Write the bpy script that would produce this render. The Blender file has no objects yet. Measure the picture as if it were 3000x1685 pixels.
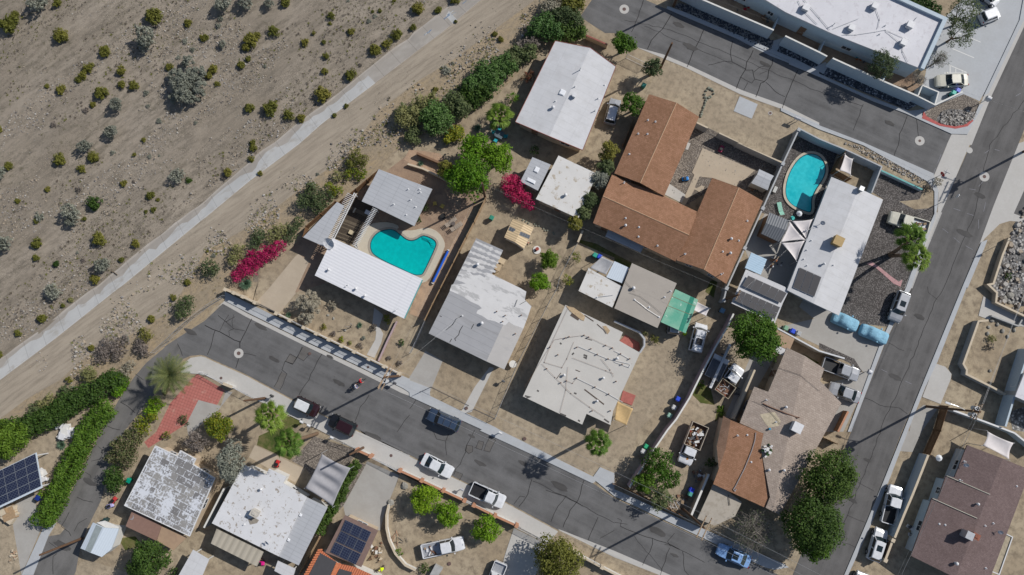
import bpy,math,random
from mathutils import Vector,Matrix,Euler,noise
R=math.radians
SC=bpy.context.scene
COL=SC.collection
# ---------------------------------------------------------------- camera
FPX=2200.0            # focal length in photo pixels (3000 wide)
CAMH=107.0            # drone height above the streets
NADX,NADY=1530.0,1071.0
tx=math.atan((NADY-842.5)/FPX);ty=math.atan((NADX-1500.0)/FPX)
cd=bpy.data.cameras.new("camera");cam=bpy.data.objects.new("camera",cd);COL.objects.link(cam)
cd.sensor_width=36.0;cd.lens=36.0*FPX/3000.0;cd.clip_start=0.5;cd.clip_end=5000
cam.location=(0,0,CAMH);cam.rotation_euler=(tx,ty,0)
SC.camera=cam
RM=Euler((tx,ty,0)).to_matrix()
# ---------------------------------------------------------------- world + sun
SUN_EL,SUN_AZ=41.5,27.3      # azimuth measured anticlockwise from +X of the direction TO the sun
w=bpy.data.worlds.new("World");SC.world=w;w.use_nodes=True
nt=w.node_tree;nt.nodes.clear()
sky=nt.nodes.new("ShaderNodeTexSky");sky.sky_type='NISHITA';sky.sun_disc=False
sky.sun_elevation=R(SUN_EL);sky.sun_rotation=R(90-SUN_AZ)
bg=nt.nodes.new("ShaderNodeBackground");bg.inputs[1].default_value=0.08
wo=nt.nodes.new("ShaderNodeOutputWorld")
nt.links.new(sky.outputs[0],bg.inputs[0]);nt.links.new(bg.outputs[0],wo.inputs[0])
sd=bpy.data.lights.new("sun",'SUN');sd.energy=4.2;sd.angle=R(0.5);sd.color=(1.0,0.965,0.915)
so=bpy.data.objects.new("sun",sd);COL.objects.link(so)
dirv=Vector((math.cos(R(SUN_EL))*math.cos(R(SUN_AZ)),math.cos(R(SUN_EL))*math.sin(R(SUN_AZ)),math.sin(R(SUN_EL))))
so.rotation_euler=dirv.to_track_quat('Z','Y').to_euler();so.location=dirv*150
SC.view_settings.view_transform='Standard';SC.view_settings.look='None'
SC.view_settings.exposure=0.04;SC.view_settings.gamma=1.0
SC.render.engine='CYCLES'
SC.cycles.max_bounces=5;SC.cycles.transparent_max_bounces=8
# ---------------------------------------------------------------- ground shape and photo measurements
random.seed(7)
def G(px,py,z=0.0):
    """point at height z seen at a photo pixel (3000x1685 measurements)"""
    d=RM @ Vector(((px-1500.0)/FPX,-(py-842.5)/FPX,-1.0))
    t=(z-CAMH)/d.z
    return Vector((d.x*t,d.y*t,z))
# edge of the flood channel: lining runs between these two lines
_cA=G(0,1105);_cB=G(820,480)
def pts2(s):
    out=[];ox=oy=0
    for tok in s.split():
        if tok[0] == '@': ox,oy=600*int(tok[1]),420*int(tok[2])
        else:
            a,b=tok.split(',');out.append((ox+float(a)/3.405,oy+float(b)/3.405))
    return out
# lining centre line, lower edge then upper edge (top of bank, foot of bank)
BANK_TOP=[G(*p) for p in pts2("@02 -600,1350 0,930 560,510 1200,0 @01 1220,1420 2043,740 @11 0,745 440,380 950,0 @10 960,1420 1160,1240 1700,830 2043,570 @20 60,520 330,320 700,10 1300,-500 2600,-1500")]
BANK_FOOT=[G(*p,-1.2) for p in pts2("@02 -600,1120 0,740 420,440 850,90 @01 980,1440 1400,1090 1900,700 2043,600 @11 0,590 440,215 690,-10 @10 700,1440 960,1220 1260,1010 1560,760 1860,520 2043,400 @20 0,380 280,160 520,0 1100,-500 2300,-1500")]
def _side(P,line):
    best=None
    for a,b in zip(line[:-1],line[1:]):
        ab=(b-a).xy;ap=(P-a).xy
        t=max(0,min(1,ap.dot(ab)/ab.dot(ab)))
        q=a.xy+ab*t;d=(P.xy-q).length
        s=ab.x*ap.y-ab.y*ap.x
        if best is None or d < best[0]: best=(d,s)
    return best[0]*(1 if best[1] > 0 else -1)     # positive = wash side
def GZ(P):
    """ground height: streets are level, the wash bed lies 1.2 m lower"""
    a=_side(P,BANK_TOP)
    if a <= 0: return 0.0
    b=_side(P,BANK_FOOT)
    if b >= 0: return -1.2
    return -1.2*a/(a-b)
def GG(px,py):
    z=0.0
    for _ in range(4): z=GZ(G(px,py,z))
    return G(px,py,z)
def pts(s,z=0.0): return [G(x,y,z) for x,y in pts2(s)]
def ptg(s): return [GG(x,y) for x,y in pts2(s)]
def pt(s,z=0.0): return pts(s,z)[0]
AX=-26.6      # the common direction of streets and houses (degrees)
UX=Vector((math.cos(R(AX)),math.sin(R(AX)),0));UY=Vector((-UX.y,UX.x,0))
# ---------------------------------------------------------------- mesh builder
class MB:
    def __init__(s): s.v=[];s.f=[];s.m=[];s.cur=0
    def add(s,vs,fs):
        n=len(s.v);s.v.extend([tuple(p) for p in vs])
        for f in fs: s.f.append(tuple(n+i for i in f));s.m.append(s.cur)
        return s
    def poly(s,P,z=None):
        Q=[(p[0],p[1],p[2] if z is None else z) for p in P]
        a=sum(Q[i][0]*Q[(i+1) % len(Q)][1]-Q[(i+1) % len(Q)][0]*Q[i][1] for i in range(len(Q)))
        if a < 0: Q=Q[::-1]
        from mathutils.geometry import tessellate_polygon
        tris=tessellate_polygon([[Vector((q[0],q[1],0)) for q in Q]])
        out=[]
        for t in tris:
            A,B,C=[Q[i] for i in t]
            cr=(B[0]-A[0])*(C[1]-A[1])-(B[1]-A[1])*(C[0]-A[0])
            out.append(t if cr > 0 else t[::-1])
        return s.add(Q,out)
    def prism(s,P,z0,z1,top=True,bottom=False):
        Q=[(p[0],p[1]) for p in P]
        a=sum(Q[i][0]*Q[(i+1) % len(Q)][1]-Q[(i+1) % len(Q)][0]*Q[i][1] for i in range(len(Q)))
        if a < 0: Q=Q[::-1]
        n=len(Q)
        z0s=z0 if hasattr(z0,'__len__') else [z0]*n
        s.add([(x,y,z0s[i]) for i,(x,y) in enumerate(Q)]+[(x,y,z1) for x,y in Q],
              [(i,(i+1) % n,n+(i+1) % n,n+i) for i in range(n)])
        if top: s.poly([(x,y,z1) for x,y in Q])
        if bottom:
            m=MB();m.poly([(x,y,z0) for x,y in Q]);s.add(m.v,[f[::-1] for f in m.f])
        return s
    def box(s,c,d,rz=0.0,rot=None):
        """c = centre of the base, d = sizes, rz degrees"""
        M=rot if rot else Matrix.Rotation(R(rz),3,'Z')
        c=Vector(c);hx,hy,h=d[0]/2,d[1]/2,d[2]
        vs=[c+M@Vector((x*hx,y*hy,z)) for z in (0,h) for x,y in ((-1,-1),(1,-1),(1,1),(-1,1))]
        return s.add(vs,[(3,2,1,0),(4,5,6,7),(0,1,5,4),(1,2,6,5),(2,3,7,6),(3,0,4,7)])
    def cyl(s,a,b,r0,r1=None,n=8,cap=True):
        a=Vector(a);b=Vector(b);r1=r0 if r1 is None else r1
        d=(b-a).normalized();u=d.orthogonal().normalized();v=d.cross(u)
        vs=[a+(u*math.cos(6.28318*i/n)+v*math.sin(6.28318*i/n))*r0 for i in range(n)]
        vs += [b+(u*math.cos(6.28318*i/n)+v*math.sin(6.28318*i/n))*r1 for i in range(n)]
        fs=[(i,(i+1) % n,n+(i+1) % n,n+i) for i in range(n)]
        if cap: fs += [tuple(range(n))[::-1],tuple(range(n,2*n))]
        return s.add(vs,fs)
    def tube(s,P,r,n=6):
        for a,b in zip(P[:-1],P[1:]): s.cyl(a,b,r,r,n,True)
        return s
    def ball(s,c,r,n=10,m=6,jit=0.0):
        c=Vector(c);r=(r,r,r) if not hasattr(r,'__len__') else r
        vs=[c+Vector((0,0,-r[2]))]
        for j in range(1,m):
            t=math.pi*j/m-math.pi/2
            for i in range(n):
                q=1+random.uniform(-jit,jit);a=6.28318*i/n
                vs.append(c+Vector((r[0]*math.cos(t)*math.cos(a),r[1]*math.cos(t)*math.sin(a),r[2]*math.sin(t)))*q if False else c+Vector((r[0]*math.cos(t)*math.cos(a)*q,r[1]*math.cos(t)*math.sin(a)*q,r[2]*math.sin(t)*q)))
        vs.append(c+Vector((0,0,r[2])))
        fs=[(0,1+(i+1) % n,1+i) for i in range(n)]
        for j in range(m-2):
            o=1+j*n
            fs += [(o+i,o+(i+1) % n,o+n+(i+1) % n,o+n+i) for i in range(n)]
        o=1+(m-2)*n;t=len(vs)-1
        fs += [(o+i,o+(i+1) % n,t) for i in range(n)]
        return s.add(vs,fs)
    def strip(s,P,w0,z0,z1,closed=False):
        """a wall along the polyline P, w0 thick, mitred"""
        P=[Vector((p[0],p[1])) for p in P];n=len(P);L=[];Rr=[]
        for i in range(n):
            if closed: a,b=P[i-1],P[(i+1) % n]
            else: a,b=P[max(0,i-1)],P[min(n-1,i+1)]
            d1=(P[i]-a);d2=(b-P[i])
            if d1.length < 1e-6: d1=d2
            if d2.length < 1e-6: d2=d1
            d1=d1.normalized();d2=d2.normalized()
            nn=Vector((-(d1.y+d2.y),d1.x+d2.x)).normalized()
            k=1/max(0.4,nn.dot(Vector((-d1.y,d1.x))))
            L.append(P[i]+nn*w0/2*k);Rr.append(P[i]-nn*w0/2*k)
        m=n if closed else n-1
        for i in range(m):
            j=(i+1) % n
            a,b,c,d=Rr[i],Rr[j],L[j],L[i]
            vs=[(q.x,q.y,z) for z in (z0,z1) for q in (a,b,c,d)]
            fs=[(4,5,6,7),(0,1,5,4),(2,3,7,6)]
            if not closed and i == 0: fs.append((3,0,4,7))
            if not closed and i == m-1: fs.append((1,2,6,5))
            s.add(vs,fs)
        return s
    def mesh(s,name,mats,off=(0,0,0),smooth=False):
        me=bpy.data.meshes.new(name)
        o=Vector(off)
        me.from_pydata([(v[0]-o.x,v[1]-o.y,v[2]-o.z) for v in s.v],[],s.f)
        for m in (mats if isinstance(mats,(list,tuple)) else [mats]): me.materials.append(m)
        if any(s.m): me.polygons.foreach_set("material_index",s.m)
        if smooth: me.polygons.foreach_set("use_smooth",[True]*len(me.polygons))
        me.update();return me
def put(o,label=None,cat=None,group=None,kind=None):
    if label: o['label']=label
    if cat: o['category']=cat
    if group: o['group']=group
    if kind: o['kind']=kind
    return o
def obj(name,mb,mats,parent=None,smooth=False,loc=None,label=None):
    """link the mesh (given in world coordinates) as one object; a part is stored relative to its thing"""
    if parent is not None:
        off=Vector(parent.location)
        if parent.parent is not None: off=off+parent.parent.location
        o=bpy.data.objects.new(name,mb.mesh(name,mats,off,smooth));o.parent=parent
    else:
        if loc is None:
            n=len(mb.v);zs=min(v[2] for v in mb.v)
            loc=(sum(v[0] for v in mb.v)/n,sum(v[1] for v in mb.v)/n,zs)
        o=bpy.data.objects.new(name,mb.mesh(name,mats,loc,smooth));o.location=loc
    COL.objects.link(o)
    if label: o['label']=label
    return o
def lobj(name,mb,mats,parent=None,smooth=False):
    """same, but the mesh is already in the thing's own coordinates"""
    o=bpy.data.objects.new(name,mb.mesh(name,mats,(0,0,0),smooth))
    if parent is not None: o.parent=parent
    COL.objects.link(o);return o
def thing(name,label,cat,loc,group=None,rz=0.0):
    o=bpy.data.objects.new(name,None);COL.objects.link(o);o.empty_display_size=0.3
    o.location=loc;o.rotation_euler=(0,0,R(rz))
    return put(o,label,cat,group)
def struct(name,mb,mats,smooth=False):
    return put(obj(name,mb,mats,None,smooth,loc=(0,0,0)),kind='structure')
KIDS={}
def copy_tree(o,loc,rz=0.0,label=None,group=None,scale=None):
    def cp(x,par):
        c=x.copy();COL.objects.link(c)
        if par is not None: c.parent=par
        for ch in [k for k in x.children]: cp(ch,c)
        return c
    c=cp(o,None);c.location=loc;c.rotation_euler=(0,0,R(rz))
    if scale: c.scale=scale
    if label: c['label']=label
    if group: c['group']=group
    return c
def mid(P):
    n=len(P);return Vector((sum(p[0] for p in P)/n,sum(p[1] for p in P)/n,0))
def inset(P,d):
    """shrink a polygon by d"""
    Q=[Vector((p[0],p[1])) for p in P]
    a=sum(Q[i].x*Q[(i+1) % len(Q)].y-Q[(i+1) % len(Q)].x*Q[i].y for i in range(len(Q)))
    if a < 0: Q=Q[::-1]
    n=len(Q);out=[]
    for i in range(n):
        d1=(Q[i]-Q[i-1]).normalized();d2=(Q[(i+1) % n]-Q[i]).normalized()
        n1=Vector((-d1.y,d1.x));n2=Vector((-d2.y,d2.x));nn=(n1+n2)
        if nn.length < 1e-4: nn=n1
        nn.normalize();k=1/max(0.35,nn.dot(n1))
        out.append(Q[i]+nn*d*k)
    return [Vector((q.x,q.y,0)) for q in out]
# ---------------------------------------------------------------- materials
def _m(name,rough=0.8,spec=0.3,metal=0.0):
    m=bpy.data.materials.new(name);m.use_nodes=True
    b=m.node_tree.nodes["Principled BSDF"]
    b.inputs["Roughness"].default_value=rough;b.inputs["Metallic"].default_value=metal
    b.inputs["Specular IOR Level"].default_value=spec
    return m,m.node_tree,b
def N(t,k,**kw):
    n=t.nodes.new(k)
    for a,v in kw.items(): setattr(n,a,v)
    return n
def coords(t,rot=AX,sc=(1,1,1),world=False):
    if world:
        c=N(t,"ShaderNodeNewGeometry").outputs["Position"]
    else: c=N(t,"ShaderNodeTexCoord").outputs["Object"]
    mp=N(t,"ShaderNodeMapping",vector_type='TEXTURE')
    mp.inputs["Rotation"].default_value=(0,0,R(rot));mp.inputs["Scale"].default_value=(1/sc[0],1/sc[1],1/sc[2])
    t.links.new(c,mp.inputs[0]);return mp.outputs[0]
def noise_(t,co,scale,detail=4,rough=0.6,dist=0.0):
    n=N(t,"ShaderNodeTexNoise");n.inputs["Scale"].default_value=scale;n.inputs["Detail"].default_value=detail
    n.inputs["Roughness"].default_value=rough;n.inputs["Distortion"].default_value=dist
    t.links.new(co,n.inputs["Vector"]);return n.outputs[0]
def voro(t,co,scale,feat='F1',out="Distance"):
    n=N(t,"ShaderNodeTexVoronoi",feature=feat);n.inputs["Scale"].default_value=scale
    t.links.new(co,n.inputs["Vector"]);return n.outputs[out]
def ramp(t,fac,stops,interp='LINEAR'):
    r=N(t,"ShaderNodeValToRGB");cr=r.color_ramp;cr.interpolation=interp
    while len(cr.elements) < len(stops): cr.elements.new(0.5)
    for e,(p,c) in zip(cr.elements,stops):
        e.position=p;e.color=(c,c,c,1) if not hasattr(c,'__len__') else (*c[:3],1)
    t.links.new(fac,r.inputs[0]);return r.outputs[0]
def mix(t,fac,a,b,mode='MIX'):
    n=N(t,"ShaderNodeMix",data_type='RGBA',blend_type=mode)
    for sock,v in ((0,fac),(6,a),(7,b)):
        if hasattr(v,'links') or hasattr(v,'is_linked'): t.links.new(v,n.inputs[sock])
        elif sock == 0: n.inputs[0].default_value=v
        else: n.inputs[sock].default_value=(*v[:3],1)
    return n.outputs[2]
def bump(t,b,h,strength=0.5,dist=0.05):
    n=N(t,"ShaderNodeBump");n.inputs["Strength"].default_value=strength;n.inputs["Distance"].default_value=dist
    t.links.new(h,n.inputs["Height"]);t.links.new(n.outputs[0],b.inputs["Normal"])
def setc(t,b,c): t.links.new(c,b.inputs["Base Color"])
def vary(c,k): return tuple(min(1,max(0,x*k)) for x in c)
_mc={}
def flat(name,c,rough=0.7,spec=0.3,metal=0.0,amt=0.18,scale=3.0):
    """plain material with a soft uneven tone"""
    if name in _mc: return _mc[name]
    m,t,b=_m(name,rough,spec,metal);co=coords(t,0)
    n=noise_(t,co,scale,5);n2=noise_(t,co,scale*9,3)
    a=mix(t,ramp(t,n,[(0.3,0),(0.7,1)]),vary(c,1-amt),vary(c,1+amt*0.7))
    setc(t,b,mix(t,ramp(t,n2,[(0.35,0),(0.65,1)]),a,mix(t,0.5,a,vary(c,1-amt*1.4))))
    _mc[name]=m;return m
def soil(name,c1,c2,c3,peb=14.0,pebs=0.5,stretch=1.0,rot=AX,coarse=0.13,fine=30,bumpd=0.05,weeds=None):
    """dirt / gravel: broad tone, patches, grain and pebbles"""
    m,t,b=_m(name,0.95,0.1);co=coords(t,rot,(stretch,1,1),True);cw=coords(t,0,world=True)
    n1=noise_(t,co,coarse,6,0.6,0.4);n2=noise_(t,co,coarse*7,6,0.65);n3=noise_(t,cw,fine,3,0.6)
    a=mix(t,ramp(t,n1,[(0.38,0),(0.62,1)]),c1,c2)
    a=mix(t,ramp(t,n2,[(0.44,0),(0.66,1.0)]),a,c3)
    if weeds:
        n5=noise_(t,cw,1.7,6,0.7);n6=noise_(t,cw,0.16,3)
        f=N(t,"ShaderNodeMath",operation='MULTIPLY');t.links.new(ramp(t,n5,[(0.52,0),(0.66,0.8)]),f.inputs[0]);t.links.new(ramp(t,n6,[(0.43,0),(0.57,1)]),f.inputs[1])
        a=mix(t,f.outputs[0],a,weeds)
    a=mix(t,ramp(t,n3,[(0.3,0.0),(0.75,0.75)]),a,mix(t,1.0,a,(0.55,0.55,0.55),'MULTIPLY'))
    v=voro(t,cw,peb);vc=voro(t,cw,peb,out="Color")
    msk=ramp(t,v,[(0.18,1),(0.34,0)])
    n4=noise_(t,co,0.45,4,0.7);pm=ramp(t,n4,[(0.44,0),(0.6,1)])
    mm=N(t,"ShaderNodeMath",operation='MULTIPLY');t.links.new(msk,mm.inputs[0]);t.links.new(pm,mm.inputs[1])
    m2=N(t,"ShaderNodeMath",operation='MULTIPLY');t.links.new(mm.outputs[0],m2.inputs[0]);m2.inputs[1].default_value=pebs
    bw=N(t,"ShaderNodeSeparateColor");t.links.new(vc,bw.inputs[0])
    pc=ramp(t,bw.outputs[0],[(0.0,vary(c1,0.45)),(0.5,vary(c3,0.9)),(0.85,vary(c2,1.35)),(1,vary(c2,1.9))])
    setc(t,b,mix(t,m2.outputs[0],a,pc))
    hh=N(t,"ShaderNodeMath",operation='ADD');t.links.new(n2,hh.inputs[0]);t.links.new(mm.outputs[0],hh.inputs[1])
    h3=N(t,"ShaderNodeMath",operation='ADD');t.links.new(hh.outputs[0],h3.inputs[0]);t.links.new(n3,h3.inputs[1])
    bump(t,b,h3.outputs[0],0.8,bumpd);_mc[name]=m;return m
def gravel(name,cols,sc=9.0):
    m,t,b=_m(name,0.9,0.2);cw=coords(t,0,world=True)
    v=voro(t,cw,sc);vc=voro(t,cw,sc,out="Color")
    s=N(t,"ShaderNodeSeparateColor");t.links.new(vc,s.inputs[0])
    k=len(cols);c=ramp(t,s.outputs[0],[(i/max(1,k-1),cols[i]) for i in range(k)])
    n1=noise_(t,cw,0.25,5);c=mix(t,ramp(t,n1,[(0.35,0),(0.65,1)]),mix(t,1,c,(0.72,0.72,0.72),'MULTIPLY'),c)
    setc(t,b,mix(t,ramp(t,v,[(0.3,0),(0.62,0.75)]),c,vary(cols[0],0.4)))
    bump(t,b,v,0.9,-0.05);return m
def asphalt(name,c,rot=AX,lane=0.26):
    m,t,b=_m(name,0.88,0.25);co=coords(t,rot,(0.06,1,1),True);cw=coords(t,rot,world=True)
    n1=noise_(t,co,0.9,5,0.6);n2=noise_(t,cw,0.35,6,0.65);n3=noise_(t,cw,28,2)
    a=mix(t,ramp(t,n1,[(0.35,0),(0.68,1)]),vary(c,1-lane),vary(c,1+lane))
    a=mix(t,ramp(t,n2,[(0.4,0),(0.66,0.8)]),a,vary(c,1.42))
    a=mix(t,ramp(t,n3,[(0.3,0),(0.7,0.5)]),a,vary(c,0.55))
    n4=noise_(t,cw,1.1,4,0.6);a=mix(t,ramp(t,n4,[(0.64,0),(0.74,0.45)]),a,vary(c,0.45))
    setc(t,b,a);bump(t,b,n3,0.4,0.02);return m
def concrete(name,c,stain=(0.22,0.2,0.17),rot=AX,amt=0.6,rough=0.85,world=True):
    m,t,b=_m(name,rough,0.25);cw=coords(t,rot,world=world)
    n1=noise_(t,cw,0.5,7,0.65,0.3);n2=noise_(t,cw,3.2,5,0.7);n3=noise_(t,cw,25,2)
    a=mix(t,ramp(t,n1,[(0.4,0),(0.7,amt)]),c,stain)
    a=mix(t,ramp(t,n2,[(0.4,0),(0.75,0.45)]),a,vary(c,0.78))
    a=mix(t,ramp(t,n3,[(0.3,0),(0.7,0.35)]),a,vary(c,0.8))
    setc(t,b,a);bump(t,b,n2,0.15,0.02);return m
def shingle(name,c1,c2,rot=AX,row=3.6,rough=0.9):
    """courses of small shingles"""
    m,t,b=_m(name,rough,0.12);co=coords(t,rot)
    br=N(t,"ShaderNodeTexBrick");br.inputs["Scale"].default_value=row;br.inputs["Mortar Size"].default_value=0.05
    br.inputs["Mortar Smooth"].default_value=0.6
    br.inputs["Brick Width"].default_value=1.1;br.inputs["Row Height"].default_value=0.85
    br.inputs["Color1"].default_value=(*c1,1);br.inputs["Color2"].default_value=(*c2,1);br.inputs["Mortar"].default_value=(*vary(c1,0.55),1)
    t.links.new(co,br.inputs["Vector"])
    n1=noise_(t,co,0.5,5);n2=noise_(t,co,9,4,0.8)
    a=mix(t,ramp(t,n2,[(0.35,0),(0.7,0.6)]),br.outputs[0],vary(c2,1.25))
    a=mix(t,ramp(t,n1,[(0.35,0),(0.7,0.4)]),a,vary(c1,0.82))
    setc(t,b,a);bump(t,b,br.outputs[1],0.5,-0.03);return m
def coated(name,c=(0.8,0.8,0.81),dirt=(0.33,0.26,0.18),th=0.62,sc=1.3,seam=(0.0,0.0),seamc=0.7,rot=AX,rough=0.75,amt=0.8,streak=1.0,soft=0.08):
    """roll or foam roof under a painted coat, with worn patches and seams"""
    m,t,b=_m(name,rough,0.3);co=coords(t,rot);cs=coords(t,rot,(streak,1,1))
    n0=noise_(t,co,0.35,4);n1=noise_(t,cs,sc,7,0.68,0.2);n2=noise_(t,co,6,4,0.6)
    a=mix(t,ramp(t,n0,[(0.35,0),(0.68,1)]),vary(c,0.9),c)
    a=mix(t,ramp(t,n2,[(0.4,0),(0.7,0.35)]),a,vary(c,0.84))
    if th < 1: a=mix(t,ramp(t,n1,[(th,0),(th+soft,amt)]),a,dirt)
    h=n2
    for ax_,per in enumerate(seam):
        if per:
            sp=N(t,"ShaderNodeSeparateXYZ");t.links.new(co,sp.inputs[0])
            d=N(t,"ShaderNodeMath",operation='DIVIDE');t.links.new(sp.outputs[ax_],d.inputs[0]);d.inputs[1].default_value=per
            fr=N(t,"ShaderNodeMath",operation='FRACT');t.links.new(d.outputs[0],fr.inputs[0])
            w_=0.05/per
            a=mix(t,ramp(t,fr.outputs[0],[(0,1),(w_*1.2,1),(w_*2.0,0),(1,0)]),a,mix(t,1,a,(seamc,)*3,'MULTIPLY'))
    setc(t,b,a);bump(t,b,h,0.25,0.03);return m
def ribbed(name,c,per=0.3,axis=0,rot=AX,dirt=None,th=0.6,rough=0.55,metal=0.0,depth=0.05,sc=0.8,lo=0.8):
    m,t,b=_m(name,rough,0.35,metal);co=coords(t,rot)
    wv=N(t,"ShaderNodeTexWave",wave_type='BANDS',bands_direction='XY'[axis]);wv.inputs["Scale"].default_value=0.314/per
    t.links.new(co,wv.inputs[0]);n1=noise_(t,co,sc,6,0.65);n2=noise_(t,co,4,4)
    a=mix(t,ramp(t,wv.outputs[1],[(0.1,0),(0.5,1)]),vary(c,lo),c)
    a=mix(t,ramp(t,n2,[(0.4,0),(0.7,0.35)]),a,vary(c,0.86))
    if dirt: a=mix(t,ramp(t,n1,[(th,0),(th+0.1,0.8)]),a,dirt)
    setc(t,b,a);bump(t,b,wv.outputs[1],0.7,depth);return m
def leafm(name,c1,c2,c3=None,rough=0.65):
    """foliage: hue and value drift from clump to clump, some light comes through"""
    m,t,b=_m(name,rough,0.25);co=coords(t,0)
    oi=N(t,"ShaderNodeObjectInfo");n1=noise_(t,co,1.1,4,0.7);n2=noise_(t,co,9,2)
    a=mix(t,ramp(t,n1,[(0.36,0),(0.64,1)]),c1,c2)
    if c3: a=mix(t,ramp(t,n2,[(0.52,0),(0.66,0.85)]),a,c3)
    hv=N(t,"ShaderNodeHueSaturation")
    v=N(t,"ShaderNodeMapRange");t.links.new(oi.outputs["Random"],v.inputs[0]);v.inputs[3].default_value=0.78;v.inputs[4].default_value=1.2
    hu=N(t,"ShaderNodeMapRange");t.links.new(oi.outputs["Random"],hu.inputs[0]);hu.inputs[3].default_value=0.515;hu.inputs[4].default_value=0.487
    t.links.new(v.outputs[0],hv.inputs["Value"]);t.links.new(hu.outputs[0],hv.inputs["Hue"]);t.links.new(a,hv.inputs["Color"])
    setc(t,b,hv.outputs[0])
    tr=N(t,"ShaderNodeBsdfTranslucent");t.links.new(hv.outputs[0],tr.inputs[0])
    ms=N(t,"ShaderNodeMixShader");ms.inputs[0].default_value=0.3
    out=t.nodes["Material Output"]
    t.links.new(b.outputs[0],ms.inputs[1]);t.links.new(tr.outputs[0],ms.inputs[2]);t.links.new(ms.outputs[0],out.inputs[0])
    return m
def paint(name,c,rough=0.25,metal=0.0):
    if name in _mc: return _mc[name]
    m,t,b=_m(name,rough,0.5,metal);co=coords(t,0)
    n=noise_(t,co,2.5,4);setc(t,b,mix(t,ramp(t,n,[(0.35,0),(0.7,1)]),vary(c,0.86),c))
    b.inputs["Coat Weight"].default_value=0.5;b.inputs["Coat Roughness"].default_value=0.12
    _mc[name]=m;return m
# ================================================================ THE GROUND
M={}
M['wash']=soil('wash sand',(0.335,0.285,0.225),(0.42,0.36,0.29),(0.25,0.215,0.17),peb=7.0,pebs=0.9,stretch=0.3,rot=38,coarse=0.2,weeds=(0.15,0.135,0.09),bumpd=0.13)
M['track']=soil('track sand',(0.36,0.305,0.24),(0.42,0.36,0.285),(0.30,0.255,0.20),peb=9.0,pebs=0.25,stretch=0.12,rot=36,coarse=0.3)
M['verge']=soil('verge dirt',(0.44,0.34,0.22),(0.38,0.31,0.22),(0.31,0.255,0.19),peb=5.5,pebs=0.7,stretch=0.5,rot=38,coarse=0.4,weeds=(0.2,0.16,0.09),bumpd=0.08)
M['dirt']=soil('yard dirt',(0.37,0.295,0.205),(0.46,0.38,0.27),(0.26,0.21,0.15),peb=8.0,pebs=0.3,coarse=0.15)
M['dirt2']=soil('pale packed dirt',(0.46,0.38,0.275),(0.38,0.31,0.225),(0.29,0.24,0.175),peb=8.0,pebs=0.25,coarse=0.2)
M['brown']=soil('brown paver dirt',(0.33,0.23,0.16),(0.38,0.28,0.20),(0.27,0.19,0.14),peb=5.0,pebs=0.4)
M['pinkdirt']=soil('reddish dirt',(0.46,0.31,0.21),(0.50,0.36,0.25),(0.36,0.26,0.19),peb=8.0,pebs=0.3)
M['greygravel']=gravel('grey gravel',[(0.10,0.09,0.085),(0.17,0.155,0.145),(0.23,0.21,0.20)],6.5)
M['gravel']=gravel('tan gravel',[(0.20,0.17,0.145),(0.29,0.25,0.21),(0.36,0.31,0.26)],6.5)
M['bluegravel']=gravel('dark bed of stones',[(0.06,0.065,0.08),(0.11,0.12,0.14),(0.5,0.5,0.52)],4.5)
M['rocks']=gravel('river stones',[(0.13,0.125,0.12),(0.34,0.33,0.32),(0.55,0.54,0.52)],3.2)
M['asphalt']=asphalt('asphalt',(0.122,0.12,0.12))
M['asphalt2']=asphalt('asphalt avenue',(0.112,0.108,0.106),rot=67)
M['asphalt3']=asphalt('lane asphalt',(0.135,0.13,0.125),rot=62,lane=0.22)
M['walk']=concrete('sidewalk concrete',(0.46,0.445,0.42),(0.38,0.36,0.33),amt=0.5)
M['walkg']=concrete('grey kerb concrete',(0.41,0.425,0.44),(0.33,0.33,0.33),amt=0.5)
M['lining']=coated('channel concrete',c=(0.37,0.335,0.295),dirt=(0.45,0.42,0.38),th=0.5,sc=0.5,streak=.5,rot=37,seam=(3.1,0),seamc=0.72,amt=0.7,soft=0.2)
M['lwhite']=coated('whitewashed concrete',c=(0.50,0.495,0.48),dirt=(0.36,0.335,0.30),th=0.52,sc=0.8,streak=.5,rot=37,seam=(3.1,0),seamc=0.75,amt=0.75,soft=0.12)
M['drive']=concrete('tan driveway',(0.43,0.36,0.275),(0.34,0.28,0.21),amt=0.6)
M['drivegrey']=concrete('grey driveway',(0.36,0.345,0.32),(0.27,0.25,0.225),amt=0.6)
M['grass']=soil('lawn',(0.07,0.10,0.025),(0.12,0.13,0.04),(0.20,0.17,0.08),peb=10,pebs=0.1)
M['crack']=flat('crack filler',(0.028,0.027,0.027),0.9,0.1)
M['patch']=asphalt('patched asphalt',(0.115,0.108,0.102))
M['white']=flat('white paint line',(0.62,0.62,0.60),0.8,amt=0.1)
M['redpaint']=flat('red kerb paint',(0.42,0.10,0.09),0.8,amt=0.25)
M['redpave']=coated('red tile paving',c=(0.42,0.15,0.125),dirt=(0.47,0.27,0.22),th=0.56,sc=1.2,seam=(0.42,0.42),seamc=0.78,rot=-20,amt=0.6)

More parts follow.
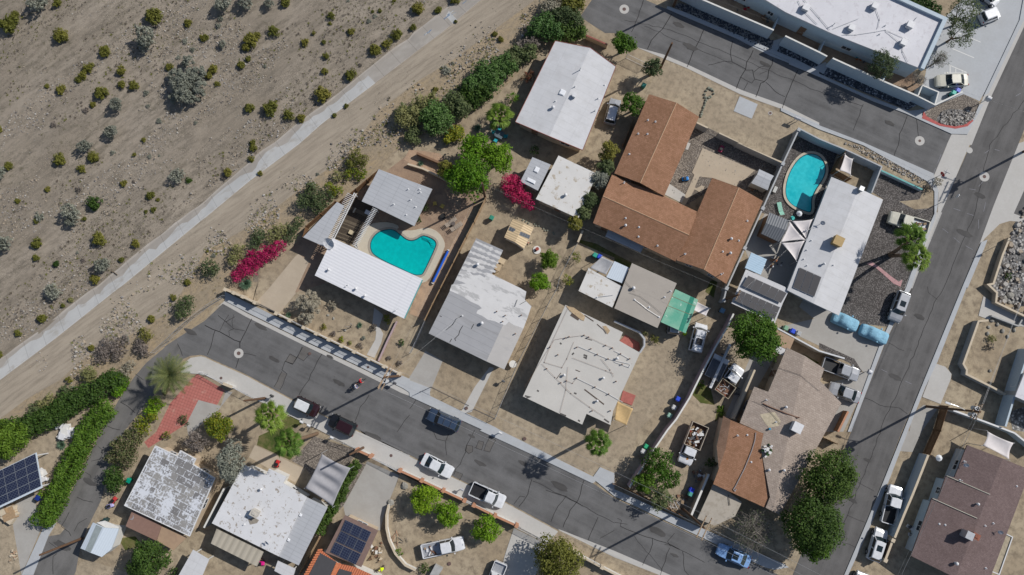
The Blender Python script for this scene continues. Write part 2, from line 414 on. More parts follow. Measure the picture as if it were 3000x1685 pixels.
# ---- terrain: one sheet to the horizon
def terrain():
    x0,x1,y0,y1,st=-112,112,-66,100,1.0
    nx=int((x1-x0)/st)+1;ny=int((y1-y0)/st)+1
    mb=MB();vs=[];side={}
    for j in range(ny):
        for i in range(nx):
            x=x0+i*st;y=y0+j*st;P=Vector((x,y,0))
            a=_side(P,BANK_TOP);z=0.0;wsh=False
            if a > 0:
                z=GZ(P);wsh=True
                if z <= -1.19:
                    c,s=math.cos(R(38)),math.sin(R(38));u=x*c+y*s;v=-x*s+y*c
                    z += 0.26*noise.noise(Vector((u*0.06,v*0.28,3)))+0.17*noise.noise(Vector((u*0.25,v*0.9,9)))
            elif a < 0: z=-0.002
            vs.append((x,y,z));side[(i,j)]=a
    mb.add(vs,[])
    for j in range(ny-1):
        for i in range(nx-1):
            mb.m.append(0 if side[(i,j)] > 1.0 else 1)
            mb.f.append((j*nx+i,j*nx+i+1,(j+1)*nx+i+1,(j+1)*nx+i))
    # skirt out to the horizon
    ring=[(i,0) for i in range(nx-1)]+[(nx-1,j) for j in range(ny-1)]+[(i,ny-1) for i in range(nx-1,0,-1)]+[(0,j) for j in range(ny-1,0,-1)]
    base=len(mb.v);cx,cy=0,17
    for i,j in ring:
        v=vs[j*nx+i];k=30
        mb.v.append((cx+(v[0]-cx)*k,cy+(v[1]-cy)*k,v[2]))
    n=len(ring)
    for q in range(n):
        a=ring[q];b=ring[(q+1) % n]
        mb.f.append((a[1]*nx+a[0],base+q,base+(q+1) % n,b[1]*nx+b[0]));mb.m.append(0 if side[a] > 1.0 else 1)
    return mb
struct('ground',terrain(),[M['wash'],M['dirt']],smooth=True)
# ---- the concrete lining of the channel bank
def resample(L,n):
    d=[0]
    for a,b in zip(L[:-1],L[1:]): d.append(d[-1]+(b-a).length)
    out=[];k=0
    for i in range(n):
        t=d[-1]*i/(n-1)
        while k < len(L)-2 and d[k+1] < t: k += 1
        f=(t-d[k])/max(1e-6,d[k+1]-d[k]);out.append(L[k].lerp(L[k+1],min(1,f)))
    return out
def lining():
    A=resample(BANK_TOP,160);n=len(A);mb=MB();rows=[]
    for p in A:
        best=min(((p.xy-(a.xy+(b.xy-a.xy)*t)).length,i,t) for i,(a,b) in enumerate(zip(BANK_FOOT[:-1],BANK_FOOT[1:])) for t in (max(0,min(1,(p.xy-a.xy).dot(b.xy-a.xy)/(b.xy-a.xy).length_squared)),))
        a,b=BANK_FOOT[best[1]],BANK_FOOT[best[1]+1];q=a.lerp(b,best[2])
        wob=0.12*noise.noise(p*0.5)
        d=(p-q);d.z=0;d.normalize()
        rows.append([(p+d*0.15).xy.to_3d()+Vector((0,0,-0.25)),p.xy.to_3d()+Vector((0,0,0.07))]+[p.lerp(q,t)+Vector((0,0,0.10)) for t in (0.02,max(.2,min(.85,.68+.45*noise.noise(p*.22)+.25*noise.noise(p*1.1))),1)]+[(q-d*(0.25+wob)).xy.to_3d()+Vector((0,0,-1.12)),(q-d*(0.3+wob)).xy.to_3d()+Vector((0,0,-1.6))])
    m=len(rows[0])
    for k in range(m-1):
        for i in range(n-1):
            mb.f.append((i*m+k,(i+1)*m+k,(i+1)*m+k+1,i*m+k+1));mb.m.append(1 if k < 3 and (i < 92 or noise.noise(rows[i][0]*.12+Vector((3,1,0))) > .12) else 0)
    mb.v=[tuple(v) for r in rows for v in r]
    return mb
struct('channel_lining',lining(),[M['lining'],M['lwhite']])
# blue spray paint worn into three bays of the lining
M['spray']=coated('faded blue spray',c=(0.13,0.20,0.30),dirt=(0.44,0.44,0.42),th=0.5,sc=2.2,amt=0.9)
def onbank(s):
    """points on the sloping lining"""
    out=[]
    for x,y in pts2(s):
        P=G(x,y,-0.6)
        for _ in range(5):
            a=_side(P,BANK_TOP);b=_side(P,BANK_FOOT)
            z=-1.2*max(0,min(1,a/(a-b)))+0.115;P=G(x,y,z)
        out.append(P)
    return out
mb=MB()
for s in ("@20 345,190 400,150 440,185 370,225","@20 380,150 435,110 470,150 425,200","@20 425,145 490,110 475,160 440,195","@20 150,350 215,300 220,320 160,375","@20 185,330 260,300 265,330 200,365","@20 525,40 580,5 600,15 550,45","@20 560,10 640,0 600,30"):
    P=onbank(s);mb.strip(P+[P[0]],0.16,P[0].z,P[0].z+0.006)
struct('spray_paint',mb,M['spray'])

# ---- flat sheets
PL=[]
def _in(q,P):
    c=False
    for i in range(len(P)):
        a,b=P[i],P[i-1]
        if (a[1] > q[1]) != (b[1] > q[1]) and q[0] < (b[0]-a[0])*(q[1]-a[1])/(b[1]-a[1])+a[0]: c=not c
    return c
def _hit(P,Q):
    if max(p[0] for p in P) < min(q[0] for q in Q) or max(q[0] for q in Q) < min(p[0] for p in P) or max(p[1] for p in P) < min(q[1] for q in Q) or max(q[1] for q in Q) < min(p[1] for p in P): return False
    if any(_in(p,Q) for p in P) or any(_in(q,P) for q in Q): return True
    o=lambda a,b,c: (b[0]-a[0])*(c[1]-a[1])-(b[1]-a[1])*(c[0]-a[0])
    for i in range(len(P)):
        for j in range(len(Q)):
            a,b,c,d=P[i-1],P[i],Q[j-1],Q[j]
            if o(a,b,c)*o(a,b,d) < 0 and o(c,d,a)*o(c,d,b) < 0: return True
    return False
def level(P,z):
    """lift a sheet clear of every sheet it would share a plane with"""
    zs=sorted(q[1] for q in PL if _hit(P,q[0]))
    for k in zs:
        if abs(k-z) < .0028: z=k+.003
    PL.append((P,z));return z
def sheet(name,mat,strs,z,kind='structure'):
    mb=MB()
    for s in (strs if isinstance(strs,list) else [strs]): P=pts2(s);mb.poly(pts(s),level(P,z))
    return struct(name,mb,mat)
def slab(name,mat,strs,z0,z1):
    mb=MB()
    for s in (strs if isinstance(strs,list) else [strs]): P=pts2(s);z=level(P,z1);mb.prism(pts(s,z),z0,z)
    return struct(name,mb,mat)
# service track and the verge under the shrubs
TOPS="@02 -600,1350 0,930 560,510 1200,0 @01 1220,1420 2043,740 @11 0,745 440,380 950,0 @10 960,1420 1160,1240 1700,830 2043,570 @20 60,520 330,320 700,10 1300,-500"
sheet('dirt_track',M['track'],TOPS+" @20 1900,-500 1250,0 800,330 430,600 100,800 -300,1100 @11 1400,130 1000,420 500,800 0,1080 @02 1700,250 1300,480 850,700 600,930 250,1130 -100,1400",0.004)
sheet('verge',M['verge'],"@20 1900,-500 1250,0 800,330 430,600 100,800 -300,1100 @11 1400,130 1000,420 500,800 0,1080 @02 1700,250 1300,480 850,700 600,930 250,1130 -100,1400 -100,2200 700,1447 1340,900 1640,600 2043,330 @12 200,60 @11 330,1447 900,960 1300,600 1720,250 @20 -50,1447 500,1200 820,1000 1300,520 1700,350 2043,-100 2300,-500",0.0085)
# ---- asphalt
sheet('street',M['asphalt'],"@12 180,170 410,300 1000,590 1500,830 1960,1060 @22 0,1090 720,1420 @23 1200,230 1830,530 @33 0,680 1500,1380 2100,1660 1700,2060 450,1447 0,1240 @23 1470,990 960,715 430,460 80,290 0,250 @13 1540,0 @12 1560,1447 1250,1310 850,1110 400,870 60,720 0,690 @02 2000,680 1900,690 1830,720 1700,850 1640,600 1760,520 2043,340",0.012)
sheet('upper_street',M['asphalt'],"@20 1700,170 1860,-60 @30 0,-400 310,0 505,85 680,155 1830,650 2043,750 @40 860,1130 1320,1340 1270,1447 @41 1140,330 440,30 @40 0,1265 @30 1670,1090 1250,940 720,680 480,580 220,470 0,330 @20 1950,330",0.012)
sheet('avenue',M['asphalt2'],"@40 2383,-490 2043,240 1700,970 1510,1447 @41 1300,480 1210,700 1070,1050 920,1447 @42 660,560 320,1447 @43 -265,1447 -1300,4000 -830,4000 240,1447 460,930 620,540 830,0 @42 1010,1000 1420,0 @41 1600,1000 1740,620 1990,0 @40 2566,0 3400,-2070 3000,-2070",0.016)
sheet('side_street',M['asphalt2'],"@41 1940,700 2043,470 2300,-100 3300,300 3000,1200 2043,740",0.012)
sheet('lane',M['asphalt3'],"@02 1760,520 1640,610 1460,760 1340,900 1180,1140 1010,1447 @03 800,440 560,910 480,1050 300,1447 100,1900 550,1900 750,1447 800,1180 860,1000 1010,700 1080,380 1250,0 @02 1500,1120 1700,900 1830,720 1800,620",0.016)
sheet('lane_edge',M['dirt2'],["@03 1010,700 1070,690 900,1010 1000,1290 900,1310 830,1290 810,1180 870,1000","@03 560,910 480,1060 600,1040 650,980","@03 740,1447 800,1320 900,1300 1350,1447 1400,1700 650,1700"],0.020)
# ---- concrete gutters and the valley gutters across side streets
sheet('gutter',M['walk'],["@41 1280,0 1505,0 1210,700 1180,720 1190,490 1140,330","@40 1270,1447 1320,1340 1480,1330 1520,1447","@40 2060,-100 2060,230 1710,975 1520,1447 1430,1447 1640,960 1990,200","@41 1225,690 1080,1050 930,1447 850,1447 1000,1050 1150,690","@41 2050,-20 1990,0 1740,620 1600,1000 1610,1010 1650,950 1800,805 1900,775 2043,785 2500,960 2500,900 2043,740 1940,700 2043,470 2300,-100 @40 2700,0 2566,0","@12 110,220 180,170 410,300 1000,590 1500,830 1960,1060 @22 0,1090 720,1420 @23 1200,230 1830,530 1880,500 1230,190 830,-30 @22 0,1040 @12 1980,1020 1520,795 1020,560 430,270 200,140",
    "@30 215,470 480,580 720,680 1250,940 1670,1090 2043,1260 2043,1225 1690,1050 1270,900 740,650 490,545 180,460",
    "@23 1500,1005 2043,1270 @33 450,1447 800,1600 @33 560,1447 0,1205 @23 1480,985"],0.024)
# ---- raised pavements (0.12 m)
slab('pavement',M['walkg'],["@12 200,140 200,50 1000,440 1950,880 2043,920 2043,1055 1980,1015 1520,785 1020,550 430,260",
    "@22 -10,930 200,1010 205,1090 850,1400 @23 900,0 1200,150 1880,490 1820,530 1200,235 700,5 @22 720,1425 0,1095","@23 1830,470 1900,370 2043,430 @33 0,590 840,965 1700,1340 1740,1370 1600,1395 1500,1370 0,660 @23 1860,510"],0.0,0.12)
slab('lower_pavement',M['walk'],["@12 0,705 60,735 400,885 850,1125 1250,1325 1560,1462 @13 1540,20 2043,255 @23 0,265 80,305 430,475 600,555 960,730 1460,1000 1480,1015 1380,1130 1080,955 120,515 0,455 @13 1940,425 1650,265 1530,205 1150,5 @12 600,1165 210,975 0,885 @02 1970,870 1800,860 1840,760 1900,710 2000,695"],0.0,0.12)
slab('kerb',M['walkg'],["@40 2043,-40 2043,200 1690,930 1640,960 2000,200","@40 1600,1040 1640,1040 1500,1300 1480,1340 1320,1335 860,1130 540,1010 0,765 -300,640 -300,600 0,735 560,990 1050,1160 1210,1250 1360,1275 1500,1225 1560,1130",
    "@30 520,85 700,165 1830,640 2043,735 2043,710 1830,600 700,120 530,60",
    "@41 440,-10 1140,300 1190,480 1180,640 1155,760 1060,1000 920,1440 @42 655,560 320,1447 285,1447 615,550 870,0 @41 1020,1000 1150,700 1150,480 1080,380 440,20 @40 0,1290 @30 1660,1105 1660,1075 @30 2043,1240 @40 0,1250",
    "@42 1430,0 1020,1000 840,1447 @43 630,540 470,930 250,1447 290,1447 510,960 690,520 890,0 @42 1060,1000 1180,750 1475,0 @41 1480,1447 1650,1040 1680,960 1620,985 1600,1030"],0.0,0.12)
# ---- planted strip and forecourt by the long white building
sheet('stone_strip',M['bluegravel'],["@30 640,30 880,95 1580,410 1560,520 1040,270 600,70","@30 1650,450 2043,620 @40 60,650 1060,1000 880,1100 60,760 0,740 @30 2020,700 1620,520"],0.016)
sheet('strip_path',M['walkg'],["@30 560,70 1040,300 1560,560 2020,740 @40 60,780 880,1110 1090,1085 1030,1150 940,1150 560,1000 0,755 @30 1830,625 700,135 540,80","@30 1580,410 1700,370 1610,530 1545,500","@40 -60,680 60,620 100,650 40,740"],0.020)
sheet('parking_area',M['walkg'],["@40 1700,-300 2600,-900 2383,-490 2043,0 2043,200 1600,1010 1440,940 1200,1040 1000,1000 1060,740 1100,480 1250,180"],0.012)
sheet('corner_gravel',M['gravel'],["@40 1040,1090 1200,1040 1440,940 1600,1020 1560,1130 1500,1210 1360,1265 1210,1240 1030,1170"],0.014)
sheet('corner_stones',M['rocks'],["@40 1220,1110 1300,1085 1440,1100 1570,1130 1530,1190 1430,1250 1330,1262 1200,1225 1170,1190"],0.018)
mb=MB();mb.prism(pts("@40 1025,1180 1045,1110 1070,1160 1210,1235 1360,1262 1470,1235 1530,1185 1540,1205 1480,1260 1360,1285 1200,1255",0.14),0.0,0.135);struct('painted_kerb',mb,M['redpaint'])
mb=MB()
for s in ("@40 1325,485 1545,578","@40 1245,730 1480,730","@40 1285,645 1480,728","@40 1305,655 1305,725","@40 1362,685 1362,725","@40 1425,712 1425,728","@40 1510,380 1610,422","@40 1385,330 1425,345"):
    mb.strip(pts(s),0.13,0.016,0.0215)
struct('parking_lines',mb,M['white'])
# ---- yards
sheet('yard_dirt',M['dirt2'],["@30 490,610 1240,945 1190,1105 1370,1185 1430,1040 1820,1190 1800,1320 1700,1600 @31 1670,190 1040,-90 @30 830,1230 600,1030 360,940 300,950",
    "@12 520,160 880,300 1060,90 600,1100 @12 800,280"],0.008)
sheet('gravel_yard',M['gravel'],["@31 510,400 720,-60 850,-200 1100,-60 1660,190 1590,300 1480,560 1230,430 900,500 700,630"],0.014)
sheet('desert_garden',M['dirt'],["@12 480,150 860,300 1750,760 1940,860 2043,700 @22 180,580 60,400 @12 2000,350 1340,0 900,-60 @11 700,1300 1000,940 560,1300"],0.010)
sheet('driveway',M['drive'],["@11 1250,880 1330,1040 1250,1100 1100,1250 @12 880,100 740,270 500,170 @11 640,1447 900,1130"],0.014)
sheet('carport_slab',M['brown'],["@11 860,1050 1000,900 1300,1000 1200,1400 @12 900,60 @11 1040,1180"],0.010)
sheet('patio_floor',M['brown'],['@30 880,30 1600,330 2043,560 @40 620,850 975,975 1010,860 940,730 0,260 @30 1600,50 1100,-120'],0.008)
slab('concrete_pad',M['walkg'],["@30 1250,960 1430,1040 1370,1185 1190,1108"],0.0,0.05)
slab('patio',M['drive'],["@31 880,48 1400,270 1220,430 980,345 860,335 800,320 775,290","@31 850,330 800,310 665,610 700,625 760,530 800,460 870,500 900,430 870,420 820,450 800,440"],0.0,0.06)
slab('garden_path',M['walk'],["@31 545,400 720,520 680,600 500,510","@31 710,60 735,65 760,0 730,-10","@12 1690,210 1780,280 1740,400 1780,470 1760,560 1690,710 1615,680 1700,530 1710,450 1670,380"],0.0,0.05)
sheet('front_yard',M['dirt'],["@22 -20,900 250,0 700,-200 1100,0 1340,350 900,1447 850,1447 200,1100"],0.008)
sheet('driveway_apron',M['drivegrey'],["@22 160,640 330,740 180,1110 -10,920"],0.014)
sheet('front_path',M['walk'],["@22 800,800 840,810 620,1250 520,1270 500,1270 650,1000 740,880"],0.014)
sheet('side_yard',M['dirt2'],["@22 900,1447 1350,300 1400,80 1510,50 @32 0,-30 600,200 1000,250 600,1050 240,1447 @33 100,500 @23 1850,450 1200,150 780,-20 @22 870,1420"],0.010)
sheet('back_yard',M['dirt'],["@21 800,480 1750,870 1680,990 @22 1200,700 700,300 @21 400,1000 500,1100"],0.010)
sheet('pool_garden',M['brown'],["@21 -600,560 0,100 300,200 820,420 600,700 200,1447 @22 130,330 @21 -100,1447 -500,700"],0.0125)
sheet('dirt_side',M['pinkdirt'],["@21 130,1360 230,1400 560,720 600,800 @22 270,80 150,330 0,270 90,20","@21 300,100 0,60 -60,160 100,260 240,330 420,220"],0.0165)
sheet('shaded_strip',M['grass'],["@31 0,1100 170,1190 400,1290 300,1300 0,1180","@21 1700,960 1860,1000 2043,1100 2043,1140 1850,1060 1690,990","@32 905,50 960,-60 1030,-70 990,110"],0.0185)
sheet('drive_grey',M['drivegrey'],["@42 -50,320 -200,200 -60,-60 120,-20 250,250 600,560 700,480 480,900 430,840 380,790 240,700 0,590 -400,400"],0.012)
sheet('gravel_garden',M['greygravel'],["@41 600,260 1040,450 1150,470 1180,640 1130,760 1000,1050 850,1447 @42 700,400 400,370 200,250 300,0 @41 640,560 520,480","@42 0,560 350,720 430,850 390,870 300,760 0,620"],0.0145)
sheet('verge_strip',M['dirt'],["@41 250,0 440,20 1060,360 1150,480 1175,600 1080,650 950,660 800,580 1000,560 1050,450 600,240"],0.0165)
mb=MB();mb.prism(pts("@41 470,1200 520,1180 620,1250 720,1330 790,1380 830,1360 810,1430 740,1400 620,1290 560,1240"),0,0.05)
struct('pink_path',mb,flat('pink stepping path',(0.46,0.27,0.27),0.85,amt=0.3,scale=6))
sheet('avenue_verge',M['dirt'],["@41 1680,1000 1900,790 2043,790 2500,1200 @42 2500,1500 1530,1200 1200,1180 1000,1110 1180,750 1480,0 @41 1540,1300"],0.008)
slab('avenue_apron',M['walk'],["@42 1160,765 1260,800 1320,870 1310,930 1210,1170 1030,1100"],0,0.06)
sheet('corner_drive',M['drivegrey'],["@42 1040,1180 1200,1190 1020,1447 @43 930,220 800,210 890,0 @42 900,1447 930,1270"],0.012)
slab('entry_path',M['walk'],["@42 1640,95 1750,170 2043,300 2043,400 1950,385 1720,300 1700,330 1590,290"],0.0,0.07)
sheet('weeds',M['grass'],['@32 830,950 960,1020 1000,1180 860,1160 780,1080','@32 1030,1200 1100,1180 1080,1300 1000,1350','@03 1180,1080 1350,1060 1420,1150 1250,1200','@32 1790,660 1900,680 2043,760 1950,800'],0.026)
sheet('stone_garden',M['rocks'],["@42 1890,1250 2100,1180 2250,1480 1930,1430","@41 1900,950 2100,500 2500,900 2500,1700 @42 1760,150 1700,0"],0.014)
sheet('lower_yard',M['dirt'],["@13 1770,1000 1830,760 1950,430 @23 120,540 1030,1000 850,1447 800,1600 -300,1700"],0.010)
sheet('curved_drive',M['drivegrey'],["@13 1620,310 1940,450 1900,560 1800,800 1750,1000 1700,1000 1400,850 1380,740"],0.014)
slab('gate_drive',M['walk'],["@23 1040,980 1375,1140 1260,1447 1240,1550 900,1447 950,1250"],0.0,0.05)
sheet('corner_dirt',M['dirt'],["@23 1470,1030 2043,1310 @33 560,1470 @23 1900,1447 1370,1150"],0.010)
sheet('service_yard',M['dirt2'],["@32 1180,270 830,900 480,1447 @33 130,560 600,830 770,870 1050,400 @32 1070,1290 1180,1290 1400,820 1500,600"],0.012)
sheet('house_side',M['drivegrey'],["@32 1400,600 1600,700 1200,1400 1100,1300","@42 -60,1000 330,900 420,850 460,870 500,900 240,1447 0,1447"],0.010)
sheet('deck_yard',M['drivegrey'],["@31 1300,1050 1500,700 1560,700 2043,800 1750,1447 1450,1447","@31 1480,680 1560,500 1750,30 1850,20 2043,90 @41 60,120 150,330 0,600 @31 1900,760"],0.010)
sheet('pool_surround',M['greygravel'],["@31 1470,690 1560,480 1770,0 1900,-90 @41 200,60 160,150 100,340 @31 2043,640 1950,760 1700,760"],0.0145)
sheet('tile_terrace',M['redpave'],["@02 1930,900 1970,870 @12 200,1030 130,1170 @03 1480,180 1440,120 @02 1560,1447 1700,1160"],0.014)
sheet('terrace_edge',M['drivegrey'],["@02 1980,1130 @12 160,1190 210,1040 280,1050 120,1250 0,1340 @03 1880,60 1860,-60"],0.018)
sheet('lower_lots',M['dirt'],["@12 200,1030 600,1170 @13 1540,210 1640,270 1380,860 1050,1420 1000,1600 @03 -0,1447 1150,1447 850,1300 1050,700 1450,150"],0.0065)
sheet('lower_terrace',M['drive'],["@13 500,150 1000,390 900,520 700,420 440,270"],0.012)
sheet('slate_drive',M['gravel'],["@13 870,310 1090,60 1230,110 1530,200 1400,400 1100,500 1000,380","@13 1530,330 1610,340 1380,760 1300,850 1280,840 1450,500"],0.014)
sheet('lawn',M['grass'],["@13 540,60 800,-60 1000,100 850,300 520,150","@12 760,1290 900,1300 980,1370 800,1447"],0.016)
sheet('west_lot',M['dirt2'],["@02 0,1447 700,1330 1000,1000 1100,1150 @03 700,100 560,440 420,700 430,960 210,1447 0,1900 -600,1900 -600,200 0,150"],0.0125)
sheet('west_drive',M['drivegrey'],["@03 150,740 330,650 420,960 215,1447 130,950"],0.0165)
slab('lane_kerb',M['walkg'],["@03 430,980 520,945 560,930 480,1060 330,1447 215,1447"],0.0,0.1)

# ---- cracks, trench patches, utility covers
mb=MB()
def wob(P,a=0.12):
    out=[]
    for p,q in zip(P[:-1],P[1:]):
        n=max(1,int((q-p).length/0.8))
        for i in range(n):
            v=p.lerp(q,i/n);k=0 if i == 0 else a
            out.append(v+Vector((random.uniform(-k,k),random.uniform(-k,k),0)))
    out.append(P[-1]);return out
for s,wd in (("@12 0,385 150,450 350,550 350,610",.1),("@12 470,320 380,500 350,560",.09),("@12 340,715 310,810",.08),("@12 130,285 210,350 300,300",.06),("@12 240,280 200,340 150,440",.05),("@12 210,350 290,420 400,440",.05),("@12 290,420 240,440 245,490",.05),("@12 105,430 60,600 25,680",.07),("@12 385,665 510,690",.05),("@12 290,280 270,350 280,400",.04),
    ("@12 970,600 880,770 800,745 770,830 820,870 750,1030",.06),("@12 1170,670 1090,820 1040,930 940,1080",.07),("@12 850,670 920,710 875,775 805,745 850,670",.06),("@12 980,600 925,705 985,740 1030,690",.05),("@12 770,845 690,1000",.06),
    ("@12 1640,1080 1550,1200 1500,1340",.06),("@12 2043,1280 1920,1447",.06),("@22 70,1120 0,1220",.06),("@23 390,40 360,110 270,90 240,20",.05),("@23 360,110 370,250",.05),("@23 650,0 570,150 560,220 440,450",.06),
    ("@23 570,150 630,160 630,215 590,235 555,205 570,150",.05),("@23 690,105 740,120 720,200 660,180 690,105",.05),("@23 800,70 860,100 800,220 740,205 800,70",.05),("@23 640,180 660,175",.05),("@23 450,410 530,440 500,500",.04),
    ("@23 1220,490 1180,640 1090,765",.07),("@23 1150,665 1100,660 1040,740",.05),("@23 1560,660 1480,760 1410,915",.06),("@23 1740,500 1680,700 1600,800 1530,970",.07),("@23 1880,870 1840,960 1780,1100",.06),("@23 1360,600 1560,660 1730,760",.06),("@23 1230,510 1500,640 1660,720 2043,930",.05),("@23 2043,1000 1900,1080",.05),
    ("@33 0,920 60,930 130,940",.05),("@33 380,1080 380,1140 280,1350",.06),("@33 600,1030 530,1110 560,1160",.05),("@33 550,1180 460,1447",.06),("@33 680,1210 700,1400 740,1447",.05),("@33 60,960 200,1020 500,1120 650,1190",.07),("@33 200,1060 480,1400",.04),("@33 500,1140 560,1150 900,1320",.05),("@33 60,960 70,900 30,880",.05),
    ("@30 290,0 240,160 170,320",.07),("@30 570,140 480,290 370,400 330,490",.09),("@30 890,300 850,400 780,530 725,670",.09),("@30 1180,410 1160,500 1175,620 1310,690",.07),("@30 935,650 1100,610 1175,620",.06),("@30 1385,500 1320,620 1310,690 1260,770 1215,885",.09),("@30 1580,590 1575,640 1540,700 1530,780 1490,820 1460,830 1410,970",.09),
    ("@30 1310,700 1380,700 1390,760 1400,790 1500,815",.07),("@30 1260,770 1310,800 1370,830 1400,790",.06),("@30 1330,825 1290,900",.06),("@30 1390,720 1450,670 1500,660",.06),("@30 1510,820 1600,910 1700,965",.06),("@30 1830,700 1770,830 1720,950 1670,1090",.08),("@30 1450,740 1520,710",.05),
    ("@40 440,1040 340,1300",.05),("@40 880,1150 800,1340 790,1447 @41 740,150",.06),("@40 970,1190 990,1360",.05),("@30 100,200 560,300 1200,560 2000,900 @40 0,910 440,1060",.035),("@30 300,260 1000,560 1180,640",.03),
    ("@40 2043,1000 1700,1447 @41 1550,700 1420,1000 1240,1447 @42 1170,120 960,640 800,1000 620,1400 @43 540,200 400,560 100,1280",.05),
    ("@42 690,560 850,640",.04),("@42 460,1110 600,1180 800,1210 880,1270",.05),("@42 1080,0 1090,60 1180,130",.03),("@43 390,520 550,610",.04),("@43 280,850 460,920",.04),("@43 180,1100 360,1170",.04),
    ("@02 1770,570 1820,690",.06),("@02 1350,870 1430,930",.05),("@02 1200,1150 1270,1190 1350,1260",.07),("@02 1070,1390 1200,1430",.06),("@03 980,165 1040,210 1100,215",.05),("@03 1030,220 1000,290 910,310",.05),("@03 850,420 900,450 910,480",.05),("@03 770,670 830,700 930,720",.06),("@03 690,820 650,900 610,960 690,1020 710,1060",.06),("@03 870,880 780,930 740,1010",.05),("@03 490,1120 560,1170 700,1200",.05),("@03 570,1230 530,1260 530,1440",.06)):
    mb.strip(wob(pts(s,0.02)),wd,0.025,0.0295)
struct('road_cracks',mb,M['crack'])
sheet('trench_patch',M['patch'],["@12 850,672 918,710 875,773 807,743","@12 980,600 930,705 985,738 1060,600","@12 770,848 820,875 745,1030 690,1000","@23 800,72 858,102 800,218 742,203","@23 690,107 738,122 718,198 662,178","@23 572,152 628,162 628,213 590,233 557,203","@23 460,412 530,440 500,500 450,450"],0.0165)
mb=MB();mc=MB()
# oil and tyre stains
M['stain']=asphalt('oil stained asphalt',(.075,.072,.07))
mo=MB()
for i,s in enumerate('@12 690,725 560,400 1250,700 1340,960 @13 1690,70 @23 700,330 620,60 1500,560 1130,330 @33 420,1010 600,1250 @30 760,470 1500,640 640,250 @40 700,1230 @41 1600,520 1450,900 @42 1000,300 760,900 @43 480,300 330,700 @02 1900,450 @03 900,520 620,1150'.replace('@',' @').split()):
    if s[0] == '@': tl=s;continue
    c=pt(tl+' '+s);a0=rr_=random.uniform(.35,.9);mo.poly([c+UX*math.cos(k*.4488)*rr_*1.7*random.uniform(.7,1.1)+UY*math.sin(k*.4488)*rr_*.6*random.uniform(.7,1.1) for k in range(14)],.0305+i*.0003)
struct('oil_stains',mo,M['stain'])
COVERS=[("@12 338,665",.68,.27),("@30 98,92",.72,.27),("@40 1003,1405",.7,.2),("@41 1648,332",.72,.25),("@41 1500,70",.45,.0)]
for s,r,r2 in COVERS:
    c=pt(s,0.035);mb.cyl(c-Vector((0,0,0.02)),c,r,r,28)
    if r2: mc.cyl(c,c+Vector((0,0,0.008)),r2,r2,20)
for s,r in (("@12 1045,668",.22),("@23 1147,88",.25),("@22 567,1213",.22),("@12 162,912",.2),("@23 395,1335",.25),("@12 1628,803",.18)):
    c=pt(s,0.13);mc.cyl(c-Vector((0,0,.12)),c+Vector((0,0,0.01)),r,r,16)
c=pt("@30 1555,1130");mb.cyl(c,c+Vector((0,0,.04)),.3,.3,18);mc.cyl(c,c+Vector((0,0,.05)),.2,.2,18)
c=pt("@13 1858,255",.12);mc.cyl(c,c+Vector((0,0,.01)),.22,.22,16)
struct('manhole_collar',mb,M['walk']);struct('manhole_cover',mc,flat('rusty iron',(0.13,0.085,0.075),0.8))
mb=MB()   # painted survey marks on the avenue
for s in ("@41 1650,360 1590,430 1560,465 1440,450","@41 1660,590 1640,680 1590,760 1590,850 1570,900","@41 1340,650 1540,720","@41 1230,850 1400,990 1530,1060","@41 1650,100 1700,65 1750,60 1800,75","@42 620,825 980,1000","@40 1960,960 2010,930 2043,800","@41 1215,110 1180,200 1140,300"):
    P=wob(pts(s,0.02),.05)
    for a,b in zip(P[:-1:2],P[1::2]): mb.strip([a,b],0.06,0.024,0.0285)
struct('survey_marks',mb,flat('faded chalk',(0.24,0.24,0.26),.9))
# ================================================================ BUILDINGS
M['stucco']=flat('white stucco',(0.62,0.61,0.58),.9,amt=.1)
M['bluestucco']=flat('pale grey stucco',(0.44,0.51,0.56),.9,amt=.1)
M['tanstucco']=flat('tan stucco',(0.50,0.40,0.29),.9,amt=.12)
M['brownwall']=flat('brown siding',(0.22,0.13,0.08),.85)
M['pinkwall']=flat('mauve block wall',(0.40,0.30,0.31),.9,amt=.15)
M['greywall']=flat('grey block wall',(0.36,0.36,0.35),.9,amt=.15)
M['glass']=flat('window glass',(0.03,0.04,0.05),.1,.6)
M['frame']=flat('white frame',(0.62,0.62,0.62),.6,amt=.06)
M['dark']=flat('dark opening',(0.05,0.045,0.04),.6)
M['wood']=flat('weathered wood',(0.30,0.215,0.135),.85,amt=.3,scale=5)
M['metal']=flat('galvanised metal',(0.52,0.53,0.54),.4,.5,.5,amt=.12)
M['rust']=flat('rusty metal',(0.21,0.11,0.07),.8,amt=.35,scale=8)
M['black']=flat('black plastic',(0.02,0.02,0.022),.5)
M['vent']=flat('vent pipe',(0.62,0.62,0.63),.5,amt=.1)
M['trimred']=flat('red brown fascia',(0.26,0.09,0.07),.7)
M['tealtrim']=flat('turquoise fascia',(0.12,0.36,0.35),.6)
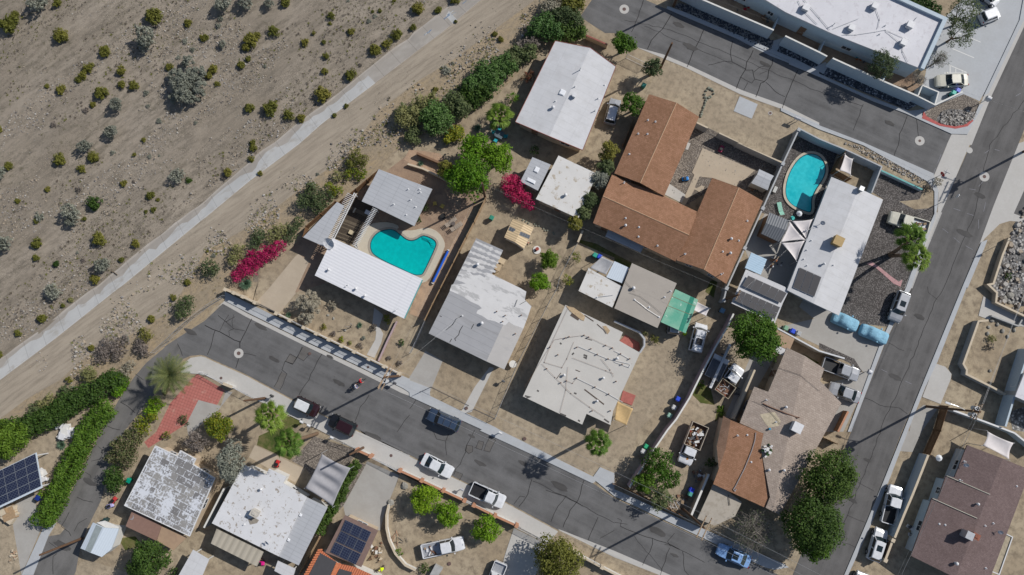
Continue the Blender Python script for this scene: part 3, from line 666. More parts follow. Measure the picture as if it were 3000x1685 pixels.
ROOF={
 'apt': coated('apartment roof',c=(0.60,0.595,0.62),dirt=(0.45,0.43,0.45),th=.55,sc=1.5,amt=.6,streak=1.0),
 'white': coated('painted roll roof',c=(0.55,0.55,0.56),dirt=(0.42,0.415,0.41),th=.48,sc=.8,seam=(3.2,1.0),seamc=.93,amt=.5,soft=.2),
 'worn': coated('worn white roof',c=(0.60,0.585,0.56),dirt=(0.33,0.27,0.19),th=.565,sc=1.2,amt=.75,soft=.06),
 'rib': ribbed('white ribbed roof',(0.65,0.65,0.67),per=0.42,axis=1,depth=.012,lo=.92),
 'grey': coated('grey metal roof',c=(0.40,0.41,0.43),dirt=(0.30,0.30,0.31),th=.6,sc=.8,seam=(2.3,.55),seamc=.86,amt=.6),
 'brown': shingle('brown shingles',(0.205,0.108,0.06),(0.30,0.165,0.105)),
 'pink': shingle('greyish shingles',(0.265,0.215,0.18),(0.36,0.30,0.255),row=3.0),
 'mauve': shingle('mauve brown shingles',(0.125,0.09,0.085),(0.175,0.13,0.125),row=4.5),
 'big': coated('pale foam roof',c=(0.50,0.48,0.445),dirt=(0.16,0.14,0.12),th=.67,sc=3.0,amt=.8,soft=.04),
 'flatgrey': coated('beige grey rolled roof',c=(0.36,0.325,0.285),dirt=(0.24,0.21,0.18),th=.6,sc=2,amt=.5),
 'streak': coated('streaked grey roof',c=(0.37,0.365,0.365),dirt=(0.64,0.63,0.61),th=.53,sc=1.1,streak=.10,rot=AX,amt=.95,soft=.05),
 'seamed': coated('seamed grey roof',c=(0.33,0.33,0.34),dirt=(0.24,0.235,0.235),th=.5,sc=.8,streak=.15,seam=(0,1.0),seamc=.86,amt=.6,soft=.12),
 'patchy': coated('patched white roof',c=(0.24,0.225,0.205),dirt=(0.58,0.60,0.64),th=.485,sc=.9,seam=(1.25,1.05),seamc=1.25,rot=-26,amt=.85,soft=.14),
 'mottle': coated('mottled white roof',c=(0.60,0.60,0.61),dirt=(0.25,0.21,0.165),th=.57,sc=2.0,amt=.85,soft=.05),
 'tan': ribbed('tan ribbed shed roof',(0.60,0.45,0.27),per=.33,axis=1,depth=.03),
 'ribtan': ribbed('beige corrugated cover',(0.40,0.36,0.29),per=.9,axis=0,dirt=(0.30,.25,.19),th=.6),
 'ribgrey': ribbed('slate gazebo roof',(0.12,0.13,0.145),per=.35,axis=0),
 'bluewhite': ribbed('blue white sheet roof',(0.50,0.56,0.62),per=.3,axis=0,lo=.93,depth=.01),
 'lightblue': ribbed('pale blue metal roof',(0.36,0.49,0.60),per=.3,axis=1,lo=.93,depth=.01),
 'lpat': flat('brown rolled patio roof',(0.23,0.14,0.11),.9,amt=.12),
 'lpat2': coated('tan rolled patio roof',c=(0.36,0.25,0.165),dirt=(.28,.19,.13),th=.5,sc=1,amt=.5),
 'slab': coated('aged patio roof',c=(0.38,0.34,0.285),dirt=(0.25,0.215,0.17),th=.5,sc=1.2,amt=.5),
 'tile': ribbed('orange barrel tiles',(0.52,0.17,0.085),per=.3,axis=0,rot=63.4-90+AX+26.6,depth=.1),
 'redbrown': flat('red brown edge roof',(0.20,0.135,0.115),.85),
}
def patchmat():
    m,t,b=_m('patchwork felt roof',.8,.3);co=coords(t,-26);br=N(t,"ShaderNodeTexBrick");br.inputs["Scale"].default_value=1
    for k,v in (("Brick Width",1.25),("Row Height",1.0),("Mortar Size",.05),("Mortar Smooth",.3)): br.inputs[k].default_value=v
    br.inputs["Color1"].default_value=(0,0,0,1);br.inputs["Color2"].default_value=(1,1,1,1);br.inputs["Mortar"].default_value=(.5,.5,.5,1);t.links.new(co,br.inputs["Vector"])
    n1=noise_(t,co,.45,5);n2=noise_(t,co,3.5,6,.7)
    a=mix(t,br.outputs[0],(.16,.155,.155),(.27,.26,.245));s1=N(t,"ShaderNodeMath",operation='ADD');t.links.new(n1,s1.inputs[0]);t.links.new(n2,s1.inputs[1])
    s2=N(t,"ShaderNodeMath",operation='MULTIPLY_ADD');t.links.new(br.outputs[1],s2.inputs[0]);s2.inputs[1].default_value=.16;t.links.new(s1.outputs[0],s2.inputs[2])
    s3=N(t,"ShaderNodeMath",operation='MULTIPLY_ADD');t.links.new(br.outputs[0],s3.inputs[0]);s3.inputs[1].default_value=.07;t.links.new(s2.outputs[0],s3.inputs[2])
    a=mix(t,ramp(t,s3.outputs[0],[(.5,0),(.56,.0)]),a,a);f=N(t,"ShaderNodeMapRange");t.links.new(s3.outputs[0],f.inputs[0]);f.inputs[1].default_value=1.02;f.inputs[2].default_value=1.14;f.inputs[4].default_value=.9
    setc(t,b,mix(t,f.outputs[0],a,(.58,.60,.64)));return m
ROOF['patchy']=patchmat()
def solarmat():
    m,t,b=_m('solar cells',.12,.6);co=coords(t,AX)
    sp=N(t,"ShaderNodeSeparateXYZ");t.links.new(co,sp.inputs[0]);f=[]
    for k in (0,1):
        d=N(t,"ShaderNodeMath",operation='DIVIDE');t.links.new(sp.outputs[k],d.inputs[0]);d.inputs[1].default_value=0.32
        fr=N(t,"ShaderNodeMath",operation='FRACT');t.links.new(d.outputs[0],fr.inputs[0]);f.append(ramp(t,fr.outputs[0],[(0,1),(.07,1),(.1,0),(1,0)]))
    mx=N(t,"ShaderNodeMath",operation='MAXIMUM');t.links.new(f[0],mx.inputs[0]);t.links.new(f[1],mx.inputs[1])
    setc(t,b,mix(t,mx.outputs[0],(0.016,0.02,0.045),(0.10,0.12,0.16)));return m
M['panel']=solarmat()
M['darkpanel']=flat('matt dark panel',(0.075,0.072,0.075),.4,amt=.1)

def openings(root,loop,z1,door=0,step=4.6,z0=0.0,skip=()):
    """windows (frame > pane) along the walls and one door"""
    n=len(loop);k=0
    c=mid(loop)
    for i in range(n):
        a,b=Vector(loop[i]).xy,Vector(loop[(i+1) % n]).xy;L=(b-a).length
        if L < 2.6 or i in skip: continue
        d=(b-a)/L;nn=Vector((d.y,-d.x))
        if nn.dot(a+d*L/2-c.xy) < 0: nn=-nn
        ang=math.degrees(math.atan2(d.y,d.x));m=max(1,int(L/step))
        for j in range(m):
            q=a+d*(L*(j+.5)/m);k += 1
            if k == door+1:
                mb=MB();mb.box((q.x+nn.x*.02,q.y+nn.y*.02,z0+.02),(0.95,.07,2.05),ang);o=obj('door',mb,M['brownwall'],root)
                hb=MB();hq=q+d*.36+nn*.08;hb.box((hq.x,hq.y,z0+1),(.12,.05,.05),ang);h=bpy.data.objects.new('handle',hb.mesh('handle',M['metal'],Vector(root.location)));h.parent=o;COL.objects.link(h)
                continue
            w_=1.5 if L > 4 else 1.0
            mb=MB();zc=z0+1.0;hh=min(1.0,z1-z0-1.35)
            if hh < .3: continue
            for s1 in (-1,1):
                qq=q+d*s1*(w_/2-.04)+nn*.03;mb.box((qq.x,qq.y,zc),(.08,.1,hh),ang)
            for zz in (zc,zc+hh-.08): mb.box((q.x+nn.x*.03,q.y+nn.y*.03,zz),(w_-.17,.1,.08),ang)
            mb.box((q.x+nn.x*.03,q.y+nn.y*.03,zc+.08),(.06,.08,hh-.16),ang)
            o=obj('window',mb,M['frame'],root)
            pb=MB()
            for s1 in (-1,1):
                qq=q+d*s1*(w_/4-.03)+nn*.01;pb.box((qq.x,qq.y,zc+.085),(w_/2-.12,.06,hh-.17),ang)
            h=bpy.data.objects.new('pane',pb.mesh('pane',M['glass'],Vector(root.location)));h.parent=o;COL.objects.link(h)
def sub(name,mb,mat,par):
    root=par.parent
    o=bpy.data.objects.new(name,mb.mesh(name,mat,Vector(root.location)));o.parent=par;COL.objects.link(o);return o
def ccw(P):
    a=sum(P[i][0]*P[(i+1) % len(P)][1]-P[(i+1) % len(P)][0]*P[i][1] for i in range(len(P)))
    return P if a > 0 else P[::-1]
def flathouse(name,label,cat,s,z,roof,wall='stucco',over=.35,thick=.22,door=0,group=None,trim=None,posts=False,win=True,tilt=0.0,fascia=None):
    P=ccw(pts(s,z));c=mid(P);root=thing(name,label,cat,(c.x,c.y,0),group)
    mb=MB();mb.prism([(p.x,p.y) for p in P],z-thick,z,top=True,bottom=True)
    r=obj('roof',mb,[ROOF[roof]],root)
    if trim:
        tb=MB();tb.strip(P,.10,z-thick-.01,z+.045,closed=True);sub('fascia',tb,M[trim],r)
    L=inset(P,over)
    if posts:
        for p in L:
            pb=MB();pb.box((p.x,p.y,0),(.12,.12,z-thick),AX);obj('post',pb,M[wall],root)
        bb=MB()
        bb.strip(L,.1,z-thick-.16,z-thick-.003,closed=True);obj('beam',bb,M[wall],root)
    else:
        wb=MB();wb.prism([(p.x,p.y) for p in L],0,z-thick,top=False);obj('wall',wb,M[wall],root)
        if win: openings(root,L,z-thick,door)
    root['_z']=z;return root,r,P
def gablehouse(name,label,cat,left,right,ridge,zr,slope,roof,wall='stucco',over=.4,thick=.2,door=0,root=None,win=True,trim=None,group=None,zmin=None,cap=None):
    rp=pts(ridge,zr);ra,rb=rp[0].xy,rp[1].xy;rd=(rb-ra).normalized()
    def zof(x,y):
        z=zr
        for _ in range(6):
            p=G(x,y,z);ap=p.xy-ra;d=abs(rd.x*ap.y-rd.y*ap.x);z=zr-slope*d
            if zmin: z=max(zmin,z)
        return G(x,y,z)
    def conv(s):
        out=[]
        for x,y in pts2(s): out.append(zof(x,y))
        return out
    Ls,Rs=conv(left),conv(right)     # each starts at ridge end N and ends at ridge end S
    Ls[0]=rp[0].copy();Ls[-1]=rp[1].copy();Rs[0]=rp[0].copy();Rs[-1]=rp[1].copy()
    loop=Ls+Rs[::-1][1:-1]
    if root is None:
        c=mid(loop);root=thing(name,label,cat,(c.x,c.y,0),group)
    mb=MB();mb.poly(Ls);mb.poly(Rs)
    lo=ccw(loop);n=len(lo)
    mb.add([tuple(p) for p in lo]+[(p[0],p[1],p[2]-thick) for p in lo],[(n+i,n+(i+1) % n,(i+1) % n,i) for i in range(n)])
    for X in (Ls,Rs):
        m2=MB();m2.poly([Vector((p[0],p[1],p[2]-thick)) for p in X]);mb.add(m2.v,[f[::-1] for f in m2.f])
    r=obj('roof',mb,[ROOF[roof]],root)
    if cap:
        cb=MB();a,b=rp[0],rp[1];cb.cyl(a+Vector((0,0,-.03)),b+Vector((0,0,-.03)),.09,.09,6);sub('ridge_cap',cb,M[cap] if isinstance(cap,str) else cap,r)
    if trim:
        tb=MB()
        for i in range(n):
            a,b=lo[i],lo[(i+1) % n];d=(b-a).normalized();nn=Vector((d.y,-d.x,0)).normalized()*.035
            tb.add([a+Vector((0,0,.03)),b+Vector((0,0,.03)),b+nn*2+Vector((0,0,.03)),a+nn*2+Vector((0,0,.03)),a-Vector((0,0,thick)),b-Vector((0,0,thick)),b+nn*2-Vector((0,0,thick)),a+nn*2-Vector((0,0,thick))],[(3,2,1,0),(2,3,7,6),(4,5,6,7),(0,1,5,4)])
        sub('fascia',tb,M[trim],r)
    IN=inset(lo,over);wb=MB();zs=[p[2]-thick-.02 for p in lo]
    wb.add([(p.x,p.y,0) for p in IN]+[(p.x,p.y,zs[i]) for i,p in enumerate(IN)],[(i,(i+1) % n,n+(i+1) % n,n+i) for i in range(n)])
    obj('wall',wb,M[wall],root)
    if win: openings(root,IN,min(zs),door)
    return root,r,lo,zof
def roofbits(root,r,z,items,zof=None):
    """vents, pipes, boxes on a roof: kind x,y"""
    for it in items:
        k,s=it[0],it[1];x,y=pts2(s)[0]
        p=zof(x,y) if zof else G(x,y,z)
        mb=MB()
        if k == 'pipe':
            h=it[2] if len(it) > 2 else .55;mb.cyl(p-Vector((0,0,.1)),p+Vector((0,0,h)),.06,.055,8);mb.cyl(p-Vector((0,0,.03)),p+Vector((0,0,.06)),.17,.1,10)
            sub('vent_pipe',mb,M['vent'],r)
        elif k == 'cap':
            mb.cyl(p-Vector((0,0,.1)),p+Vector((0,0,.45)),.11,.11,10);mb.cyl(p+Vector((0,0,.4)),p+Vector((0,0,.5)),.2,.16,12);mb.cyl(p+Vector((0,0,.5)),p+Vector((0,0,.6)),.16,.04,12);sub('vent_cap',mb,M['vent'],r)
        elif k == 'ball':
            mb.cyl(p-Vector((0,0,.1)),p+Vector((0,0,.25)),.16,.16,10);mb.ball(p+Vector((0,0,.42)),.24,12,8);sub('turbine_vent',mb,M['vent'],r)
        elif k == 'rust':
            mb.cyl(p-Vector((0,0,.1)),p+Vector((0,0,.3)),.08,.08,8);mb.ball(p+Vector((0,0,.33)),.09,8,6);sub('vent_stub',mb,M['rust'],r)
        elif k == 'dish':
            mb.cyl(p,p+Vector((0,0,.6)),.03,.03,6);q=p+Vector((0,0,.65));d=Vector((-.5,-.6,.7)).normalized();u=d.orthogonal().normalized();v=d.cross(u)
            ring=[[q+d*(.16*(k_/3)**2-.05)+(u*math.cos(a*.5236)+v*math.sin(a*.5236))*.33*k_/3 for a in range(12)] for k_ in (1,2,3)]
            mb.add([q-d*.05]+ring[0]+ring[1]+ring[2],[(0,1+i,1+(i+1) % 12) for i in range(12)]+[(1+12*k_+i,13+12*k_+i,13+12*k_+(i+1) % 12,1+12*k_+(i+1) % 12) for k_ in (0,1) for i in range(12)])
            mb.tube([q+v*.3,q+d*.35,q-v*.3],.015,4);sub('satellite_dish',mb,M['vent'],r)
        elif k == 'ac':
            w_,h=it[2],it[3];mt=it[4] if len(it) > 4 else M['vent']
            mb.box(p-Vector((0,0,.1)),(w_*.85,w_*.85,.2),AX);mb.box(p+Vector((0,0,.1)),(w_,w_,h-.15),AX);mb.box(p+Vector((0,0,h-.05)),(w_*1.06,w_*1.06,.06),AX)
            for j in range(4):
                for ax_ in (0,90):
                    mb.box(p+Vector((0,0,.22+j*(h-.4)/4)),(w_+.03,w_*.8,.05) if not ax_ else (w_*.8,w_+.03,.05),AX)
            sub('cooler',mb,mt,r)
        elif k == 'sky':
            w_,l=it[2],it[3];mb.box(p-Vector((0,0,.05)),(w_,l,.17),AX);mb.box(p+Vector((0,0,.121)),(w_*.82,l*.82,.05),AX);o=sub('skylight',mb,flat('skylight dome',(.72,.73,.75),.3,amt=.05),r)
        elif k == 'chim':
            w_,h=it[2],it[3];mb.box(p-Vector((0,0,.2)),(w_,w_*.8,h+.2),AX);mb.box(p+Vector((0,0,h)),(w_*1.1,w_*.9,.08),AX);mb.box(p+Vector((0,0,h+.081)),(w_*.5,w_*.35,.1),AX);sub('chimney',mb,it[4] if len(it) > 4 else M['metal'],r)
def roofpipes(r,z,mat,runs,rad=.035,name='conduit',legs=True,zof=None):
    mb=MB()
    for s in runs:
        P=[(zof(x,y) if zof else G(x,y,z))+Vector((0,0,.12)) for x,y in pts2(s)]
        mb.tube(P,rad,5)
        if legs:
            for p in P[1:-1]: mb.box(p-Vector((0,0,.12)),(.09,.09,.1),AX)
        sub(name,mb,mat,r);mb=MB()
def panels(root,s4,z,nu,nv,mat='panel',gap=.03,name='solar_panel',lift=.1,tilt=0.0,parent_roof=None,frame=True):
    """s4: four corners (first edge = u direction)"""
    A,B,C,D=pts(s4,z+lift) if isinstance(s4,str) else s4
    out=[]
    for i in range(nu):
        for j in range(nv):
            def q(u,v): 
                return A.lerp(B,u).lerp(D.lerp(C,u),v)
            lu=(B-A).length;lv=(D-A).length;gu=gap/2/lu;gv=gap/2/lv
            u0,u1,v0,v1=i/nu+gu,(i+1)/nu-gu,j/nv+gv,(j+1)/nv-gv
            P=[q(u0,v0),q(u1,v0),q(u1,v1),q(u0,v1)]
            cr=(P[1]-P[0]).cross(P[2]-P[0])
            if cr.z < 0: P=P[::-1]
            mb=MB();dn=Vector((0,0,.045))
            I=[p.lerp((P[0]+P[2])/2,.035)+Vector((0,0,.002)) for p in P]
            mb.add([p-dn for p in P]+P,[(0,1,5,4),(1,2,6,5),(2,3,7,6),(3,0,4,7),(3,2,1,0),(4,5,6,7)])
            mb.cur=1;mb.add(I,[(0,1,2,3)])
            o=obj(name,mb,[flat('panel frame',(.16,.17,.19),.4,.5),M[mat]],root) if parent_roof is None else sub(name,mb,[flat('panel frame',(.16,.17,.19),.4,.5),M[mat]],parent_roof)
            out.append(o)
    return out

# ---- long white apartment block, top right
root,r,P=flathouse('apartment_block','long white apartment block with a flat roof and grey parapet beyond the upper street','building',"@30 1100,-200 1510,0 1710,122 @40 125,333 1022,688 1258,188 @30 1335,-705",4.2,'apt','bluestucco',over=.3,door=2)
e=pts("@40 1030,685 1258,188 @30 1335,-705",4.6);mb=MB();mb.strip([p for p in e],.55,3.95,4.62);obj('parapet',mb,M['bluestucco'],root)
roofbits(root,r,4.2,[('ac','@30 1900,90',.9,.7),('ac','@40 310,290',.8,.7),('ac','@40 890,265',.9,.8),('ac','@40 825,440',.8,.7),('ac','@40 540,75',.8,.7),('pipe','@40 135,255',.9),('pipe','@40 600,345',.4),('pipe','@40 655,260',.4)])
roofpipes(r,4.2,M['metal'],["@40 230,350 360,350 560,320 660,300 900,405","@40 560,90 600,200 580,290","@40 660,310 790,420","@40 825,460 830,520 880,625","@30 1830,10 1870,95 2020,245","@30 1885,0 2043,180 @40 100,300","@40 970,175 915,250","@40 390,190 140,290"],.03)
# ---- white gabled house beside the shrubs, top centre
root,r,lo,zf=gablehouse('gabled_house','white gabled house with vent pipes between the shrub belt and the driveway','house',"@20 1800,478 1455,410 1058,1215 1395,1358","@20 1800,478 2055,665 1725,1495 1395,1358","@20 1800,478 1395,1358",3.7,.13,'white','tanstucco',trim='trimred',door=3)
roofbits(root,r,0,[('pipe','@20 1700,700',1.0),('pipe','@20 1650,868',.5),('ac','@20 1640,962',.5,.6),('pipe','@20 1880,985',.5),('pipe','@20 1455,1012',.3),('ball','@20 1430,1078'),('pipe','@20 1850,1107',.7),('sky','@20 1525,925',.8,.8),('pipe','@20 1945,850',.2)],zf)
# ---- small grey roof with two skylights
root,r,P=flathouse('backyard_annexe','small grey annexe with two white skylights beside the bougainvillea','annexe',"@21 1225,138 1407,212 1280,472 1105,380",2.8,'grey','greywall')
roofbits(root,r,2.8,[('sky','@21 1268,265',.65,.75),('sky','@21 1212,375',1.3,.5)])
# ---- worn white roof
root,r,P=flathouse('garage','square white garage roof with brown worn patches and one round vent','garage',"@21 1485,122 1867,302 1685,750 1260,555",3.2,'worn','tanstucco')
roofbits(root,r,3.2,[('ball','@21 1555,520')])
# ---- brown shingled U house
root,r,lo,zf=gablehouse('courtyard_house','U shaped house with three brown shingled gables round a patio','house',"@31 -115,528 -24,313 500,528 830,684 745,915","@31 -115,528 @21 1830,795 @31 0,885 612,1178 745,915","@31 -115,528 745,915",4.35,.24,'brown','tanstucco',cap=flat('tan ridge shingles',(.42,.27,.17),.9))
roofbits(root,r,0,[('pipe','@31 112,745',.3),('cap','@31 108,822'),('pipe','@31 245,835',.25),('pipe','@31 240,930',.25),('pipe','@31 430,1020',.3),('pipe','@31 95,395',.8)],zf)
_,r2,lo2,zf2=gablehouse(None,None,None,"@30 620,1025 345,940 @31 0,300 258,395","@30 620,1025 845,1165 @31 497,526 258,395","@30 620,1025 @31 258,395",4.42,.2,'brown','tanstucco',root=root,cap=flat('tan ridge shingles',(.42,.27,.17)))
roofbits(root,r2,0,[('pipe','@30 335,1200',.4),('pipe','@30 410,1215',.35),('pipe','@30 238,1335',.35),('pipe','@30 330,1338',.35),('pipe','@31 150,108',.3)],zf2)
_,r3,lo3,zf3=gablehouse(None,None,None,"@31 1242,440 975,345 620,1166 895,1260","@31 1242,440 1482,576 1117,1402 895,1260","@31 1242,440 895,1260",4.4,.22,'brown','tanstucco',root=root,cap=flat('tan ridge shingles',(.42,.27,.17)))
roofbits(root,r3,0,[('pipe','@31 1325,773',.3),('cap','@31 1160,955'),('pipe','@31 1240,970',.3),('pipe','@31 1080,1080',.35),('cap','@31 1152,1098'),('pipe','@31 705,1105',.6),('pipe','@31 1065,1305',1.1)],zf3)
mb=MB();mb.prism(pts("@31 -60,860 300,1020 262,1090 -90,930",2.35),2.2,2.35,True,True);obj('patio_cover',mb,ROOF['grey'],root)
# ---- white gabled house by the avenue
root,r,lo,zf=gablehouse('avenue_house','long white gabled house with a tan cooler beside the gravel garden','house',"@41 392,446 122,335 @32 1722,35 @42 -55,168","@41 392,446 637,562 @42 197,287 -55,168","@41 392,446 @42 -55,168",3.65,.13,'white','bluestucco',over=.7)
roofbits(root,r,0,[('ac','@41 405,462',.6,.7,M['metal']),('ac','@41 165,985',1.25,1.1,flat('tan cooler',(.40,.28,.12),.6)),('cap','@41 40,1205'),('pipe','@41 140,1215',.3),('dish','@41 20,800'),('pipe','@31 1915,870',.9),('pipe','@31 1965,970',.3),('pipe','@31 1890,1155',.3),('pipe','@31 1918,1065',.3),('pipe','@31 1920,1220',.3)],zf)
S=[zf(*q) for q in pts2("@31 1845,1238 2062,1335 1990,1535 1775,1440")];S=[p+Vector((0,0,.14)) for p in S]
for k,(u0,u1) in enumerate(((0,.33),(.34,.66),(.67,1))):
    q=[S[0].lerp(S[1],u0),S[0].lerp(S[1],u1),S[3].lerp(S[2],u1),S[3].lerp(S[2],u0)]
    panels(root,q,0,1,1,'darkpanel',parent_roof=r)
# ---- carport with solar rows
root,r,P=flathouse('solar_carport','white carport roof carrying two rows of dark solar panels','carport',"@31 1312,1258 1702,1432 @32 1735,52 1680,165 1602,365 1168,165",2.9,'white','bluestucco',over=.5,posts=True)
panels(root,"@31 1335,1318 @32 1722,62 1662,165 @31 1275,1420",2.9,5,1,'darkpanel',lift=.35,parent_roof=r)
panels(root,"@32 1245,30 1655,205 1600,325 1195,138",2.9,6,2,'darkpanel',lift=.35,parent_roof=r)
flathouse('metal_shed','small shed with a pale blue metal roof above the solar carport','shed',"@31 1365,1090 1522,1157 1460,1312 1303,1243",2.6,'lightblue','greywall',win=False)
# ---- pool house group
root,r,P=flathouse('pool_house','flat grey roofed guest house north of the kidney pool','guest house',"@11 1735,258 @21 226,455 45,825 @11 1700,637 1565,578",2.9,'grey','tanstucco',over=.5)
roofbits(root,r,2.9,[('pipe','@11 1885,610',.5),('pipe','@11 2030,460',.35),('pipe','@21 10,565',.4),('pipe','@21 108,490',.4),('pipe','@21 100,460',.3),('pipe','@21 60,635',.3),('pipe','@11 2010,715',.25)])
root,r,P=flathouse('pool_residence','long bright white ribbed roof house between kidney pool and desert garden','house',"@11 1275,945 @21 131,1355 @12 1990,320 @11 1097,1318",3.1,'rib','tanstucco',over=.8,trim=None)
roofbits(root,r,3.1,[('cap','@11 1240,1262'),('pipe','@11 1405,1430',.25),('pipe','@11 1425,1415',.25),('cap','@12 1512,22'),('cap','@12 1602,92')])
mb=MB();a,b=pts("@21 131,1355 @12 1990,320",3.1);d=(b-a).normalized();mb.strip([a+d*.1,b-d*.1],.12,2.9,3.12);sub('gutter',mb,M['tealtrim'],r)
q=pt("@12 1905,240",3.1)
mb=MB();mb.tube([q,q+Vector((0,0,.6))],.03);mb.tube([q+Vector((-.5,-.3,.6)),q+Vector((.5,.3,.6))],.02);mb.tube([q+Vector((-.3,.3,.6)),q+Vector((.3,-.3,.6))],.02);sub('antenna',mb,M['metal'],r)
q=pt("@11 1280,985",3.0)
t_=thing('satellite_dish','large white satellite dish on the corner of the ribbed roof','satellite dish',(q.x-.3,q.y,3.1))
mb=MB();d=Vector((-.25,-.5,.83)).normalized();u=d.orthogonal().normalized();v=d.cross(u)
rg=[[d*(.3*(k/4)**2+.4)+(u*math.cos(a*.3927)+v*math.sin(a*.3927))*.85*k/4 for a in range(16)] for k in (1,2,3,4)]
mb.add([d*.4]+sum(rg,[]),[(0,1+i,1+(i+1) % 16) for i in range(16)]+[(1+16*k+i,17+16*k+i,17+16*k+(i+1) % 16,1+16*k+(i+1) % 16) for k in range(3) for i in range(16)])
lobj('dish',mb,M['vent'],t_)
mb=MB();mb.cyl((0,0,-.05),d*.42,.05,.05);mb.tube([Vector(u*.8+d*.65),d*1.2,Vector(-u*.8+d*.65)],.02,4);lobj('bracket',mb,M['metal'],t_)
root,r,P=flathouse('carport','grey sloping triangular carport roof beside the wooden deck','carport',"@11 1320,585 1388,622 1183,1027 980,937",2.75,'grey','greywall',over=.3,posts=True)
# deck + pergola
t_=thing('deck','weathered dark plank deck between the two pool buildings','deck',mid(pts("@11 1490,520 1700,650 1480,1000 1270,930",.15)))
D4=pts("@11 1485,540 1705,640 1490,1005 1290,935",.2);mb=MB();nn=34
for i in range(nn):
    a0,a1=D4[0].lerp(D4[3],(i+.06)/nn),D4[0].lerp(D4[3],(i+.94)/nn);b0,b1=D4[1].lerp(D4[2],(i+.06)/nn),D4[1].lerp(D4[2],(i+.94)/nn)
    mb.cur=random.choice((0,0,1));mb.prism([a0,b0,b1,a1],.05,.2+random.uniform(-.008,.008))
obj('planks',mb,[flat('dark decking',(.075,.058,.042),.8,amt=.3,scale=6),flat('grey decking',(.15,.12,.085),.8,amt=.3,scale=6)],t_)
t_=thing('pergola','white painted pergola beams with a row of short rafters over the deck','pergola',mid(pts("@11 1490,495 1700,650 1480,1030 1215,1000",0)))
for s in ("@11 1492,492 1235,1010","@11 1510,500 1262,1005"):
    a,b=pts(s,2.6);mb=MB();mb.strip([a,b],.09,2.42,2.6);obj('beam',mb,M['frame'],t_)
a,b=pts("@11 1702,648 1492,1030",2.6);mb=MB();mb.strip([a,b],.11,2.42,2.6);obj('beam',mb,M['frame'],t_)
for s,n,l0,l1 in (("@11 1470,510 1215,1000",30,-.75,.45),("@11 1702,648 1492,1030",26,-.4,.4)):
    a,b=pts(s,2.72)
    for i in range(n):
        q=a.lerp(b,(i+.5)/n);mb=MB();mb.strip([q+UX*l0,q+UX*l1],.06,2.605,2.72);obj('rafter',mb,M['frame'],t_)
for s in ("@11 1490,500","@11 1230,1000","@11 1700,655","@11 1490,1025"):
    q=pt(s,2.4);mb=MB();mb.box((q.x,q.y,0),(.12,.12,2.42),AX);obj('post',mb,M['frame'],t_)
# ---- the roof half stripped of its white coat
root,r,P=flathouse('half_coated_house','house with a grey roof half covered in peeling white coating','house',"@21 665,945 932,1066 820,1305 @22 1165,48 1150,132 1217,196 945,827 765,745 190,466",3.1,'seamed','tanstucco',over=.4)
W=pts("@21 820,1305 770,1290 750,1340 700,1310 640,1330 590,1270 520,1270 490,1300 540,1340 500,1370 560,1400 @22 420,-20 400,40 470,70 540,105 610,150 690,185 720,215 680,235 665,265 720,290 780,330 850,345 900,370 955,385 990,350 1040,385 1090,400 1135,418 1180,300 1213,197 1150,133 1163,50 @21 1110,1447",3.1)
for k in range(8):
    t=.07+k*.115;a0,b0=pts('@21 %f,%f %f,%f' % (665-235*t+8,945+455*t,925-235*t*.55,1075+390*t),3.1);nS=26;U_,L_=[],[]
    for i in range(nS+1):
        p=a0.lerp(b0,i/nS);w_=.16+.26*noise.noise(Vector((i*.35,k*3.1,1)))+.05*noise.noise(Vector((i*1.7,k,5)));w_=max(.03,w_+.05*(k > 4));U_.append(p+UY*w_);L_.append(p-UY*w_)
    mb=MB();mb.poly(U_+L_[::-1],3.104+k*.0002);sub('coat_streak',mb,flat('streaks of white coat',(.55,.54,.53),.8,amt=.15),r)
mb=MB();mb.poly(W,3.109);sub('white_coat',mb,coated('peeling white coat',c=(.60,.59,.58),dirt=(.36,.355,.35),th=.525,sc=.9,streak=.35,amt=.85,soft=.06),r)
mb=MB();mb.poly(pts("@22 935,375 1000,352 1040,385 1090,402 1135,418 945,825 767,743",3.1),3.106);sub('grey_cap_sheet',mb,coated('paler grey sheet',c=(.45,.43,.41),dirt=(.36,.35,.34),th=.55,sc=1.2,amt=.5,streak=.3),r)
roofbits(root,r,3.1,[('ball','@21 680,1212'),('ball','@22 722,365'),('rust','@22 870,248'),('rust','@22 955,288'),('rust','@22 1115,285'),('rust','@22 930,348'),('rust','@22 1055,470'),('pipe','@22 525,290',.4)])
roofpipes(r,3.1,M['black'],["@22 530,285 470,320 430,380 370,430","@22 1075,130 1050,200","@22 1105,175 1160,145"],.03,legs=False)
mb=MB()
for s in ("@22 530,390 500,440 490,480 450,520 460,540","@22 420,520 400,555","@22 640,375 615,420","@22 300,290 320,300"): mb.strip(pts(s,3.1),.09,3.101,3.112)
sub('tar_repair',mb,M['crack'],r)
# ---- tan shed
root,r,lo,zf=gablehouse('garden_shed','small white shed with a tan gabled roof and grey middle band','shed',"@21 1142,800 1030,750 944,937 1052,985","@21 1142,800 1237,845 1140,1052 1052,985","@21 1142,800 1052,985",2.75,.22,'tan','stucco',over=.12,win=False)
q=[zf(*p) for p in pts2("@21 1000,830 1110,880 1095,915 985,865")];mb=MB();mb.poly([p+Vector((0,0,.02)) for p in q]);mb.poly([zf(*p)+Vector((0,0,.02)) for p in pts2("@21 1110,880 1205,920 1190,955 1095,915")]);sub('grey_panel',mb,ROOF['ribgrey'],r)
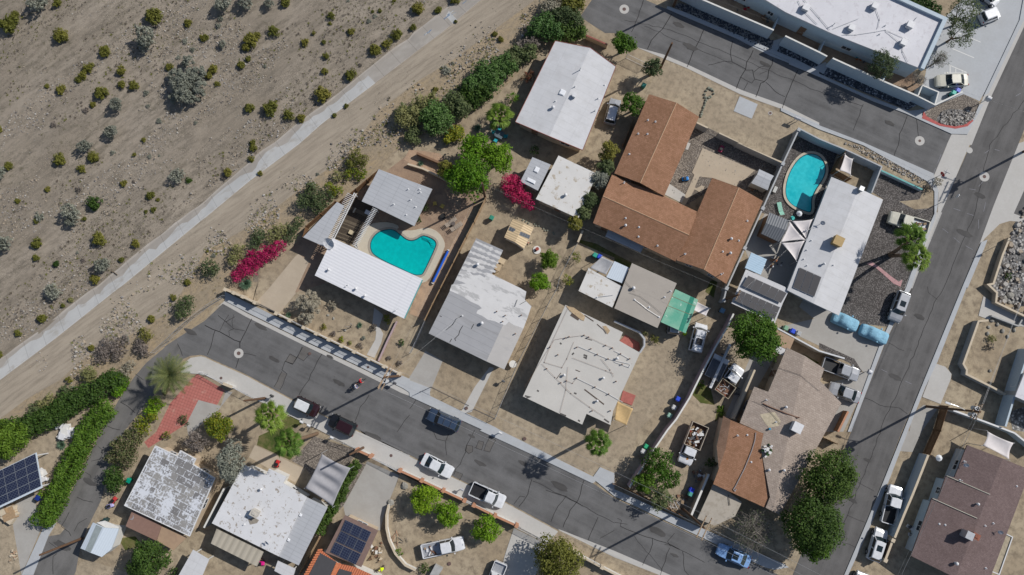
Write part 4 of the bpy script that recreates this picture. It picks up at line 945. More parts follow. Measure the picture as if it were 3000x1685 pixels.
# ---- large pale foam roof
root,r,P=flathouse('foam_roof_house','big house with a pale stained flat roof crossed by conduit lines','house',"@22 1555,182 @32 85,455 48,540 257,660 -12,1240 @22 2005,1380 1765,1268 1722,1376 1130,1095",3.3,'big','stucco',over=.4)
roofpipes(r,3.3,M['vent'],["@22 1685,595 1870,675 1980,720 @32 150,770","@22 1665,910 1848,1000 1985,1070 @32 80,1150","@32 0,750 145,805 160,775","@32 0,640 60,670 150,720"],.03)
roofpipes(r,3.3,M['rust'],["@22 1445,530 1555,510 1740,485 1785,505 1955,585 2025,610 @32 0,630","@22 1445,530 1400,605 1345,755 1520,808 1570,720 1640,550","@22 1625,710 1958,838 2035,870","@22 1545,930 1625,965 1665,915","@22 1320,770 1365,818 1450,905 1610,1065 1795,1200 1945,1300","@22 1580,800 1565,940 1560,1030 1500,1260","@22 1910,720 2000,830 2035,900","@22 1580,215 1400,600 1150,1000"],.015)
roofbits(root,r,3.3,[('rust','@22 1555,512'),('rust','@22 1590,500'),('rust','@22 1740,485'),('rust','@22 1785,503'),('rust','@22 1955,585'),('rust','@22 2020,612'),('rust','@22 1668,605'),('rust','@22 1808,620'),('rust','@22 1400,605'),('rust','@22 1478,680'),('cap','@22 1540,882'),('rust','@22 1368,818'),('rust','@22 1508,958'),('rust','@22 1565,940'),('rust','@22 1665,910'),('rust','@22 1848,1000'),('rust','@22 1985,1070'),('rust','@22 1870,675'),('rust','@22 1978,720'),('cap','@22 1930,910'),('cap','@22 1868,1140'),('rust','@22 1820,1238'),('rust','@22 2000,1238'),('rust','@32 15,945'),('cap','@32 25,715'),('rust','@32 60,670'),('rust','@32 150,720'),('rust','@32 75,775')])
mb=MB()
for s,w_ in (("@22 1745,1025 1830,1090 1940,1175",.16),("@22 1870,375 1935,430 1960,470",.12),("@22 1610,275 1690,325",.45),("@22 1655,830 1700,848",.1),("@22 1750,515 1820,535",.08),("@22 1510,860 1465,920",.08),("@22 1745,285 1835,345",.14)):
    mb=MB();mb.strip(pts(s,3.3),w_,3.301,3.33);sub('loose_board',mb,flat('dark old board',(.10,.075,.06),.9),r)
mb=MB();mb.prism(pts("@22 1560,190 1640,210 1730,275 1750,300 1740,340 1715,335 1660,290 1600,245",3.36),3.302,3.36);sub('torn_sheet',mb,flat('torn tan sheet',(.46,.34,.21),.9,amt=.3,scale=4),r);mb=MB();mb.prism(pts("@22 1925,395 1960,390 2000,440 1975,475",3.36),3.302,3.34);sub('torn_sheet',mb,flat('torn tan sheet',(.46,.34,.21),.9,amt=.3,scale=4),r)
mb=MB()
for s in ("@22 1640,660 1620,680","@22 1735,680 1765,690 1760,715 1735,700","@22 1500,560 1515,575","@22 1270,1035 1290,1045","@22 1640,1060 1665,1070","@22 1150,1090 1200,1100 1165,1110","@22 1500,1265 1560,1290","@22 1680,1330 1700,1345","@22 1940,1320 1990,1355"):
    p=pts(s,3.3);mb.strip(p,.22,3.301,3.306)
sub('tar_patch',mb,flat('dark tar',(.09,.085,.08),.8),r)
# ---- grey rolled roof with white annexe
root,r,P=flathouse('grey_roof_house','house with beige grey rolled roof behind the green shade canopy','house',"@31 175,1195 622,1397 @32 430,412 0,215",3.1,'flatgrey','greywall')
roofbits(root,r,3.1,[('ball','@32 188,15'),('pipe','@32 560,45',.5),('pipe','@32 500,105',.5),('pipe','@32 345,205',.3),('pipe','@32 445,303',.2),('pipe','@32 200,130',.2)])
roofpipes(r,3.1,M['metal'],["@32 200,130 268,180 330,230 445,303"],.03);roofpipes(r,3.1,M['black'],["@32 150,60 260,100 370,180 470,270","@32 100,-60 200,50"],.015,name='cable',legs=False)
root,r,P=flathouse('white_annexe','low white roofed annexe with pinkish worn marks left of the beige grey roof','annexe',"@21 1785,1245 @31 76,1428 @22 2022,207 1685,42",2.75,'worn','stucco')
roofpipes(r,2.75,M['metal'],["@22 1870,105 2030,85"],.03);roofbits(root,r,2.75,[('pipe','@22 1868,108',.5)])
# ---- shingled house lower right
root,r,lo,zf=gablehouse('shingle_house','greyish shingled house with a white cooler between service yard and avenue','house',"@32 1900,692 1720,608 1535,1050 1395,998 1250,1360 @33 1430,10 1770,130 1510,775 1580,812","@32 1900,692 @42 52,818 8,940 222,1162 @33 1650,845 1580,812","@32 1900,692 @33 1580,812",3.9,.11,'pink','tanstucco')
roofbits(root,r,0,[('ac','@32 1800,1400',1.25,1.1),('pipe','@32 1515,1130',.6),('cap','@32 1705,1200'),('pipe','@32 1610,1350',.4),('cap','@33 1685,398'),('rust','@32 1835,1305')],zf)
roofpipes(r,0,M['rust'],["@32 1480,1165 1530,1190 1700,1260 1830,1305"],.07,zof=zf,legs=False);roofpipes(r,0,M['black'],["@32 1640,810 1850,880 2043,1040","@32 1380,1140 1500,1190 1600,1300 1650,1370"],.02,name='cable',legs=False,zof=zf)
mb=MB();q=[zf(*p)+Vector((0,0,.02)) for p in pts2("@32 1450,1275 1560,1255 1600,1250 1660,1340 1640,1390 1540,1405 1500,1360")];mb.poly(q);sub('patch',mb,flat('pale tan patch',(.50,.43,.31),.9,amt=.25),r)
mb=MB();q=zf(*pts2("@32 1545,1418")[0]);mb.cyl(q,q+Vector((0,0,.35)),.14,.14,10);sub('bucket',mb,flat('blue bucket',(.05,.28,.45),.4),r)
# brown section
Z=3.55
t_,r2,P2=flathouse('brown_section','brown shingled wing carrying a heap of white plastic, lower right','house wing',"@32 1160,1330 @33 1430,12 1768,132 1508,777 985,540 1042,388 1110,190",Z,'brown','tanstucco',thick=.16)
HP=ccw([pt("@32 1160,1330",Z),pt("@33 1110,190",Z),pt("@33 1042,388",Z),pt("@33 1020,160",2.95),pt("@32 1087,1290",2.95)])
mb=MB();mb.poly(HP);obj('hip_roof',mb,shingle('sunlit brown shingles',(.27,.16,.10),(.36,.22,.15),rot=-20),t_)
mb=MB();mb.prism([(p.x,p.y) for p in inset(HP,.25)],0,2.9);obj('side_wall',mb,M['tanstucco'],t_)
roofbits(t_,r2,Z,[('pipe','@33 1228,55',.6),('pipe','@33 1325,50',.25),('cap','@33 1535,395'),('pipe','@33 1365,320',.2)])
roofpipes(r2,Z,M['metal'],["@33 1408,25 1400,100 1370,200 1295,385 1200,570 1185,590 1200,610 1212,585"],.05,legs=False)
mb=MB();P4=pts("@33 1605,360 1645,315 1665,325 1625,380",Z);mb.prism(P4,Z+.01,Z+.06);sub('loose_board',mb,M['metal'],r2)
t3,r3,P3=flathouse('patio_cover','aged beige flat patio roof beside the dry net covered tree','patio roof',"@33 985,545 1110,590 1272,720 1205,860 1000,955 828,885",2.6,'slab','wood',posts=True,thick=.15)
roofpipes(r3,2.6,M['black'],["@33 1135,645 1150,750"],.04,legs=False)
# ---- mauve gabled house bottom right
root,r,lo,zf=gablehouse('mauve_roof_house','wide mauve brown gabled house with brick chimney behind the tan capped wall','house',"@43 1832,285 1478,150 1350,472 1265,455 1185,690 1125,680 915,1255 1360,1475","@43 1832,285 2110,400 1720,1440 1650,1615 1360,1475","@43 1832,285 1360,1475",4.1,.17,'mauve','bluestucco',over=.6)
roofbits(root,r,0,[('pipe','@43 1450,315',.4),('dish','@43 1440,340'),('pipe','@43 1405,500',.5),('cap','@43 1570,735'),('pipe','@43 1735,930',.3),('pipe','@43 1655,955',.3),('dish','@43 1780,1005'),('ball','@43 1355,1325'),('pipe','@43 1660,1378',.3),('pipe','@43 1258,948',.15),('pipe','@43 1200,938',.1),('pipe','@43 1970,560',.2),('ac','@43 1440,1030',.95,1.5,M['metal']),('chim','@43 1520,1045',.9,1.0,flat('red chimney cap',(.30,.12,.08),.9,amt=.4))],zf)
mb=MB()
for s in ("@43 1268,455 1700,642","@43 1128,682 1572,880"):
    P=[zf(*p)+Vector((0,0,.03)) for p in pts2(s)];P=[P[0].lerp(P[1],i/8) for i in range(9)];P=[P[0].lerp(P[-1],i/8) for i in range(9)]
    mb=MB();mb.tube([p+Vector((0,0,.05)) for p in P],.06,5);sub('roof_joint',mb,flat('pale joint strip',(.45,.43,.36),.8),r)
t_=thing('trellis','narrow white trellis frame along the right side of the mauve roof','trellis',mid(pts("@43 1862,1035 1930,1068 1798,1442 1725,1412",0)))
mb=MB();P=pts("@43 1862,1035 1930,1068 1798,1442 1725,1412",2.6);mb.strip(P,.12,2.48,2.6,closed=True);obj('frame',mb,M['frame'],t_)
mb=MB()
for i in range(1,26): mb.strip([P[0].lerp(P[3],i/26),P[1].lerp(P[2],i/26)],.22,2.40,2.475)
obj('slats',mb,flat('old tan slats',(.42,.36,.26),.9,amt=.3),t_)
for p in P: mb=MB();mb.box((p.x,p.y,0),(.1,.1,2.48),AX);obj('post',mb,M['frame'],t_)
# right edge house
flathouse('corner_house','white roofed house cut by the right edge of the photo','house',"@42 1955,1095 2060,830 2600,1050 2500,1340",3.3,'apt','greywall')
# ---- bottom left houses
root,r,P=flathouse('patchwork_roof_house','house with a patchwork grey roof of white sealed seams near the lane','house',"@03 1550,160 1770,262 1800,208 1950,290 1925,345 @13 98,480 @03 1890,1057 1243,752",3.2,'patchy','tanstucco',trim='frame')
t2,r2,P2=flathouse('brown_patio_roof','low brown and tan patio roof below the patchwork roof','patio roof',"@03 1320,800 1612,955 1560,1105 1253,960",2.6,'lpat','wood',posts=True,thick=.14)
mb=MB();mb.prism(pts("@03 1614,957 1862,1070 1732,1200 1564,1106",2.57),2.43,2.57,True,True);obj('tan_section',mb,ROOF['lpat2'],t2)
mb=MB();mb.strip(pts("@03 1330,850 1325,880 1300,890 1320,895 1335,870",2.62),.06,2.605,2.63);obj('scrap',mb,M['metal'],t2)
root,r,lo,zf=gablehouse('storage_shed','pale blue white gabled shed standing beside the lane','shed',"@03 1035,975 925,925 803,1180 905,1225","@03 1035,975 1185,985 1110,1190 1015,1267 905,1225","@03 1035,975 905,1225",2.9,.2,'bluewhite','stucco',over=.15,win=False)
mb=MB();q=[zf(*p)+Vector((0,0,.02)) for p in pts2("@03 960,945 1020,972 905,1220 850,1198")];mb.poly(q);sub('grey_strip',mb,flat('grey green sheet',(.30,.34,.34),.7),r)
mb=MB();mb.prism(pts("@03 965,925 1040,905 1185,965 1180,985 1080,990",2.35),2.2,2.35,True,True);obj('lean_to',mb,M['stucco'],root)
root,r,P=flathouse('mottled_roof_house','house with a mottled white and brown roof beside the grey shade sail','house',"@13 385,345 612,447 640,385 812,467 782,530 1016,672 735,1260 70,930",3.2,'mottle','stucco',trim=None)
roofbits(root,r,3.2,[('chim','@13 515,820',1.0,.9,flat('beige stucco chimney',(.48,.45,.40),.9)),('cap','@13 568,588'),('pipe','@13 395,942',.3),('dish','@13 640,1110'),('pipe','@13 345,845',.1)])
mb=MB();mb.prism(pts("@13 430,890 490,870 540,900 520,930 450,945",3.24),3.201,3.22);sub('roof_patch',mb,flat('brown grey patch',(.27,.24,.2),.9),r)
t2,r2,P2=flathouse('grey_side_wing','flat bluish grey wing along the right of the mottled roof','house wing',"@13 1018,674 1223,772 935,1350 737,1260",2.95,'grey','stucco')
roofbits(t2,r2,2.95,[('sky','@13 957,847',.35,.35),('sky','@13 838,1095',.35,.35)])
flathouse('ribbed_patio_cover','beige corrugated patio cover along the mottled roof','patio roof',"@13 118,985 587,1215 520,1362 60,1132",2.6,'ribtan','wood',posts=True,thick=.12)
flathouse('white_lean_to','small white roof at the bottom edge below the grey wing','lean-to',"@13 728,1305 905,1385 870,1500 693,1405",2.4,'white','stucco',posts=True,thick=.12)
root,r,P=flathouse('solar_garage','brown roofed garage covered with three rows of blue solar panels','garage',"@13 1395,850 1727,1005 1560,1368 1203,1222",3.0,'redbrown','tanstucco')
for k,s in enumerate(("@13 1402,895 1662,1018 1615,1118 1357,1000","@13 1357,1005 1613,1125 1565,1230 1305,1108","@13 1300,1115 1560,1238 1505,1345 1250,1218")):
    panels(root,s,3.0,3,1,'panel',parent_roof=r,lift=.12)
root,r,P=flathouse('tile_roof_house','house with orange barrel tiles and black pool heating mats at the bottom edge','house',"@13 1150,1195 1330,1335 1480,1365 1760,1490 1560,1900 850,1800",3.3,'tile','stucco',win=False)
mb=MB()
for i in range(16):
    for a,b in ((pt("@13 1150,1200",3.3),pt("@13 950,1560",3.3)),(pt("@13 1330,1340",3.3),pt("@13 1230,1560",3.3))):
        p=a.lerp(b,i/15);mb.cyl(p+Vector((-.3,0,.03)),p+Vector((.3,.1,.03)),.14,.11,7)
sub('edge_tiles',mb,flat('orange edge tiles',(.55,.19,.09),.8),r)
for s in ("@13 1150,1228 1312,1318 1180,1600 980,1560","@13 1345,1385 1470,1420 1400,1600 1250,1560"):
    mb=MB();mb.prism(pts(s,3.4),3.32,3.4);sub('heating_mat',mb,M['darkpanel'],r)
root,r,P=flathouse('solar_carport','carport with a grid of blue solar panels cut by the left edge','carport',"@03 362,225 422,575 0,775 -250,890 -310,560 0,400",3.0,'bluewhite','frame',posts=True,thick=.1,over=.3)
panels(root,"@03 -300,545 352,235 410,560 -240,868",3.0,6,4,'panel',lift=.1,parent_roof=r)
flathouse('white_carport','plain white carport roof at the bottom edge beside the tan yard','carport',"@03 1925,1195 2085,1292 1940,1640 1770,1470",2.6,'white','stucco',posts=True,thick=.12)
t2,r2,P2=flathouse('tan_lean_to','small tan and white lean-to right of the round dark green tree','lean-to',"@32 1600,418 1797,520 1747,637 1572,560",2.4,'lpat2','wood',posts=True,thick=.12)
mb=MB();mb.prism(pts("@32 1568,566 1715,608 1682,687 1552,625",2.36),2.25,2.36,True,True);obj('white_section',mb,ROOF['white'],t2)
root,r,lo,zf=gablehouse('metal_garden_shed','small dark grey shed in the corner of the courtyard wall','shed',"@31 1425,310 1445,258 1590,325 1562,372","@31 1425,310 1365,395 1530,468 1562,372","@31 1425,310 1562,372",2.4,.12,'grey','greywall',over=.1,win=False)
root,r,lo,zf=gablehouse('gazebo','slate coloured gazebo roof joined to white shade sails','gazebo',"@31 1512,795 1547,690 1745,770 1715,868","@31 1512,795 1463,900 1650,987 1715,868","@31 1512,795 1715,868",3.0,.25,'ribgrey','brownwall',over=.15,win=False)
# shade sails
M['sail']=flat('white sailcloth',(.60,.56,.55),.8,amt=.08);M['greysail']=flat('grey sailcloth',(.30,.295,.31),.85,amt=.1)
def sail(name,label,s,zs,mat,sag=.12,group=None,n=10,cat='shade sail',posts=True,ripple=0):
    C=[G(x,y,z) for (x,y),z in zip(pts2(s),zs)];c0=mid(C);root=thing(name,label,cat,(c0.x,c0.y,0),group)
    mb=MB();m=len(C)
    cen=sum(C,Vector())/m;rows=[]
    if m == 3: A,B,Cc,D=C[0],C[1],C[2],C[2]
    else: A,B,Cc,D=C
    ctr=(A+B+Cc+(D if m == 4 else Vector()))/m
    for j in range(n+1):
        row=[]
        for i in range(n+1):
            u,v=i/n,j/n
            p=A.lerp(B,u).lerp(D.lerp(Cc,u),v)
            eu=4*u*(1-u);ev=4*v*(1-v)
            pull=(eu*(1-ev)+ev*(1-eu))*sag
            if m == 3 and v > .99: pull=0
            p=p.lerp(ctr,pull);p.z += -.25*eu*ev+(ripple*math.sin(v*21)*.5*eu if ripple else 0);row.append(p)
        rows += row
    k=n+1
    if ((B-A).cross(D-A)).z < 0: fs=[(j*k+i,(j+1)*k+i,(j+1)*k+i+1,j*k+i+1) for j in range(n) for i in range(n)]
    else: fs=[(j*k+i,j*k+i+1,(j+1)*k+i+1,(j+1)*k+i) for j in range(n) for i in range(n)]
    mb.add(rows,fs)
    o=obj('cloth',mb,mat,root,smooth=True);md=o.modifiers.new('thick','SOLIDIFY');md.thickness=.02
    if posts:
        for p in C:
            pb=MB();d=(p-cen);d.z=0;d.normalize();pb.cyl((p.x+d.x*.2,p.y+d.y*.2,0),(p.x+d.x*.1,p.y+d.y*.1,p.z+.05),.05,.045,8);obj('post',pb,M['metal'],root)
    return root
sail('shade_sail','triangular white sail nearest the pool between gazebo and white roof',"@31 1770,775 1978,757 1912,948",(2.9,3.0,3.1),M['sail'])
sail('shade_sail','middle white sail stretched from the slate gazebo to the white roof',"@31 1750,780 1905,962 1662,986",(2.9,3.1,2.9),M['sail'])
sail('shade_sail','pointed white sail hanging over the dark patio below the gazebo',"@31 1662,992 1900,970 1815,1172",(2.9,3.1,3.0),M['sail'])
sail('shade_sail','small white sail inside the walled corner beyond the round pool',"@41 258,108 338,155 315,318 202,272",(2.6,2.6,2.6,2.6),M['sail'])
sail('shade_sail','four cornered white sail above the mauve roof house',"@43 1678,12 1940,130 1895,295 1630,155",(3.2,3.2,3.2,3.2),M['sail'])
sail('shade_canopy','large grey shade canopy over the slate driveway',"@13 1168,238 1455,380 1275,762 1000,580",(3.2,3.2,3.0,3.2),M['greysail'],sag=.06,ripple=.35,n=22)
# green canopy
def greenmat():
    m,t,b=_m('green shade mesh',.6,.3);co=coords(t,AX);n1=noise_(t,co,.5,5)
    sp=N(t,"ShaderNodeSeparateXYZ");t.links.new(co,sp.inputs[0])
    a=mix(t,ramp(t,n1,[(.35,0),(.6,1)]),(.10,.34,.24),(.22,.42,.31));n2=noise_(t,co,1.3,3)
    setc(t,b,mix(t,ramp(t,n2,[(.66,0),(.7,.7)]),a,(.55,.62,.58)));return m
t2,r2,P2=flathouse('green_canopy','green corrugated canopy with a dark stripe beside the beige grey roof','canopy',"@32 608,25 836,130 710,465 462,352",2.7,'grey','metal',posts=True,thick=.05,over=.2)
r2.data.materials[0]=greenmat()
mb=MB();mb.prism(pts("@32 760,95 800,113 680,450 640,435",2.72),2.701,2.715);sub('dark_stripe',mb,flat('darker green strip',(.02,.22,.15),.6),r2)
mb=MB();mb.strip(pts("@32 535,190 790,290",2.72),.05,2.701,2.73);mb.strip(pts("@32 575,95 810,195",2.72),.05,2.701,2.73);sub('batten',mb,M['wood'],r2)
sail('tarpaulin','white tarpaulin tied beside the green canopy',"@32 822,150 952,215 915,292 775,228",(2.5,2.4,2.3,2.5),M['sail'],sag=.04,cat='tarpaulin')
sail('tarpaulin','creased grey tarpaulin stretched over the frame beside the white annexe',"@21 1918,1130 2035,1182 1960,1312 1795,1242",(2.7,2.7,2.7,2.7),flat('grey tarp',(.36,.36,.37),.8),sag=.03,cat='tarpaulin')
flathouse('patio_cover','pale blue white flat cover between the white annexe and the beige grey roof','patio roof',"@31 0,1175 148,1242 78,1396 @21 1962,1335",2.7,'bluewhite','frame',posts=True,thick=.08,over=.1)
sail('canopy_tent','sagging tan canopy tent at the corner of the pale foam roof',"@32 25,1140 188,1218 120,1385 0,1330",(2.6,2.4,2.3,2.4),flat('tan canvas',(.50,.35,.17),.9,amt=.15),sag=.05,cat='tent')
# ---- swimming pools
def ringpoly(mb,outer,inner,z):
    from mathutils.geometry import tessellate_polygon
    O=ccw(outer);I=ccw(inner)[::-1];A=[Vector((p[0],p[1],0)) for p in O];B=[Vector((p[0],p[1],0)) for p in I]
    allv=A+B;t=tessellate_polygon([A,B]);fs=[]
    for f in t:
        a,b,c=[allv[i] for i in f];cr=(b-a).cross(c-a).z;fs.append(f if cr > 0 else f[::-1])
    mb.add([(v.x,v.y,z) for v in allv],fs)
def smoothloop(P,k=3):
    for _ in range(k):
        Q=[]
        for a,b in zip(P,P[1:]+P[:1]): Q += [a.lerp(b,.25),a.lerp(b,.75)]
        P=Q
    return P
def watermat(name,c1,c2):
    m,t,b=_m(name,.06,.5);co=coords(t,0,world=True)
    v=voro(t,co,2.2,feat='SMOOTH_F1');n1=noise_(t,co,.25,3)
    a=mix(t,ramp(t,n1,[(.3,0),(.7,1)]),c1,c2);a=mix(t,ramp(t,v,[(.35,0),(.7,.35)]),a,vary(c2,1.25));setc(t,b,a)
    n3=noise_(t,co,7,3,.7,2.0);b.inputs['Roughness'].default_value=.04;a=mix(t,ramp(t,n3,[(.55,0),(.7,.35)]),a,vary(c2,1.5));setc(t,b,a);n=noise_(t,co,4,3);bump(t,b,n,.35,.05);return m  # finer pale flecks are ripple highlights painted into the water colour
def pool(label,water,deck,copw,cm,wm,z=.14):
    W=smoothloop(pts(water,z),2);c=mid(W);root=thing('swimming_pool',label,'swimming pool',(c.x,c.y,0))
    mb=MB();mb.poly(W,.06);obj('water',mb,wm,root)
    W2=inset(W,-copw);mb=MB();ringpoly(mb,W2,W,z+.03)
    A=ccw(W);n=len(A);mb.add([(p.x,p.y,.02) for p in A]+[(p.x,p.y,z+.03) for p in A],[(i,n+i,n+(i+1) % n,(i+1) % n) for i in range(n)])
    A=ccw(W2);n=len(A);mb.add([(p[0],p[1],0) for p in A]+[(p[0],p[1],z+.03) for p in A],[(i,(i+1) % n,n+(i+1) % n,n+i) for i in range(n)]);obj('coping',mb,cm,root)
    tm=MB();ringpoly(tm,W,inset(W,.14),.075);obj('tile_line',tm,flat('dark blue tile',(.01,.12,.15),.2),root)
    if deck:
        Dk=smoothloop(pts(deck,z),1);mb=MB();ringpoly(mb,Dk,inset(W,-copw-.01),z)
        A=ccw(Dk);n=len(A);mb.add([(p[0],p[1],0) for p in A]+[(p[0],p[1],z) for p in A],[(i,(i+1) % n,n+(i+1) % n,n+i) for i in range(n)]);obj('pool_deck',mb,concrete('cream pool deck',(.50,.45,.36),(.42,.38,.31),amt=.4),root)
    return root
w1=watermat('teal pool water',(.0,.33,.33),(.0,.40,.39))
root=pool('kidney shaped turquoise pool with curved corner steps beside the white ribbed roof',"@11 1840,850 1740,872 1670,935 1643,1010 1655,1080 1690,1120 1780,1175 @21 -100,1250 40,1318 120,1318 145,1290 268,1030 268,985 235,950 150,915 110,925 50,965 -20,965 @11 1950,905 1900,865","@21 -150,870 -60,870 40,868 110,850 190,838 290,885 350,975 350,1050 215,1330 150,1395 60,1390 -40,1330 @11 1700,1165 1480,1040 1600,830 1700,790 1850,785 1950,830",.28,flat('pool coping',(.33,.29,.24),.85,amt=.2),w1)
for k in range(4):
    mb=MB();a=.16*k
    P=[pt("@21 %f,%f" % (262-8-k*14,1055-k*26+0),.06),pt("@21 %f,%f" % (215-k*8,1035-k*22),.06),pt("@21 %f,%f" % (195-k*12,992-k*14),.06),pt("@21 %f,%f" % (120-k*2,945-k*7+12),.06)]
    P=[P[0].lerp(P[1],t) if t <= 1 else P[1] for t in (0,.5,1)]+[P[1].lerp(P[2],t) for t in (.5,1)]+[P[2].lerp(P[3],t) for t in (.5,1)]
    mb.strip(P,.10,.03,.068);obj('step',mb,flat('step edge',(.0,.22,.23),.3),root)
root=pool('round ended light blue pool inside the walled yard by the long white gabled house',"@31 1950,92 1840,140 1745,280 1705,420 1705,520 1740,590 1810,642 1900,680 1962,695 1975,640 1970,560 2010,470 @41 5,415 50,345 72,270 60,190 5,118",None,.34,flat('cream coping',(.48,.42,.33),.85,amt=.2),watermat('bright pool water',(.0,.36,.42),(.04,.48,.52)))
# ================================================================ PLANTS
LM={}
LM['olive']=leafm('olive creosote leaves',(.105,.11,.018),(.195,.19,.033),(.27,.26,.06))
LM['green']=leafm('dark green leaves',(.022,.052,.010),(.06,.12,.018),(.115,.17,.03))
LM['bright']=leafm('bright green leaves',(.055,.135,.006),(.165,.31,.012),(.28,.40,.025))
LM['hedge']=leafm('clipped hedge leaves',(.045,.10,.01),(.11,.20,.018),(.18,.27,.03))
LM['citrus']=leafm('citrus leaves',(.03,.075,.006),(.09,.185,.014),(.17,.25,.025))
LM['grey']=leafm('grey smoke foliage',(.17,.185,.15),(.28,.29,.235),(.40,.40,.33))
LM['silver']=leafm('silver tan foliage',(.24,.225,.17),(.34,.31,.235),(.42,.38,.30))
LM['dry']=leafm('dry grey twigs',(.13,.11,.095),(.21,.18,.155),(.29,.26,.23))
LM['pale']=leafm('pale olive leaves',(.17,.17,.06),(.26,.26,.10),(.33,.32,.15))
LM['magenta']=leafm('magenta bracts',(.55,.008,.15),(.80,.03,.27),(.22,.13,.06))
LM['crimson']=leafm('crimson bracts',(.32,.004,.08),(.55,.015,.15),(.12,.08,.04))
LM['feather']=leafm('feathery green',(.06,.085,.035),(.11,.15,.055),(.18,.20,.09))
LM['yellow']=leafm('yellow flowered',(.08,.14,.015),(.16,.2,.02),(.52,.38,.01))
LM['pinkish']=leafm('oleander with pink blossom',(.06,.09,.025),(.12,.15,.045),(.42,.25,.22))
LM['oleander']=leafm('oleander leaves',(.035,.085,.015),(.08,.17,.03),(.24,.32,.15))
LM['palm']=leafm('palm fronds',(.06,.125,.015),(.15,.25,.03),(.30,.36,.08))
LM['date']=leafm('date palm fronds',(.10,.14,.055),(.20,.22,.07),(.32,.30,.11))
LM['agave']=leafm('agave leaves',(.09,.16,.10),(.15,.24,.15),(.2,.28,.18))
LM['redbush']=leafm('reddish bush',(.13,.05,.02),(.10,.09,.03),(.3,.02,.06))
M['bark']=flat('bark',(.15,.11,.075),.95,amt=.3,scale=8);M['palmbark']=flat('palm bark',(.19,.125,.08),.95,amt=.3,scale=6)
M['twig']=flat('pale twig',(.27,.24,.21),.95)
rnd=random.Random(11)
def rv():
    while True:
        v=Vector((rnd.uniform(-1,1),rnd.uniform(-1,1),rnd.uniform(-1,1)))
        if .05 < v.length < 1: return v.normalized()
def leaf(mb,p,n,s,asp=1.0):
    u=n.cross(rv());
    if u.length < .01: return
    u.normalize();v=n.cross(u);a=s*rnd.uniform(.7,1.25);b=a*asp
    mb.add([p-u*a*.5,p+v*b*.35-u*a*.1,p+u*a*.55,p-v*b*.35+u*a*.05],[(0,3,2,1)])
def blob(mb,c,r,n,s,inner=.55,up=.35,asp=1.1,lump=.22,seed=0,zmin=None):
    """leaves through the outer shell of a lumpy ellipsoid"""
    c=Vector(c);r=Vector(r) if hasattr(r,'__len__') else Vector((r,r,r));so_=Vector((seed*7.1,seed*3.3,seed))
    for _ in range(n):
        d=rv()
        if d.z < -.35 and rnd.random() < .75: d.z=-d.z
        k=1+lump*2*noise.noise(d*2.1+so_)+lump*noise.noise(d*5.3+so_)
        q=rnd.uniform(inner,1.0)**.6*k
        p=c+Vector((d.x*r.x,d.y*r.y,d.z*r.z))*q
        if zmin is not None and p.z < zmin: p.z=zmin+rnd.uniform(0,.1)
        nn=(d+rv()*.75+Vector((0,0,up))).normalized();leaf(mb,p,nn,s,asp)
def clumped(mb,c,R3,n,s,k=22,cr=.38,seed=0,dens=None,inner=.4,zmin=None,flat_=.8):
    """a crown built of many leafy clumps over an ellipsoid with gaps between them"""
    c=Vector(c);R3=Vector(R3) if hasattr(R3,'__len__') else Vector((R3,R3,R3*flat_));rs=random.Random(seed*13+5)
    for i in range(k):
        z=1-1.25*(i+.5)/k;a=i*2.39996+rs.uniform(-.4,.4);rr=math.sqrt(max(0,1-z*z));q=rs.uniform(.45,.92)
        cc=c+Vector((math.cos(a)*rr*R3.x,math.sin(a)*rr*R3.y,z*R3.z))*q
        r_=cr*rs.uniform(.7,1.25)
        blob(mb,cc,(R3.x*r_,R3.y*r_,R3.z*r_*1.05),n//k,s,inner,seed=seed+i,zmin=zmin)
def core(mb,c,R3,k=.62):
    mb.ball(c,(R3[0]*k,R3[1]*k,R3[2]*k),12,8,.12)
def limbs(mb,base,c,R3,n=6,r0=.18):
    base=Vector(base);c=Vector(c);fork=base.lerp(c,.45);mb.cyl(base,fork,r0,r0*.75,8)
    for i in range(n):
        a=6.283*i/n+rnd.uniform(-.3,.3);e=c+Vector((math.cos(a)*R3[0]*.62,math.sin(a)*R3[1]*.62,R3[2]*rnd.uniform(-.1,.5)))
        m=fork.lerp(e,.5)+rv()*.15;mb.cyl(fork,m,r0*.5,r0*.33,6);mb.cyl(m,e,r0*.33,r0*.1,5)
SPX=3.405*20.6     # tile pixels per metre at the ground
def tree(label,s,r,z,h,mat,n=4200,s_=.27,k=24,cr=.38,name='tree',cat='tree',group=None,ry=None,trunk=.18,dens=1,base=None,fill=True,rz=None):
    """s = crown centre in the photo, seen at height z; r = crown radius in tile pixels"""
    c=pt(s,z);rr=r/SPX*(1-z/CAMH*.9);ry_=(ry or r)/SPX*(1-z/CAMH*.9);rz_=rz if rz else min(h-z,max(rr,ry_)*.85)
    b=pt(base,0) if base else Vector((c.x,c.y,0))
    t_=thing(name,label,cat,(b.x,b.y,0),group)
    mb=MB();clumped(mb,(c.x,c.y,z),(rr,ry_,rz_),n,s_,k,cr,seed=int(c.x*3+c.y*7) % 97)
    cm=MB();limbs(cm,(b.x,b.y,-.05),(c.x,c.y,z-rz_*.2),(rr,ry_,rz_),r0=trunk)
    obj('trunk',cm,M['bark'],t_)
    obj('crown',mb,LM[mat],t_);return t_
